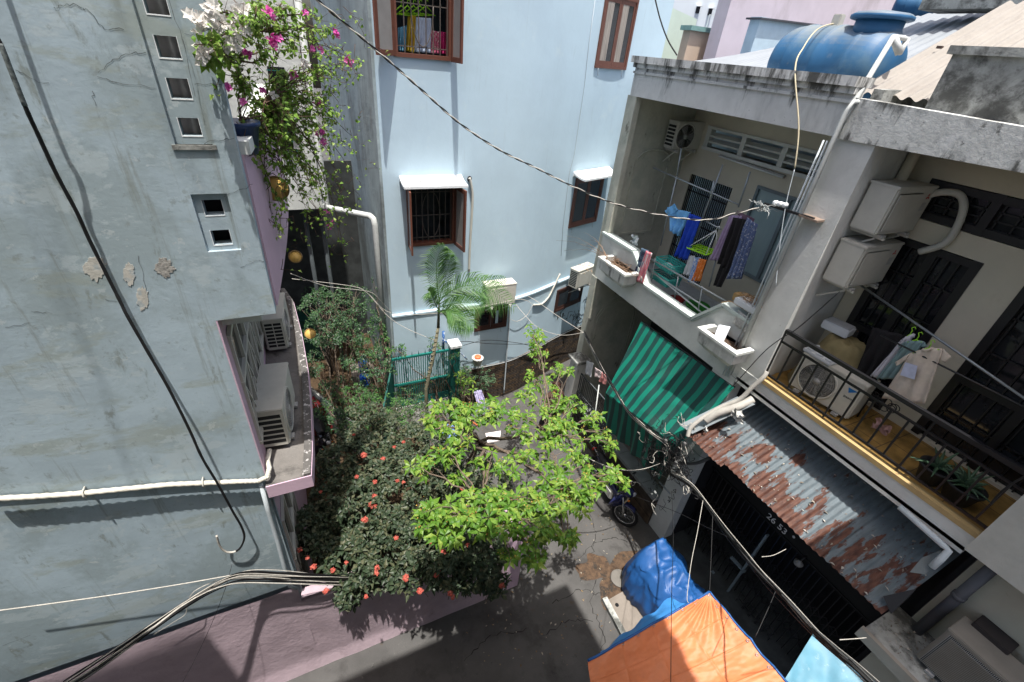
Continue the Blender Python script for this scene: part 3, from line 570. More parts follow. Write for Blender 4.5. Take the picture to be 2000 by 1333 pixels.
g.tube([(6.7+.42*math.cos(t), yy, 6.72+.22*math.sin(t)) for t in [math.pi*k/14 for k in range(15)]], .025, 6); g.build('wall_moulding', m_creamold, H1)
def hy(px, py, x=XB1): return oX(px, py, x)
d = (hy(1436, 354).y, hy(1346, 353).y, 4.46, (hy(1346, 353).z+hy(1435, 353).z)/2)
wq = [hy(*q) for q in ((1482, 362), (1592, 402), (1510, 562), (1437, 530))]
ww = (4.22, wq[0].y, (wq[2].z+wq[3].z)/2, wq[0].z)
lv = [hy(*q) for q in ((1390, 247), (1637, 318), (1600, 352), (1380, 283))]
lz0, lz1 = (lv[2].z+lv[3].z)/2, (lv[0].z+lv[1].z)/2; ly1 = lv[0].y; ly0 = ly1-2.55
g = MB(); wall_holes(g, (XB1, 3.6, 4.26), (0, 1, 0), (0, 0, 1), YB-3.6, 3.59, (.14, 0, 0), [(d[0]-3.6, d[1]-3.6, d[2]-4.26, d[3]-4.26), (max(.1, ly0-3.6), ly1-3.6, lz0-4.26, lz1-4.26), (ww[0]-3.6, ww[1]-3.6, ww[2]-4.26, ww[3]-4.26)])
g.build('back_wall', m_cream, H1)
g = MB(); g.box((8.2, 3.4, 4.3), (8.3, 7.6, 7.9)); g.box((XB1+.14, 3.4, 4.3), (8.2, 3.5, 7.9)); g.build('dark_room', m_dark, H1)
# slatted air vent
g = MB(); y0 = max(3.7, ly0)
for k in range(4): y = y0+(ly1-y0)*k/3; g.box((XB1-.03, y-.05, lz0), (XB1+.1, y+.05, lz1))
g.box((XB1-.04, y0-.05, lz1), (XB1+.1, ly1+.05, lz1+.05)); g.box((XB1-.05, y0-.05, lz0-.06), (XB1+.1, ly1+.05, lz0)); vt = g.build('vent_frame', m_par, H1)
for k in range(3):
    for j in range(2):
        a = y0+(ly1-y0)*k/3+.05; b = y0+(ly1-y0)*(k+1)/3-.05; z = lz0+(lz1-lz0)*(j+1)/3
        g = MB(); g.prism([(XB1-.02, a, z-.03), (XB1+.10, a, z+.015), (XB1+.10, a, z+.045), (XB1-.02, a, z)], (0, b-a, 0)); g.build('slat', m_par, vt)
# folding door, aluminium window
g = MB(); n = 22
for k in range(n+1): y = d[0]+(d[1]-d[0])*k/n; g.box((XB1+.03, y-.008, d[2]), (XB1+.05, y+.008, d[3]))
for z in (5.0, 5.6, 6.2): g.box((XB1+.05, d[0], z), (XB1+.058, d[1], z+.03))
g.build('folding_gate', m_blackmetal, H1)
g = MB(); a0, a1, a2, a3 = ww
for (p, q) in (((a0, a2), (a0+.05, a3)), ((a1-.05, a2), (a1, a3)), ((a0+.05, a2), (a1-.05, a2+.05)), ((a0+.05, a3-.05), (a1-.05, a3)), (((a0+a1)/2-.03, a2+.05), ((a0+a1)/2+.03, a3-.05))): g.box((XB1-.03, p[0], p[1]), (XB1+.06, q[0], q[1]))
o = g.build('window', m_bluegrey, H1); g = MB(); g.box((XB1+.01, a0+.05, a2+.05), (XB1+.02, a1-.05, a3-.05)); g.build('pane', m_glassblue, o)
# slab, floor and stepped balcony wall
g = MB(); g.box((XF+.0, YA, 4.26), (8.2, YB, 4.40)); g.build('balcony_slab', m_par, H1)
g = MB(); g.box((XF+.13, YA+.02, 4.40), (XB1, YB-.02, 4.415)); g.build('balcony_floor', mat('patterned_floor', (.40, .43, .45), .5, var=.1, vscale=10, stains=[((.06, .07, .08), 12, .62, .66, .8)]), H1)
zc = [oX(*q, XF).z for q in ((1261, 558), (1354, 625))]; zl = sum(zc)/2; zh = oX(1210, 475, XF).z; zr = oX(1415, 597, XF).z
yl0, yl1 = oX(1354, 625, XF).y, oX(1261, 558, XF).y; ym = oX(1415, 597, XF).y; yh = oX(1240, 503, XF).y
prof = [(YB-.03, 4.26), (YB-.03, zh), (yh+.06, zh), (yh-.12, zh-.14), (yl1+.02, zl), (yl0, zl), (ym, zr), (YA, zr-.02), (YA, 4.26)]
g = MB(); g.prism([(XF-.02, y, z) for y, z in prof], (.12, 0, 0)); g.build('balcony_wall', m_par, H1)
g = MB(); top = prof[1:8]
for (a, b) in zip(top[:-1], top[1:]):
    A, B = _v(XF+.04, *a), _v(XF+.04, *b); n_ = _v(0, -(B-A).z, (B-A).y).normalized(); n_ = n_ if n_.z > 0 else -n_
    g.prism([A+_v(-.10, 0, 0), B+_v(-.10, 0, 0), B+_v(.09, 0, 0), A+_v(.09, 0, 0)], n_*.045)
    g.prism([A+_v(-.08, 0, 0)-n_*.03, B+_v(-.08, 0, 0)-n_*.03, B+_v(-.06, 0, 0)-n_*.03, A+_v(-.06, 0, 0)-n_*.03], n_*.029)
g.build('balcony_coping', m_white if False else mat('pale_green_coping', (.46, .52, .50), .8, var=.08, vscale=8, stains=[((.32, .30, .27), 8, .56, .7, .6)]), H1)
def planter(y0, y1, z0, z1, x0, lab):
    t = thing('planter_box', lab, 'planter', (x0, (y0+y1)/2, z0)); g = MB(); x1 = XF-.025
    def rng(z, e, i=0): return [(x0+e+i, y0+e+i, z), (x1, y0+e+i, z), (x1, y1-e-i, z), (x0+e+i, y1-e-i, z)]
    g.add(rng(z0-.10, .16)+rng(z0+.02, .05)+rng(z1-.04, .03)+rng(z1-.04, .03, .06)+rng(z1-.16, .03, .06),
          [(0, 1, 2, 3)]+[(i+4*k, (i+1) % 4+4*k, (i+1) % 4+4*k+4, i+4*k+4) for k in range(4) for i in range(4)]+[(19, 18, 17, 16)])
    g.build('planter_body', m_conc, t, recalc=True)
    g = MB(); m = [rng(z1-.04, 0), rng(z1-.04, 0, .09), rng(z1, 0, .09), rng(z1, 0)]
    for i in (3, 0, 2):
        j = (i+1) % 4; g.add([m[k][i] for k in range(4)]+[m[k][j] for k in range(4)], [(0, 1, 5, 4), (1, 2, 6, 5), (2, 3, 7, 6), (3, 0, 4, 7), (0, 3, 2, 1), (4, 5, 6, 7)])
    g.build('planter_rim', m_par, t, recalc=True)
    g = MB(); g.grid(lambda u, v: _v(x0+.1+u*(x1-x0-.1), y0+.1+v*(y1-y0-.2), z1-.10+.03*noise.noise(_v(u*5, v*9, z0))), 8, 14); g.build('soil', mat('dry_soil', (.07, .045, .03), .95, var=.4, vscale=30, bump=1), t)
    return t
planter(6.12, 7.05, 4.70, 4.97, 5.45, 'mouldy planter box full of dry twigs at the far end of the white balcony')
planter(3.40, 4.20, 4.70, 4.96, 5.45, 'planter box on the white balcony front holding a white foam board')
# ground floor: dividing pier, arched side wall, dark inside, front terrace wall
g = MB(); g.box((XF-.03, 7.42, 0), (XF+.17, 7.62, 4.26)); g.box((XF+.171, 7.46, 0), (8.5, 7.62, 4.26)); g.build('side_wall', m_creamold, H1)
g = MB()
for rr in (.62, .55): g.tube([(6.05+.62-rr, 7.45, .5), (6.05+.62-rr, 7.45, 3.0)]+[(6.67-rr*math.cos(t), 7.45, 3.0+rr*math.sin(t)) for t in [math.pi*k/16 for k in range(1, 17)]]+[(6.67+rr, 7.45, .5)], .014, 6)
g.build('arch_moulding', m_creamold, H1)
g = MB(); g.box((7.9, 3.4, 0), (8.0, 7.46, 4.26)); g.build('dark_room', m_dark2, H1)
g = MB(); g.box((XF-.05, 3.95, 0), (XF+.12, 7.4, .80)); g.build('terrace_wall', m_stone2, H1)
g = MB()
for k in range(8): y = 3.95+k*.43; g.box((XF-.12, y+.004, .80), (XF+.2, y+.426, .88))
g.build('terrace_coping', mat('grey_stone_coping', (.23, .24, .235), .7, var=.08, vscale=5, bump=.2), H1)
g = MB(); g.box((XF+.12, 3.6, 0), (7.9, 7.4, .45)); g.build('terrace_floor', m_slab, H1)
g = MB(); g.box((XF, 3.50, 0), (XF+.22, 3.94, 4.34)); g.build('pillar', m_pillar, H1)
# ---------------------------------------------------------------- house with the black railing (right, near)
H2 = thing('railing_house', 'cream house with black balcony railing, ochre tiled balcony and rusty tin awning', 'house', (XF, 2, 0))
XB2 = 6.85
g = MB(); g.box((XF, 3.15, 4.35), (XF+.30, 3.59, 7.84)); g.box((XF+.301, 3.17, 4.35), (7.6, 3.58, 7.84)); g.build('pillar', m_pillar, H2)
g = MB()
yB = -.3
g.prism([(XF-.03, 3.56, 7.84), (XF-.03, yB, 7.90), (XF-.03, yB, 8.12), (XF-.03, 3.56, 8.26)], (.22, 0, 0)); g.build('roof_beam', m_beam, H2)
g = MB(); g.box((XF+.19, yB, 7.86), (9.5, 3.58, 8.0)); g.build('roof_slab', m_ceil, H2)
def h2(px, py): return oX(px, py, XB2)
tr = (-.3, h2(1830, 350).y, h2(1805, 430).z, h2(1830, 350).z)
dA = h2(1757, 462); dB = h2(1915, 510); dC = h2(1980, 600)
ds = [(dB.y, dA.y, 4.66, (dA.z+dB.z)/2), (-.3, h2(1785, 846).y, 4.66, (dA.z+dB.z)/2)]
g = MB(); wall_holes(g, (XB2, -1, 4.4), (0, 1, 0), (0, 0, 1), 4.15, 3.5, (.12, 0, 0), [(q[0]+1, q[1]+1, q[2]-4.4, q[3]-4.4) for q in [tr]+ds]); g.build('back_wall', m_cream, H2)
for q, nn in ((tr, 5), (ds[0], 2), (ds[1], 3)):
    g = MB(); g.box((XB2+.07, q[0], q[2]), (XB2+.08, q[1], q[3])); o = g.build('glazing', m_glassd, H2); g = MB()
    for k in range(nn+1): y = q[0]+(q[1]-q[0])*k/nn; g.box((XB2-.01, y-.045, q[2]), (XB2+.07, y+.045, q[3]))
    for z in ((q[2]+.05, q[3]-.05) if nn == 5 else (q[2]+.3, q[2]+.9, q[3]-.05)): g.box((XB2-.006, q[0], z-.04), (XB2+.066, q[1], z+.04))
    for k in range(nn*4): y = q[0]+(q[1]-q[0])*(k+.5)/(nn*4); g.box((XB2+.03, y-.008, q[2]), (XB2+.045, y+.008, q[3]))
    for k in range(1, 5): z = q[2]+(q[3]-q[2])*k/5; g.box((XB2+.03, q[0], z-.008), (XB2+.045, q[1], z+.008))
    g.build('door_frame' if nn < 5 else 'window_frame', m_blackmetal, o)
g = MB(); g.box((XF+.02, -.6, 4.40), (XB2, 3.16, 4.62)); g.build('balcony_floor', m_tile, H2)
g = MB(); g.box((XF-.01, .40, 4.35), (XF+.019, 3.49, 4.57)); g.box((XF-.01, .40, 4.30), (XB2+.2, 3.49, 4.399)); g.build('balcony_slab', m_pillar, H2)
g = MB(); g.box((XF-.02, .40, 4.571), (XF+.08, 3.16, 4.635)); g.build('tile_edge', mat('ochre_edge_tiles', (.42, .30, .14), .6, var=.1, vscale=5, stains=[((.2, .13, .06), 4, .6, .72, .6)]), H2)
# railing (a thing of the house)
zr2, y_a, y_b = 5.45, .35, 3.16
g = MB(); g.box((XF+.02, y_a, zr2-.03), (XF+.07, y_b, zr2+.02)); rl = g.build('railing', m_blackmetal, H2)
g = MB(); g.box((XF+.03, y_a, zr2-.19), (XF+.055, y_b, zr2-.165)); g.box((XF+.03, y_a, 4.70), (XF+.055, y_b, 4.725)); g.build('rail_bar', m_blackmetal, rl)
n = 15
for k in range(n+1):
    y = y_b-.02-k*(y_b-y_a)/n; g = MB(); lo, hi = (4.725, zr2-.19)
    if k % 5 == 0: lo, hi = 4.60, zr2-.03
    g.box((XF+.034, y-.01, lo), (XF+.052, y+.01, hi)); g.build('baluster', m_blackmetal, rl)
# ground floor opening, lintel, folding gate and number
g = MB(); g.box((6.35, .35, 2.12), (6.5, 3.5, 4.0)); g.box((6.33, .36, 2.10), (6.36, 3.49, 2.14)); g.build('lintel', mat('black_lintel', (.012, .012, .012), .9), H2)  # lintel near-black all over
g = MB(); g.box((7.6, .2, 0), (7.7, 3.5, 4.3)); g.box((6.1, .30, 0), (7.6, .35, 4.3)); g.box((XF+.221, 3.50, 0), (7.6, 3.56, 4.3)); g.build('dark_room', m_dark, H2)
g = MB(); g.box((5.75, .3, 0), (7.6, 3.5, .10)); g.build('threshold', m_dark2, H2)
g = MB(); XG = 6.40
for k in range(30): y = .42+3.05*k/29; g.box((XG, y-.006, .12), (XG+.02, y+.006, 2.11))
for j in range(20):
    y = .45+j*.15
    for z in (.5, 1.25, 2.0): g.bar((XG+.03, y, z), (XG+.03, y+.15, z+.2), .012); g.bar((XG+.03, y+.15, z), (XG+.03, y, z+.2), .012)
g.build('folding_gate', m_blackmetal, H2)
g = MB()
def gx(px, py, x=6.3): return oX(px, py, x)
for a, b in (((1499, 1045), (1415, 1165)), ((1428, 1088), (1455, 1118)), ((1390, 1115), (1420, 1165))): g.bar(gx(*a), gx(*b), .06, .03)
g.build('gate_frame', m_bluegrey, H2)
g = MB(); a = gx(1440, 1165); 
for i in range(5):
    for j in range(4):
        c = _v(6.3, a.y-.14*i-.1, a.z-.2+.16*j-.2); g.tube([c+_v(0, .09*math.cos(t), .09*math.sin(t)) for t in [2*math.pi*k/8+.39 for k in range(9)]], .009, 5)
g.build('gate_ornament', m_blackmetal, H2)
def text(s, size, loc, rot, m, parent=None, name='lettering', **kw):
    cu = bpy.data.curves.new(name, 'FONT'); cu.body = s; cu.size = size; cu.extrude = .002; cu.align_x = 'CENTER'; cu.align_y = 'CENTER'
    tmp = bpy.data.objects.new('tmp', cu); COL.objects.link(tmp); dg = bpy.context.evaluated_depsgraph_get(); me = bpy.data.meshes.new_from_object(tmp.evaluated_get(dg)); bpy.data.objects.remove(tmp)
    mt = Matrix.Translation(Vector(loc)) @ rot.to_4x4(); g = MB(); g.add([mt @ v.co for v in me.vertices], [tuple(p.vertices) for p in me.polygons]); return g.build(name, m, parent, recalc=False, **kw)
ROTX = Matrix(((0, 0, -1), (-1, 0, 0), (0, 1, 0)))       # text that faces -X, reads along -Y
ROTY = Matrix(((1, 0, 0), (0, 0, -1), (0, 1, 0)))        # text that faces -Y, reads along +X
m_letter = mat('grey_white_numerals', (.7, .7, .7), .7)
c = oX(1517, 1024, 6.34)
text('26 53', .165, (6.34, c.y, c.z), ROTX, m_letter, H2, 'house_number'); g = MB(); g.lathe([(.001, -.012), (.022, -.010), (.022, 0)], (6.345, c.y-.29, c.z+.06), 'X', 14); g.build('number_stud', m_letter, H2)
# lamp under the lintel
t = thing('ceiling_lamp', 'small white bowl lamp under the dark lintel behind the rusty awning', 'lamp', tuple(oX(1560, 1100, 6.25)))
c = oX(1560, 1100, 6.25); g = MB(); g.lathe([(.02, .06), (.03, .04), (.07, 0), (.06, -.03), (.01, -.045)], c, seg=20); g.build('lamp_bowl', mat('white_enamel', (.25, .25, .25), .4), t)
g = MB(); g.cyl(c+_v(0, 0, .05), c+_v(.12, 0, .14), .012); g.build('lamp_arm', m_blackmetal, t)
# rusty tin awning
AW = thing('tin_awning', 'rusty corrugated tin awning under the black railing balcony', 'awning', (5.5, 2, 3.6))
ax0, ax1, az0, az1 = 5.20, 6.36, 3.45, 4.05
def tin(y0, y1, lift, nm='tin_sheet', xs=ax0):
    g = MB(); n = int((y1-y0)/.0076)
    def f(u, v):
        y = y0+(y1-y0)*u; x = xs+(ax1-xs)*v; z = az0+(az1-az0)*(x-ax0)/(ax1-ax0)
        return _v(x+.01*noise.noise(_v(y*6, 0, 0))*(1-v), y, z+.0075*math.sin(y*2*math.pi/.085)+lift+.012*noise.noise(_v(x*3, y*3, 5)))
    g.grid(f, n, 10); return g.build(nm, m_tin, AW, recalc=False)
tin(2.72, 3.46, .005, xs=5.14); tin(1.15, 2.76, .015); tin(.42, 1.19, .0, xs=5.22)
g = MB(); g.add([oX(1740, 1200, 5.25), oX(1725, 1165, 5.3), oX(1790, 1150, 5.5), oX(1775, 1168, 5.45)], [(0, 1, 2, 3)])
g.bar((6.3, .45, 3.94), (6.3, 3.45, 3.94), .04); g.bar((5.45, .45, 3.50), (5.45, 3.45, 3.50), .03); g.build('awning_frame', m_blackmetal, AW)
# corner flashing sheet on the left and bent sheet on the right
g = MB(); a = [oX(1327, 830, 5.2), oX(1352, 848, 5.16), oX(1475, 790, 5.75), oX(1440, 775, 5.8)]; g.add(a, [(0, 1, 2, 3)]); g.build('flashing', mat('grey_flashing', (.30, .34, .36), .5, metal=.2, var=.15), AW, solid=.006)
g = MB(); a = [oX(1777, 1118, 5.45), oX(1806, 1122, 5.6), oX(1832, 1104, 5.75), oX(1838, 1075, 5.9), oX(1800, 1090, 5.7)]; g.add(a, [(0, 1, 2, 3, 4)]); g.build('bent_sheet', mat('dull_tin', (.13, .15, .155), .6, var=.2), AW, solid=.006)
# ---------------------------------------------------------------- third house at the right edge
H3 = thing('corner_house', 'cream house at the right edge with dark drain pipe and a dirty ledge', 'house', (6, -.5, 0))
g = MB(); g.box((5.75, -4, 4.44), (5.95, .40, 8.2)); g.build('upper_wall', mat('rough_cream_render', (.46, .46, .42), .9, var=.05, vscale=8, bump=.6, bscale=24), H3)
g = MB(); g.box((4.95, -4, 8.3), (6.6, .30, 8.42)); g.build('eave', m_par, H3)  # unseen eave, added so that the ledge below falls in shade
g = MB(); g.box((5.951, .30, 4.44), (6.9, .40, 7.8)); g.build('side_wall', m_cream, H3)
g = MB(); g.box((6.05, -4, 0), (6.2, .29, 4.5)); g.build('lower_wall', mat('yellow_stained_wall', (.36, .35, .29), .9, var=.08, vscale=1.6, stains=[((.25, .17, .07), 1.7, .56, .72, .6), ((.16, .15, .09), 5, .6, .74, .5)]), H3)
a = oX(1690, 1228, 5.45); g = MB(); g.box((5.35, -3, 2.86), (6.05, a.y, 2.98)); g.build('ledge', m_black_conc, H3)
g = MB(); g.box((5.30, -3, 2.84), (5.349, a.y+.02, 3.0)); g.build('ledge_edge', mat('buff_cement_edge', (.30, .27, .23), .9, var=.1), H3)
g = MB(); pp = [oX(1945, 1105, 5.98), oX(1865, 1175, 5.98)]; g.cyl((5.94, pp[0].y, 4.44), (5.94, pp[0].y, 2.98), .055); g.lathe([(.055, 0), (.064, 0), (.064, .06), (.055, .06)], (5.94, pp[0].y, 3.75), seg=20)
g.build('drain_pipe', m_greypipe, label='thick dark grey drain pipe beside the air conditioner at the lower right', cat='pipe')
# ---------------------------------------------------------------- roofs and buildings behind
g = MB(); BB = thing('upper_roof', 'sloping fibre cement roof with brick-red stubs above the cream house', 'roof', (8, 1, 8))
def corr(px0, px1, px2, px3, dep, nm, m, par, amp=.02, per=.13, nb=3):
    """corrugated sheet spanned by four points; corrugations run from edge 0-1 to edge 3-2"""
    A, B, C_, D = px0, px1, px2, px3; L_ = (B-A).length; n = int(L_/per*8); nrm = (B-A).cross(D-A).normalized(); nrm = nrm if nrm.z > 0 else -nrm
    g = MB(); g.grid(lambda u, v: A.lerp(B, u).lerp(D.lerp(C_, u), v)+nrm*amp*math.sin(2*math.pi*u*L_/per), n, nb); return g.build(nm, m, par, recalc=False)
# near roof: eave line low on the left, ridge up to the right
e0, e1 = oX(1700, 215, 6.0), _v(6.0, -1.0, 8.1)
A_ = oX(1735, 195, 6.15); B_ = _v(6.15, -.8, A_.z+.02)
corr(_v(6.25, 3.9, 8.30), _v(6.25, -3, 8.30), _v(8.5, -3, 9.40), _v(8.5, 3.9, 9.40), 0, 'roof_sheet', m_asb, BB, .022, .15)
g = MB()
for k in range(16): c = _v(7.28, 3.75-k*.21, 8.30+(7.28-6.25)*.489+.03); g.box(c-_v(.015, .03+.01*(k%3), .01), c+_v(.02, .03, .018))
g.build('ridge_stub', mat('broken_mortar', (.10, .07, .06), .95), BB)
g = MB(); p = [oX(1838, 185, 6.4), oX(1857, 98, 6.4)]; p = [oX(1826, 186, 6.1), oX(1872, 98, 6.1)]; g.prism([(6.04, p[0].y, 8.0), (6.04, p[0].y, p[1].z-.04), (6.04, -2.5, p[1].z-.04), (6.04, -2.5, 8.0)], (.17, 0, 0)); g.build('water_stained_wall', m_black_conc, BB)
g = MB(); g.box((6.0, -2.5, p[1].z-.04), (6.25, p[0].y+.04, p[1].z+.03)); g.build('wall_coping', m_black_conc, BB)
g = MB(); a, b = oX(1692, 195, 6.2), oX(1755, 152, 6.2); g.prism([(6.05, 3.55, 8.0), (6.05, 3.55, 8.36), (7.2, 3.55, 8.40), (7.2, 3.55, 8.0)], (0, -.12, 0)); g.build('roof_divider', m_black_conc, BB)
# blue tank on the roof of the first house
TK = thing('water_tank', 'large dusty blue plastic water tank lying on the roof behind the white parapet', 'water tank', (7.0, 5, 8))
m_tank = mat('faded_blue_plastic', (.02, .10, .22), .55, var=.12, vscale=2.5, stains=[((.10, .18, .24), 1.6, .5, .74, .6), ((.24, .24, .22), 2.2, .58, .78, .6)], spec=.4)
tc = oX(1635, 95, 7.1); ty0, ty1 = oX(1772, 110, 7.1).y, oX(1503, 100, 7.1).y
TR = .52; zc_ = 8.54; ty0 += .10; ty1 -= .26; tl = ty1-ty0
m_dust = m_tank; nt = m_tank.node_tree; N = nt.nodes; L = nt.links; b = N['Principled BSDF']; src = b.inputs['Base Color'].links[0].from_socket
ge = N.new('ShaderNodeNewGeometry'); sx = N.new('ShaderNodeSeparateXYZ'); L.new(ge.outputs['True Normal'], sx.inputs[0]); nz = N.new('ShaderNodeTexNoise'); nz.inputs['Scale'].default_value = 4; nz.inputs['Detail'].default_value = 6; L.new(ge.outputs['Position'], nz.inputs[0])
ad = N.new('ShaderNodeMath'); ad.operation = 'MULTIPLY_ADD'; L.new(nz.outputs[0], ad.inputs[0]); ad.inputs[1].default_value = .7; L.new(sx.outputs['Z'], ad.inputs[2]); mr = N.new('ShaderNodeMapRange'); mr.inputs[1].default_value = .75; mr.inputs[2].default_value = 1.35; mr.inputs[4].default_value = .8; L.new(ad.outputs[0], mr.inputs[0])
mx = N.new('ShaderNodeMix'); mx.data_type = 'RGBA'; L.new(mr.outputs[0], mx.inputs['Factor']); L.new(src, mx.inputs['A']); mx.inputs['B'].default_value = (.20, .215, .20, 1); L.new(mx.outputs['Result'], b.inputs['Base Color'])
g = MB(); prof = [(.02, 0), (.22, .012), (.36, .05), (.45, .12), (.5, .22), (.52, .34)]
ribs = []
for f_ in (.24, .50, .76): yb = tl*f_; ribs += [(.522, yb-.035), (.532, yb-.02), (.532, yb+.02), (.522, yb+.035)]
prof = prof+ribs+[(.52, tl-.34), (.5, tl-.22), (.45, tl-.12), (.36, tl-.05), (.22, tl-.012), (.02, tl)]
g.lathe([(a*.90, b) for a, b in prof], (7.1, ty0, zc_+.02), 'Y', 48); g.build('tank_body', m_tank, TK)
cy = oX(1712, 60, 7.1).y; g = MB(); g.lathe([(.30, .40), (.27, .47), (.27, .58)], (7.1, cy, zc_-.01), 'Z', 32); nk = g.build('tank_neck', m_tank, TK)
g = MB(); g.lathe([(.33, 0), (.35, .012), (.35, .05), (.31, .075), (.12, .10), (.01, .105)], (7.1, cy, zc_+.54), 'Z', 12); g.build('tank_lid', m_tank, nk)
g = MB()
for y in (ty0+.35, ty1-.35): g.box((6.7, y-.04, 7.97), (7.5, y+.04, 8.02)); g.box((6.75, y-.03, 7.98), (6.79, y+.03, 8.15)); g.box((7.41, y-.03, 7.98), (7.45, y+.03, 8.15))
g.build('tank_cradle', m_steel, TK)
g = MB(); c = oX(1740, 130, 6.7); 
g.box((6.86, ty0+.075, 8.30), (6.98, ty0+.079, 8.42)); g.build('tank_label', m_acwhite, TK)
# pipes up to the tank
t = thing('tank_pipework', 'white plastic pipes climbing past the pillar to the blue tank', 'pipes', (5.8, 3.55, 7))
top = oX(1748, 70, 6.3)
for i, (q0, q1) in enumerate((((1480, 600), (1750, 72)), ((1470, 660), (1700, 185)))):
    P0 = _v(5.78-.05*i, 3.60-.05*i, 4.5)
    g = MB(); z1 = 8.25 if i else 8.42
    if i == 0: g.tube([P0, _v(5.78, 3.58, 8.0), _v(5.80, 3.56, 8.18), oX(1745, 72, 6.35), oX(1765, 75, 6.6), oX(1770, 78, 6.7)], .028, 10)
    else: g.tube([P0, _v(5.73, 3.55, 8.12), _v(5.75, 3.53, 8.22), _v(6.15, 3.50, 8.24)], .024, 10)
    g.build('pipe', m_pvc, t)
g = MB(); g.tube([oX(1745, 72, 6.35), oX(1757, 105, 6.45)], .04, 10); g.tube([oX(1772, 76, 6.7), oX(1757, 105, 6.6)], .03, 10); g.build('pipe_joint', m_pvc, t)
for i in range(3):
    g = MB(); g.tube([_v(5.82-.02*i, 3.62+.035*i, 4.3), _v(5.82-.02*i, 3.62+.035*i, 7.8)], .011, 6); g.build('conduit', m_pvcblue, t)
g = MB(); c = oX(1590, 428, 5.83); g.box((5.70, c.y-.12, c.z), (5.85, c.y+.13, c.z+.025)); g.build('pipe_bracket', mat('rusty_bracket', (.2, .15, .12), .8, var=.3), t)
# white tin roof, distant buildings
def far_poly(name, pts, y, m, label, cat, thick=3, cols=None):
    g = MB(); g.prism([oY(*p, y) for p in pts], (0, thick, 0)); return g.build(name, m, label=label, cat=cat)
WR = thing('white_roof', 'white tin roof sloping behind the blue water tank', 'roof', (10, 8, 8))
fa, fb = oX(1440, 110, 13.5), oX(1830, 24, 13.5); fb = fa+(fb-fa)*1.5; corr(_v(8.0, fa.y-.5, 8.0), _v(8.0, fb.y, 8.0), fb, fa, 0, 'roof_sheet', m_whitetin, WR, .015, .2)
g = MB(); g.box((8.0, 4.0, 0), (13.5, 9.4, 7.95)); g.build('wall', m_facade, WR)
m_pinkfar = mat('faded_pink_render', (.62, .55, .60), .9, var=.06, vscale=1, stains=[((.42, .37, .38), .9, .5, .72, .6, (1, 1, .4))])
PB = thing('faded_pink_building', 'faded pink windowless building beyond the blue tank', 'building', (18, 14, 0))
a = oY(1432, -30, 15); b = oY(1395, 135, 15)
g = MB(); g.box(((a.x+b.x)/2, 15, 0), (36, 15.6, 12.6)); g.build('wall', m_pinkfar, PB)
g = MB(); g.box(((a.x+b.x)/2-.1, 14.9, 12.6), (36.1, 15.7, 12.75)); g.build('roof_edge', m_white, PB)
LB = thing('sky_blue_shed', 'small sky blue rooftop room with a grey roof edge in front of the pink building', 'shed', (14, 12, 6))
a = oY(1487, 35, 12.5); b = oY(1650, 52, 12.5)
g = MB(); g.box((a.x, 12.5, 6), (b.x+1.5, 12.9, (a.z+b.z)/2-.05)); g.build('wall', mat('sky_blue_paint', (.55, .70, .80), .8, var=.08, vscale=2), LB)
g = MB(); g.prism([(a.x-.1, 12.4, a.z-.05), (b.x+1.5, 12.4, b.z-.05), (b.x+1.5, 12.4, b.z+.0), (a.x-.1, 12.4, a.z+.0)], (0, .6, 0)); g.build('roof', m_greypipe, LB)
WB = thing('white_building', 'distant white building with two tiny windows at the top edge', 'building', (20, 24, 0))
g = MB(); a = oY(1300, 0, 26); b = oY(1440, 0, 26); g.box((a.x-3, 26, 0), (b.x+2, 34, 18)); g.build('wall', mat('white_blue_render', (.66, .72, .76), .8, var=.03, vscale=1), WB)
for q in ((1363, 20), (1387, 24)):
    c = oY(*q, 25.97); g = MB(); g.box((c.x-.13, 25.95, c.z-.16), (c.x+.13, 25.99, c.z+.16)); o = g.build('window', m_glassd, WB); g = MB(); g.box((c.x-.17, 25.7, c.z+.16), (c.x+.17, 25.99, c.z+.20)); g.build('window_hood', m_white, o)
MG = thing('mint_green_house', 'pale mint green house end between the blue house and the white building', 'house', (15, 18, 0))
a = oY(1322, 20, 18); b = oY(1362, 38, 18); g = MB(); g.prism([(a.x-2, 18, 0), (b.x, 18, 0), (b.x, 18, b.z), (a.x, 18, a.z), (a.x-2, 18, a.z+.4)], (0, .6, 0)); g.build('wall', mat('mint_paint', (.62, .74, .66), .8, var=.03), MG)
PE = thing('peach_house', 'low peach coloured house with a green roof edge behind the parapet', 'house', (15, 15, 0))
a = oY(1350, 58, 16); b = oY(1410, 70, 16); g = MB(); g.box((a.x, 16, 0), (b.x+.5, 16.4, (a.z+b.z)/2)); g.build('wall', mat('peach_paint', (.60, .47, .36), .8, var=.04), PE)
g = MB(); g.box((a.x-.1, 15.9, (a.z+b.z)/2), (b.x+.5, 16.5, (a.z+b.z)/2+.15)); g.build('roof_edge', mat('verdigris', (.22, .38, .36), .7), PE)
g = MB(); c = oY(1400, 48, 16.5)
for k in range(4): g.bar((c.x-.5+.3*k, 16.5, (a.z+b.z)/2+.15), (c.x-.5+.3*k, 16.5, (a.z+b.z)/2+.6), .03)
g.bar((c.x-.5, 16.5, (a.z+b.z)/2+.6), (c.x+.5, 16.5, (a.z+b.z)/2+.6), .03); g.build('roof_railing', m_white, PE)
T2 = copy_tree(TK); s = .62; p = oX(1782, 14, 16); T2.scale = (s, s, s); put(T2, (16, p.y, p.z-.32), R(35), 'small distant blue tank half hidden behind the white roof, at the top edge')
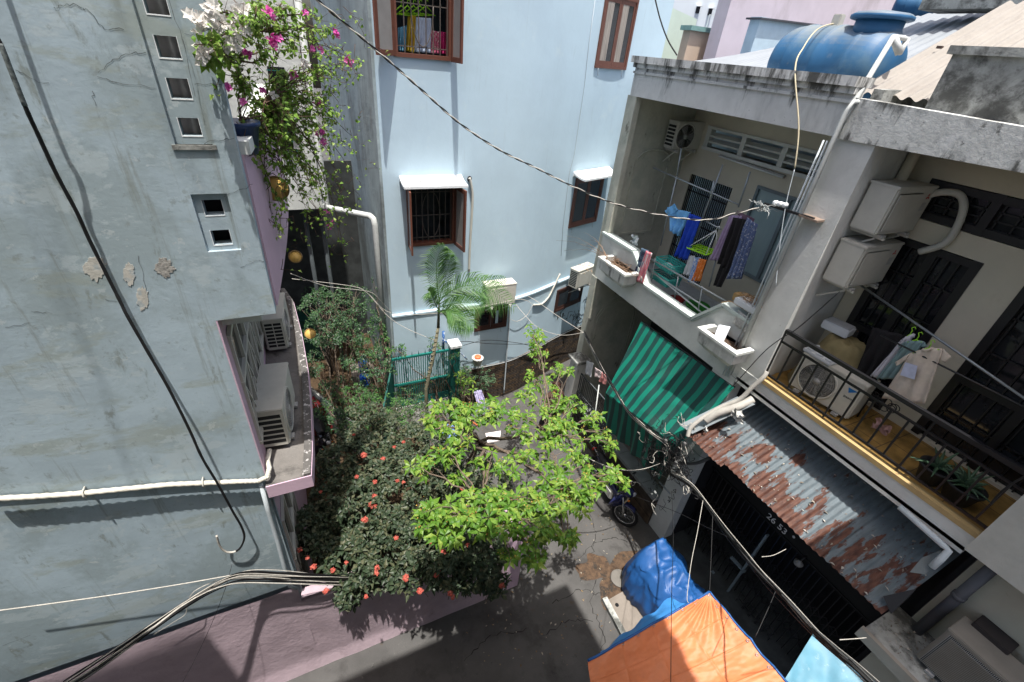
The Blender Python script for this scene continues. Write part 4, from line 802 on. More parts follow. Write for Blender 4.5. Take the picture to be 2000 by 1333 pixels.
g = MB(); a = oX(1815, 24, 11.9); g.box((11.5, -5, a.z), (12.2, a.y, a.z+1.5)); g.box((11.3, -5, a.z+1.5), (12.4, a.y+.1, a.z+1.7)); g.build('dark_eave', m_black_conc, label='blackened concrete eave along the top right edge', cat='eave')
# the building the photograph is taken from: its roof shades the near part of the alley
NH = thing('near_house', 'building on the near side of the alley whose roof shades the paving', 'house', (0, -2, 0))
g = MB(); g.box((-9, -.6, 0), (3.0, -.4, 11)); g.build('wall', m_cream, NH)
g = MB(); g.box((-9, -6, 11), (2.95, 1.12, 11.15)); g.box((-9, 1.12, 11), (-2.35, 1.9, 11.15)); g.build('roof_slab', m_par, NH)
# ---------------------------------------------------------------- air conditioners
m_red = mat('red_mark', (.45, .02, .02), .5); m_bluemark = mat('blue_mark', (.02, .16, .45), .5); m_darkprint = mat('dark_print', (.03, .03, .03), .6)
def make_ac(label, w=.8, h=.55, d=.30, slots=(1, 7), fan=.40, casing=None, fine=False, panel=True, mark=None, group='air conditioner outdoor units'):
    """front faces -Y, origin under the middle of the base; louvred end faces -X"""
    t = thing('air_conditioner', label, 'air conditioner', (0, 0, 0), group); cs = casing or m_acwhite
    g = MB(); g.bbox((-w/2, -d/2, .03), (w/2, d/2, h), .018); g.bbox((-w/2-.006, -d/2-.006, h-.02), (w/2+.006, d/2+.006, h+.012), .008); c = g.build('casing', cs, t)
    for s in (-1, 1): g = MB(); g.box((s*w*.32-.04, -d/2-.03, 0), (s*w*.32+.04, d/2+.03, .03)); g.build('foot', m_acgrey, t)
    if slots[0]:
        nc, nr = slots
        for j in range(nr):
            for i in range(nc):
                y0 = -d/2+.03+i*(d-.05)/nc; z0 = .09+j*(h-.13)/nr; g = MB(); g.box((-w/2-.0015, y0, z0), (-w/2+.01, y0+(d-.05)/nc-.012, z0+(h-.13)/nr*.66)); g.build('louvre_opening', m_slot, c)
    if fan:
        fx_ = -w*.13; fz = h*.52; r = min(fan/2+.02, h*.43)
        g = MB(); g.lathe([(r+.02, .004), (r+.02, -.010), (r, -.014), (r-.01, -.004)], (fx_, -d/2, fz), 'Y', 40); fg = g.build('fan_guard', cs, t)
        g = MB(); g.lathe([(r, 0), (r, -.003), (.001, -.003)], (fx_, -d/2-.001, fz), 'Y', 40); g.build('fan_opening', m_fan, fg)
        g = MB()
        for k in range(1, 9): rr = r*k/9; g.tube([(fx_+rr*math.cos(a), -d/2-.010, fz+rr*math.sin(a)) for a in [2*math.pi*q/30 for q in range(31)]], .0022, 4, cap=False)
        for k in range(8): a = math.pi*k/4; g.bar((fx_, -d/2-.008, fz), (fx_+r*math.cos(a), -d/2-.008, fz+r*math.sin(a)), .004)
        g.lathe([(.045, -.004), (.045, -.016), (.001, -.018)], (fx_, -d/2, fz), 'Y', 20); g.build('wire_guard', m_acgrey, fg)
        g = MB()
        for k in range(3):
            a = 2*math.pi*k/3; q = [_v(fx_+rr*math.cos(a+da), -d/2-.0045+dy, fz+rr*math.sin(a+da)) for rr, da, dy in ((.05, -.3, 0), (r*.92, -.5, -.001), (r*.92, .35, -.0005), (.05, .4, 0))]; g.add(q, [(0, 1, 2, 3)])
        g.build('fan_blade', mat('fan_blade_grey', (.14, .14, .14), .5), fg)
    elif panel:
        g = MB(); g.bbox((-w*.44, -d/2-.012, .07), (w*.18, -d/2+.01, h-.06), .011); g.build('raised_front', cs, t)
    if fine:
        g = MB(); g.box((-w/2+.04, -d/2-.003, .06), (w/2-.04, -d/2, h-.04)); c2 = g.build('coil', m_slot, t); g = MB(); n = int((w-.08)/.013)
        for k in range(n): x = -w/2+.04+k*.013; g.box((x, -d/2-.012, .06), (x+.004, -d/2-.003, h-.04))
        g.build('coil_guard', m_acgrey, c2)
    if mark == 'diamonds':
        g = MB(); cx, cz, s = w*.36, h*.80, .042
        for a in (90, 210, 330):
            u = _v(math.cos(R(a)), 0, math.sin(R(a))); n_ = _v(-u.z, 0, u.x); b0 = _v(cx, -d/2-.002, cz); g.add([b0, b0+u*s*.5+n_*s*.29, b0+u*s, b0+u*s*.5-n_*s*.29], [(0, 1, 2, 3)])
        g.build('maker_mark', m_red, t, recalc=False, solid=.001); g = MB(); g.box((cx-.045, -d/2-.002, cz-.16), (cx+.04, -d/2+.001, cz-.065)); g.build('rating_label', m_acgrey, t)
    if mark == 'daikin':
        g = MB(); cx, cz = w*.36, h*.72; g.add([(cx-.06, -d/2-.002, cz+.04), (cx+.06, -d/2-.002, cz+.04), (cx-.03, -d/2-.002, cz-.03)], [(0, 1, 2)]); g.build('maker_mark', m_bluemark, t, recalc=False, solid=.001)
        text('DAIKIN', .036, (cx, -d/2-.0015, cz-.10), ROTY, m_darkprint, t, 'maker_lettering')
    return t
def bracket(o, w, d):
    for s in (-1, 1):
        g = MB(); g.bar((s*w*.32, d/2+.03, -.012), (s*w*.32, -d/2-.05, -.012), .03, .024); g.bar((s*w*.32, d/2+.03, -.25), (s*w*.32, -d/2+.05, -.03), .02); g.build('wall_bracket', m_acwhite, o)
a = make_ac('air conditioner with round fan hung high on the damp side wall of the white balcony', .70, .52, .27, (1, 6), .42); bracket(a, .70, .27)
c = oY(1330, 294, 7.32); put(a, (c.x, 7.345, c.z))
A2 = make_ac('upper of the two plain air conditioners stacked beside the pillar of the cream house', .78, .57, .32, (0, 0), 0, mark='diamonds'); bracket(A2, .78, .32); put(A2, (6.44, 2.96, 6.90))
A3 = copy_tree(A2); put(A3, (6.42, 2.96, 6.21), label='lower of the two plain air conditioners stacked beside the pillar of the cream house')
a4 = make_ac('air conditioner with round fan standing on the ochre balcony floor behind the railing', .84, .58, .32, (0, 0), .44, mark='daikin'); c = oX(1580, 790, 6.02); put(a4, (6.26, c.y, 4.64), R(-84))
a5 = make_ac('near air conditioner on the pink ledge, its six-slot end facing the camera', .86, .56, .30, (1, 6), .46); c = oZ(548, 873, 4.43); put(a5, (c.x+.0, c.y+.43, 4.41), R(84))
a6 = make_ac('far air conditioner on the pink ledge with a grid of small openings in its end', .80, .54, .27, (2, 7), .42); c = oZ(548, 685, 4.43); put(a6, (c.x, c.y+.40, 4.41), R(86))
for o, q, yy, lab in ((None, (1133, 556), 0, 'dusty air conditioner with dead vines on the pale blue wall near the corner pillar'), (None, (973, 592), 0, 'white air conditioner on the pale blue wall behind the palm fronds')):
    p, T = FS(*q, .30); o = make_ac(lab, .76, .56, .30, (1, 9), .0, casing=m_acwhite, panel=True); bracket(o, .76, .3); Nn = _v(T.y, -T.x, 0)
    put(o, (p.x, p.y, p.z-.02), math.atan2(T.y, T.x))
a9 = make_ac('grimy air conditioner with fine vertical coil grille on the lower right ledge', .95, .66, .34, (0, 0), 0, casing=mat('grimy_beige_casing', (.20, .185, .16), .6, var=.1), fine=True); c = oX(1790, 1270, 5.55); put(a9, (5.73, c.y-.50, 2.99), R(-90))
g = MB(); c = oX(1935, 1245, 5.98); g.bbox((5.84, c.y-.16, c.z-.10), (6.05, c.y+.16, c.z+.12), .008); t = g.build('wall_box', mat('dark_brown_casing', (.035, .03, .03), .5), label='small black metal box with a grey sticker fixed above the lower right air conditioner', cat='box')
g = MB(); g.box((5.836, c.y-.06, c.z-.06), (5.84, c.y+.09, c.z-.01)); g.build('sticker', m_acgrey, t)
# pipes for the air conditioners
def pipe(name, pts, r, m, label, cat='pipe', smooth=True, seg=8, group=None, parent=None):
    P = [Vector(p) for p in pts]
    if smooth and len(P) > 2:
        Q = []
        for i in range(len(P)-1):
            p0, p1, p2, p3 = P[max(i-1, 0)], P[i], P[i+1], P[min(i+2, len(P)-1)]
            for k in range(6): t = k/6; Q.append(.5*((2*p1)+(p2-p0)*t+(2*p0-5*p1+4*p2-p3)*t*t+(3*p1-p0-3*p2+p3)*t**3))
        P = Q+[P[-1]]
    g = MB(); g.tube(P, r, seg); return g.build(name, m, parent, label=label, cat=cat, group=group)
def fpath(pts, off=.04): return [FS(x, y, off)[0] for x, y in pts]
pipe('wrapped_pipe', fpath([(917, 348), (920, 360), (923, 385), (921, 430), (918, 480), (916, 530)]), .028, m_acwhite, 'grey wrapped pipe leaving a hole beside the canopied window and running down')
pipe('wrapped_pipe', fpath([(1094, 535), (1082, 560), (1072, 580), (1058, 594), (1042, 596)], .08), .025, m_acwhite, 'white wrapped pipe curving from the dusty air conditioner down the blue wall')
g = MB(); p, T = FS(917, 350, .004); g.ell(p, (.05, .02, .06)); g.build('pipe_hole', m_dark, MH)
pipe('thin_pipe', [FS(997, 590, .12)[0], FS(994, 640, .12)[0], FS(990, 690, .14)[0], FS(984, 768, .16)[0]], .018, m_pvcblue, 'thin pale pipe standing against the stone base of the blue house')
pipe('thin_wire', fpath([(1163, -5), (1150, 90), (1142, 165), (1122, 300), (1112, 340), (1100, 440), (1096, 500)], .012), .005, m_pvcblue, 'thin vertical wire clipped to the pale blue wall left of the closed windows', 'wire', smooth=False)
pipe('cord', [oX(1552, 330, 5.7), oX(1560, 250, 5.7), oX(1553, 135, 5.78), oX(1570, 92, 6.3), oX(1590, 66, 6.6)+_v(0, 0, .02), _v(6.85, oX(1612, 47, 6.85).y, 9.0), _v(7.05, oX(1630, 44, 7.05).y, 9.045)], .009, mat('straw_cord', (.45, .40, .28), .8), 'straw coloured cord from the blue tank down across the white parapet', 'cord')
pipe('cord', [oX(1552, 330, 5.7), oX(1535, 400, 5.7), oX(1523, 480, 5.72), oX(1515, 560, 5.74)], .005, m_pvcblue, 'thin grey cord hanging in front of the frosted window', 'cord')
g = MB(); c = _v(7.08, oX(1636, 42, 7.08).y, 9.03); g.bbox(c-_v(.05, .06, .02), c+_v(.05, .06, .12), .01); g.build('float_box', m_acwhite, label='small cream box on top of the blue tank where the cord ends', cat='box')
# h2 pipe bend near the ceiling, white pipes over the awning
pipe('pipe', [_v(6.75, 3.0, 7.0), _v(6.80, 2.85, 7.35), _v(6.82, 2.6, 7.45), _v(6.80, 2.45, 7.3), _v(6.80, 2.42, 6.95), _v(6.78, 2.6, 6.75)], .04, m_acwhite, 'thick wrapped pipe looping behind the upper plain air conditioner')
pipe('pipe', [_v(6.6, 3.10, 7.84), _v(6.6, 3.10, 7.2)], .06, m_cream, 'cream painted pipe under the ceiling of the cream balcony', smooth=False)
m_wh = mat('cream_insulated_pipe', (.40, .385, .35), .6, var=.08, vscale=12)
pipe('insulated_pipe', [oX(1343, 853, 5.1), oX(1350, 835, 5.15), oX(1375, 815, 5.3), oX(1410, 795, 5.5), oX(1445, 780, 5.65), oX(1468, 758, 5.72), oX(1490, 738, 5.78), oX(1498, 726, 5.82)], .034, m_wh, 'cream pipe curving over the top corner of the rusty awning')
pipe('insulated_pipe', [oX(1378, 822, 5.32), oX(1400, 808, 5.42), oX(1440, 795, 5.6), oX(1470, 780, 5.8)], .058, m_wh, 'thicker cream pipe lying on the rusty awning beside the curved pipe', seg=14)
pipe('waste_pipe', [oX(1757, 990, 5.76), oX(1800, 1028, 5.76), oX(1843, 1066, 5.76), oX(1853, 1076, 5.76), oX(1840, 1090, 5.70), oX(1820, 1108, 5.66)], .035, m_pvcblue, 'grey waste pipe with an elbow under the ochre balcony edge', smooth=False, seg=12)
def rag(cx, cy, x, s, n, m, label, seed):
    c = oX(cx, cy, x); q = random.Random(seed); g = MB()
    g.grid(lambda u, v: c+_v((noise.noise(_v(u*3, v*3, seed)))*s*1.1, (u-.5)*s*2+noise.noise(_v(u*4, v*4, seed+3))*s*.5, (v-.5)*s*1.6+noise.noise(_v(u*4, v*4, seed+7))*s*.7), n, n)
    return g.build('plastic_rag', m, label=label, cat='rag')
m_plast = mat('torn_pale_plastic', (.42, .42, .40), .5, var=.2, vscale=30)
rag(1440, 812, 5.48, .09, 14, m_plast, 'torn plastic rag tied round the cream pipe on the awning', 3); rag(1378, 838, 5.3, .05, 12, m_plast, 'small torn plastic knot at the open end of the thick cream pipe', 8)
# ---------------------------------------------------------------- cloth helpers
def patch(mb, a, b, c, d, nu=10, nv=12, amp=.02, folds=4, seed=0, nrm=None, lower=1.0):
    a, b, c, d = map(Vector, (a, b, c, d)); n_ = Vector(nrm) if nrm else (b-a).cross(d-a).normalized()
    def f(u, v): return a.lerp(b, u).lerp(d.lerp(c, u), v)+n_*(amp*math.sin(u*folds*2*math.pi+seed+v*1.3)*(.25+v*lower)+amp*.8*noise.noise(_v(u*3, v*3, seed)))
    return mb.grid(f, nu, nv)
def garment(name, label, cat, P, m, fn, amp=.018, folds=3, th=.010, group=None, seed=0, nv=16, nu=22):
    amp *= 1.5; folds += .7
    """cloth hanging from its top edge: P = pixel corners tl, tr, br, bl on the plane given by fn"""
    g = MB(); a, b, c, d = [fn(*q) for q in P]; patch(g, a, b, c, d, nu, nv, amp, folds, seed); return g.build(name, m, solid=th, label=label, cat=cat, group=group)
def shirt(name, label, cat, P, m, fn, sl=.38, slen=.35, amp=.014, seed=0, group=None, th=.02, hanger=None, collar=True):
    tl, tr, br, bl = [fn(*q) for q in P]; t = thing(name, label, cat, tuple((tl+tr)/2), group); U = (tr-tl); n_ = U.cross(bl-tl).normalized()
    g = MB(); sh = _v(0, 0, U.length*.10); neck = (tl+tr)/2+sh
    def body(u, v):
        k = max(0, 1-abs(u-.5)*2); top = tl.lerp(tr, u)+sh*min(1, k*1.6)-(sh*.5 if abs(u-.5) < .16 else sh*0)
        return top.lerp(bl.lerp(br, u), v)+n_*(amp*math.sin(u*16+seed)*(.2+v)+amp*noise.noise(_v(u*4, v*4, seed)))
    g.grid(body, 18, 16); g.build('shirt_body', m, t, solid=th)
    for s, A, B in ((-1, tl, bl), (1, tr, br)):
        out = U.normalized()*s*U.length*slen*.75; dn = (B-A).normalized()*U.length*slen; g = MB()
        patch(g, A, A+out+dn*.8, A+out*.55+dn*1.25, A+dn*sl*2.0, 6, 6, amp*.6, 1, seed); g.build('sleeve', m, t, solid=th)
    if collar: g = MB(); g.tube([neck+U*.15*math.cos(a)-sh*.5*(1-abs(math.cos(a)))+n_*.03*math.sin(a) for a in [2*math.pi*k/14 for k in range(15)]], .012, 6); g.build('collar', m, t)
    if hanger:
        g = MB(); g.tube([tl.lerp(neck, .2)-_v(0, 0, .01), neck-_v(0, 0, .0)+_v(0, 0, .01), tr.lerp(neck, .2)-_v(0, 0, .01)], .007, 6); g.tube([neck, neck+_v(0, 0, .06), neck+_v(0, .02, .09), neck+_v(0, 0, .115), neck+_v(0, -.02, .095)], .005, 6); g.build('hanger', hanger, t)
    return t
M_ = lambda n, c, **k: mat(n, c, .85, var=k.pop('var', .1), vscale=k.pop('vscale', 12), **k)
m_lime = mat('lime_plastic', (.30, .62, .03), .4); m_teal = mat('turquoise_plastic', (.06, .42, .38), .4)
# laundry behind the grille of the open upper window, coil of wire on the canopy, fluorescent tube
yW = lambda Y: (lambda px, py: oY(px, py, Y))
for q, m_, lab in ((((797, 30), (812, 30), (808, 103), (794, 100)), M_('mustard_cloth', (.40, .28, .02)), 'mustard yellow cloth behind the grille of the open upper window'), (((813, 34), (842, 36), (840, 103), (810, 102)), M_('pale_blue_shirt', (.42, .50, .62)), 'pale blue shirt hanging behind the grille of the open upper window'),
    (((858, 62), (873, 64), (871, 106), (856, 105)), M_('magenta_cloth', (.42, .02, .12)), 'magenta cloth at the right behind the grille of the open upper window'), (((842, 60), (857, 62), (855, 105), (840, 104)), M_('pink_print', (.45, .10, .18), stains=[((.6, .5, .45), 30, .52, .58, .9)]), 'pink print cloth between the pale blue shirt and the magenta cloth'), (((777, 55), (794, 50), (791, 100), (779, 100)), M_('sky_cloth', (.12, .30, .42)), 'sky blue cloth at the left behind the grille of the open upper window')):
    garment('hanging_cloth', lab, 'cloth', q, m_, yW(9.22), .02, 2, group='laundry in the upper window')
for k in range(5):
    c = oY(784+k*12, 20, 9.2+.02*k); g = MB(); g.tube([c+_v(-.16, 0, -.06), c+_v(0, 0, .06), c+_v(.16, 0, -.06), c+_v(-.16, 0, -.06)], .012, 6); g.tube([c+_v(0, 0, .06), c+_v(0, 0, .12), c+_v(.03, 0, .14), c+_v(.04, 0, .11)], .007, 5); g.build('clothes_hanger', m_lime, label='lime green hangers bunched behind the grille of the open upper window', cat='hanger', group='lime hangers in the upper window')
g = MB(); c = oY(815, 357, 8.72); g.tube([c+_v(.09*math.cos(a)*(1+.1*math.sin(3*a)), .06*math.sin(a), .012+.006*math.sin(5*a)) for a in [k*.35 for k in range(40)]], .005, 5); g.build('wire_coil', m_darkprint, label='small coil of dark wire lying on the larger white window canopy', cat='wire coil')
TB = thing('fluorescent_tube', 'long grey fluorescent tube fixture under the slatted vent', 'lamp', tuple(oX(1470, 325, 7.46))); a, b = oX(1408, 304, 7.46), oX(1532, 346, 7.46); g = MB(); g.bar(a, b, .06, .05); g.build('fixture', m_acgrey, TB); g = MB(); g.cyl(a+_v(-.045, 0, -.01), b+_v(-.045, 0, -.01), .014, 10); g.build('tube', m_white, TB)
# clothes rack on the white balcony
x_ = lambda X: (lambda px, py: oX(px, py, X))
RK = thing('clothes_rack', 'grey steel clothes rack with poles above the white balcony wall', 'clothes rack', (6.3, 5.3, 4.9))
def rod(a, b, r=.014, m=m_steel, name='pole'): g = MB(); g.cyl(a, b, r, 8); return g.build(name, m, RK)
X6 = x_(6.35)
for a, b in (((1331, 290), (1322, 345)), ((1322, 345), (1290, 480)), ((1412, 322), (1352, 480)), ((1465, 336), (1442, 405)), ((1385, 560), (1400, 500))): rod(X6(*a), X6(*b))
rod(X6(1276, 328), X6(1442, 400), .014); rod(X6(1370, 428), X6(1408, 448), .013)
rod(X6(1395, 353), X6(1387, 392), .02)
X5 = x_(6.02)
for a, b in (((1270, 505), (1420, 590)), ((1262, 525), (1385, 605)), ((1262, 520), (1375, 615))): rod(X5(*a), X5(*b), .016, name='rack_rail')
for a in ((1280, 505), (1325, 540), (1372, 560)): rod(X5(*a), X5(a[0]-8, a[1]+45), .012, name='rack_leg')
garment('hanging_shirt', 'light blue patterned shirt thrown over the rack pole', 'shirt', ((1302, 405), (1350, 415), (1328, 462), (1310, 450)), M_('light_blue_print', (.16, .42, .75), stains=[((.6, .3, .3), 25, .62, .68, .7)]), X6, .03, 2, seed=1)
garment('hanging_sleeve', 'light blue patterned cloth end lying over the rack pole left', 'cloth', ((1298, 412), (1318, 398), (1325, 410), (1305, 425)), MATS['light_blue_print'], x_(6.33), .01, 1)
garment('blue_trousers', 'royal blue trousers hanging on the rack over the turquoise basket', 'trousers', ((1347, 417), (1370, 425), (1340, 508), (1318, 500)), M_('royal_blue_cloth', (.01, .05, .42)), x_(6.25), .02, 2, seed=2)
garment('lilac_shirt', 'lilac long sleeved shirt hanging left of the black dress', 'shirt', ((1425, 420), (1452, 422), (1412, 510), (1388, 508)), M_('lilac_cloth', (.34, .26, .40)), x_(6.3), .02, 3, seed=3)
garment('black_dress', 'black garment hanging between the lilac shirt and the blue print dress', 'dress', ((1433, 425), (1462, 430), (1428, 535), (1403, 515)), M_('black_cloth', (.012, .011, .013)), x_(6.24), .02, 2, seed=4)
garment('black_trouser_leg', 'black trouser leg hanging below the black garment', 'trousers', ((1412, 505), (1432, 512), (1408, 562), (1394, 558)), MATS['black_cloth'], x_(6.26), .01, 1, seed=4)
garment('print_dress', 'blue and white floral dress at the right end of the rack', 'dress', ((1460, 425), (1480, 440), (1450, 545), (1417, 545)), M_('blue_floral', (.10, .14, .27), stains=[((.50, .52, .58), 30, .55, .60, .9)]), x_(6.2), .022, 3, seed=6)
garment('hanging_shirt', 'dark hanging shirt on wire hanger behind the floral dress', 'shirt', ((1440, 412), (1474, 428), (1466, 450), (1445, 440)), M_('dull_mauve', (.16, .10, .14)), x_(6.3), .01, 1, seed=6)
# lime clip hanger with small clothes
CH = thing('clip_hanger', 'lime green plastic clip hanger holding small clothes above the balcony', 'clip hanger', tuple(X6(1378, 480)))
c0 = X6(1370, 490); g = MB(); H_ = [c0+_v(dx, dy, dz) for dx, dy, dz in ((-.12, .22, -.02), (.14, .2, .02), (.14, -.22, .06), (-.12, -.22, .02))]
for i in range(4): g.bar(H_[i], H_[(i+1) % 4], .03, .02)
for k in range(1, 5): g.bar(H_[0].lerp(H_[3], k/5), H_[1].lerp(H_[2], k/5), .016)
for k in range(1, 3): g.bar(H_[0].lerp(H_[1], k/3), H_[3].lerp(H_[2], k/3), .016)
tp = X6(1399, 450)
g.build('hanger_frame', m_lime, CH)
for q in H_: g = MB(); g.tube([q, tp], .007, 5); g.build('hanger_cord', m_white, CH)
g = MB(); g.tube([tp, tp+_v(0, 0, .05), tp+_v(0, -.03, .08), tp+_v(0, -.05, .05)], .008, 6); g.build('hook', m_white, CH)
for i, (q, m_, lab) in enumerate(((((1345, 500), (1358, 500), (1352, 540), (1332, 535)), M_('white_cloth', (.55, .57, .60)), 'white small cloth clipped under the lime hanger'), (((1356, 503), (1370, 503), (1357, 555), (1344, 550)), M_('blue_white_print', (.2, .33, .62), stains=[((.7, .7, .7), 30, .5, .55, .9)]), 'blue and white small cloth clipped under the lime hanger'),
    (((1366, 505), (1380, 508), (1366, 550), (1352, 548)), M_('orange_print', (.60, .17, .03), stains=[((.75, .5, .3), 25, .55, .6, .7)]), 'orange and cream small cloth clipped under the lime hanger'))):
    garment('small_cloth', lab, 'cloth', q, m_, x_(6.3-.03*i), .016, 2, seed=i, group='small clothes on the lime clip hanger')
# towels over the balcony wall, plastic bag, baskets, basins, boxes
garment('striped_towel', 'navy and grey towel hung over the near left of the balcony rack', 'towel', ((1253, 485), (1268, 490), (1250, 535), (1238, 533)), M_('navy_grey_towel', (.09, .14, .20), stains=[((.02, .02, .05), 7, .5, .53, .9, (1, 1, 2))]), x_(5.80), .008, 1)
garment('striped_towel', 'pink striped towel with fringe hung over the balcony wall', 'towel', ((1262, 490), (1274, 495), (1256, 555), (1240, 548)), M_('pink_striped_towel', (.55, .16, .20), stains=[((.6, .6, .6), 9, .55, .58, .8, (.3, 4, .3))]), x_(5.79), .008, 1)
rag(1240, 470, 6.0, .10, 12, M_('clear_bag', (.55, .60, .62)), 'crumpled white plastic bag on the balcony wall corner', 21)
def basket(label, c, w, d, h, m, grp=None):
    t = thing('plastic_basket', label, 'basket', tuple(c), grp); x, y, z = c; g = MB()
    for k in range(4): zz = z+.02+k*(h-.03)/3; e = .02*(1-k/3); g.box((x-w/2+e, y-d/2+e, zz), (x-w/2+e+.012, y+d/2-e, zz+.025)); g.box((x+w/2-e-.012, y-d/2+e, zz), (x+w/2-e, y+d/2-e, zz+.025)); g.box((x-w/2+e+.012, y-d/2+e, zz), (x+w/2-e-.012, y-d/2+e+.012, zz+.025)); g.box((x-w/2+e+.012, y+d/2-e-.012, zz), (x+w/2-e-.012, y+d/2-e, zz+.025))
    for i in range(9):
        yy = y-d/2+.02+i*(d-.04)/8
        for sx in (-1, 1): g.box((x+sx*(w/2-.012)-.004, yy-.006, z), (x+sx*(w/2-.012)+.004, yy+.006, z+h))
    g.build('basket_wall', m, t); g = MB(); g.box((x-w/2+.03, y-d/2+.03, z), (x+w/2-.03, y+d/2-.03, z+.012)); g.build('basket_floor', m, t); return t
c = oX(1310, 515, 6.3); basket('upper turquoise plastic basket under the blue trousers', (6.3, c.y, c.z-.12), .34, .50, .16, m_teal, 'turquoise baskets'); 
c2 = oX(1303, 555, 6.3); basket('lower turquoise plastic basket beneath the other basket', (6.3, c.y+.02, c.z-.40), .34, .50, .16, m_teal, 'turquoise baskets')
g = MB(); g.ell((6.3, c.y+.05, c.z-.07), (.10, .12, .05)); g.ell((6.28, c.y-.08, c.z-.08), (.08, .09, .04)); g.build('crumpled_cloth', M_('white_crumpled_cloth', (.6, .6, .62)), label='white crumpled cloth lying in the upper turquoise basket', cat='cloth')
def basin(label, c, r, h, m):
    g = MB(); g.lathe([(.001, .005), (r*.7, .005), (r*.97, h), (r*1.06, h+.005), (r*1.05, h-.008), (r*.75, 0), (.001, 0)], c, seg=28); return g.build('basin', m, label=label, cat='basin')
c = oZ(1362, 600, 4.5); basin('green plastic basin on the balcony floor', (c.x, c.y, 4.42), .22, .12, mat('green_plastic', (.03, .22, .03), .4)); c = oZ(1322, 585, 4.5); basin('small dark red basin on the balcony floor', (c.x, c.y, 4.42), .14, .10, mat('red_plastic', (.30, .02, .02), .4))
g = MB(); c = oX(1430, 598, 6.0); g.bbox(c-_v(.10, .14, .10), c+_v(.10, .14, .02), .01); g.build('cardboard_box', mat('cardboard', (.38, .25, .13), .9), label='open cardboard box behind the stepped balcony corner', cat='box')
c = oX(1432, 585, 6.05); g = MB(); g.bbox(c-_v(-.12, .10, .08), c+_v(.25, .12, .05), .01); g.build('cardboard_box', mat('cardboard_tan', (.42, .28, .12), .9), label='tan cardboard box behind the foam tray on the balcony', cat='box')
def foam(name, label, pts_c, w, d, h, rz=0, tilt=0, lid=True):
    t = thing(name, label, 'box', tuple(pts_c)); x, y, z = pts_c; g = MB(); g.bbox((x-w/2, y-d/2, z), (x+w/2, y+d/2, z+h), .012); g.build('box_body', mat('white_foam', (.52, .55, .58), .8, var=.04), t)
    if lid: g = MB(); g.bbox((x-w/2+.015, y-d/2+.015, z+h), (x+w/2-.015, y+d/2-.015, z+h+.015), .006); g.build('box_lid', mat('grey_foam', (.30, .31, .32), .8, var=.08), t)
    t.rotation_euler = (tilt, 0, rz); return t
c = oX(1470, 590, 5.92); tr_ = foam('foam_tray', 'white foam tray filled with dry straw on the balcony wall', (5.90, c.y, c.z-.10), .26, .40, .10, 0, 0, False)
g = MB()
for k in range(90):
    a = rnd.uniform(0, 6.28); p = _v(5.90+rnd.uniform(-.1, .1), c.y+rnd.uniform(-.16, .16), c.z+.005+rnd.uniform(0, .05)); q = p+_v(math.cos(a)*.08, math.sin(a)*.12, rnd.uniform(-.01, .02)); g.tube([p, (p+q)/2+_v(0, 0, .015), q], .003, 4)
g.build('straw', mat('dry_straw', (.30, .18, .09), .9, var=.4), tr_)
g = MB(); c = oX(1452, 632, 5.80); patch(g, oX(1442, 605, 5.81), oX(1468, 625, 5.81), oX(1458, 655, 5.79), oX(1432, 632, 5.79), 14, 8, .02, 5, 3); g.build('netting', m_plast, label='white plastic netting draped over the balcony wall above the planter', cat='netting', solid=.004)
g = MB(); P = [oX(1403, 636, 5.70), oX(1424, 640, 5.72), oX(1409, 672, 5.55), oX(1392, 664, 5.53)]; g.prism(P, (.03, 0, .01)); g.build('foam_board', MATS['white_foam'], label='white foam board leaning in the planter box with a small red mark', cat='board')
# drying wire insulators
IN = thing('insulator_bracket', 'steel bar with white porcelain insulators and a tangle of bare wire ends', 'bracket', tuple(oX(1520, 400, 5.75)))
g = MB(); g.bar(oX(1493, 398, 5.72), oX(1590, 428, 5.72), .03); g.build('bar', m_blackmetal, IN)
for k in range(3):
    c = oX(1512+9*k, 397+2*k, 5.66); g = MB(); g.lathe([(.018, 0), (.032, .008), (.03, .02), (.018, .028), (.03, .038), (.03, .055), (.01, .06)], c, 'X', 16); g.build('insulator', m_white, IN)
g = MB()
for k in range(16):
    p = oX(1490+rnd.uniform(-8, 16), 405+rnd.uniform(-8, 8), 5.66); Q = [p]
    for j in range(5): Q.append(Q[-1]+_v(rnd.uniform(-.02, .02), rnd.uniform(-.06, .06), rnd.uniform(-.04, .035)))
    g.tube(Q, .004, 4)
g.build('wire_tangle', m_pvc, IN)
# ---------------------------------------------------------------- things on the near balcony
g = MB(); cc = oX(1640, 680, 6.5)
def cover(u, v):
    a = u*2*math.pi; r = .66+.06*math.sin(3*a)+.04*math.sin(7*a+1); h = (1-v); k = v**.6
    top = max(0, 1-v*4); return _v(6.46+math.cos(a)*r*.55*k, 2.62+math.sin(a)*r*.72*k, 4.64+.86*min(1, (1-v)*1.5)+.04*noise.noise(_v(math.cos(a)*3, math.sin(a)*3, v*3)))
g.grid(cover, 48, 14); g.build('covered_stack', mat('olive_tarpaulin', (.19, .155, .075), .75, var=.15, vscale=6, bump=.3), label='olive brown cloth draped over stored goods on the cream balcony', cat='cloth cover')
foam('foam_box', 'white foam box with grey lid on top of the olive cloth cover', tuple(oX(1637, 640, 6.45)-_v(0, 0, .06)), .22, .34, .12, R(8))
c = oX(1605, 690, 6.15); t = thing('foam_packing', 'white moulded foam packing slab lying on the balcony air conditioner', 'foam', tuple(c)); g = MB(); g.bbox((6.06, c.y-.20, 5.235), (6.36, c.y+.20, 5.275), .008)
for i in range(3):
    for j in range(3): g.bbox((6.075+.095*i, c.y-.18+.13*j, 5.275), (6.145+.095*i, c.y-.10+.13*j, 5.30), .006)
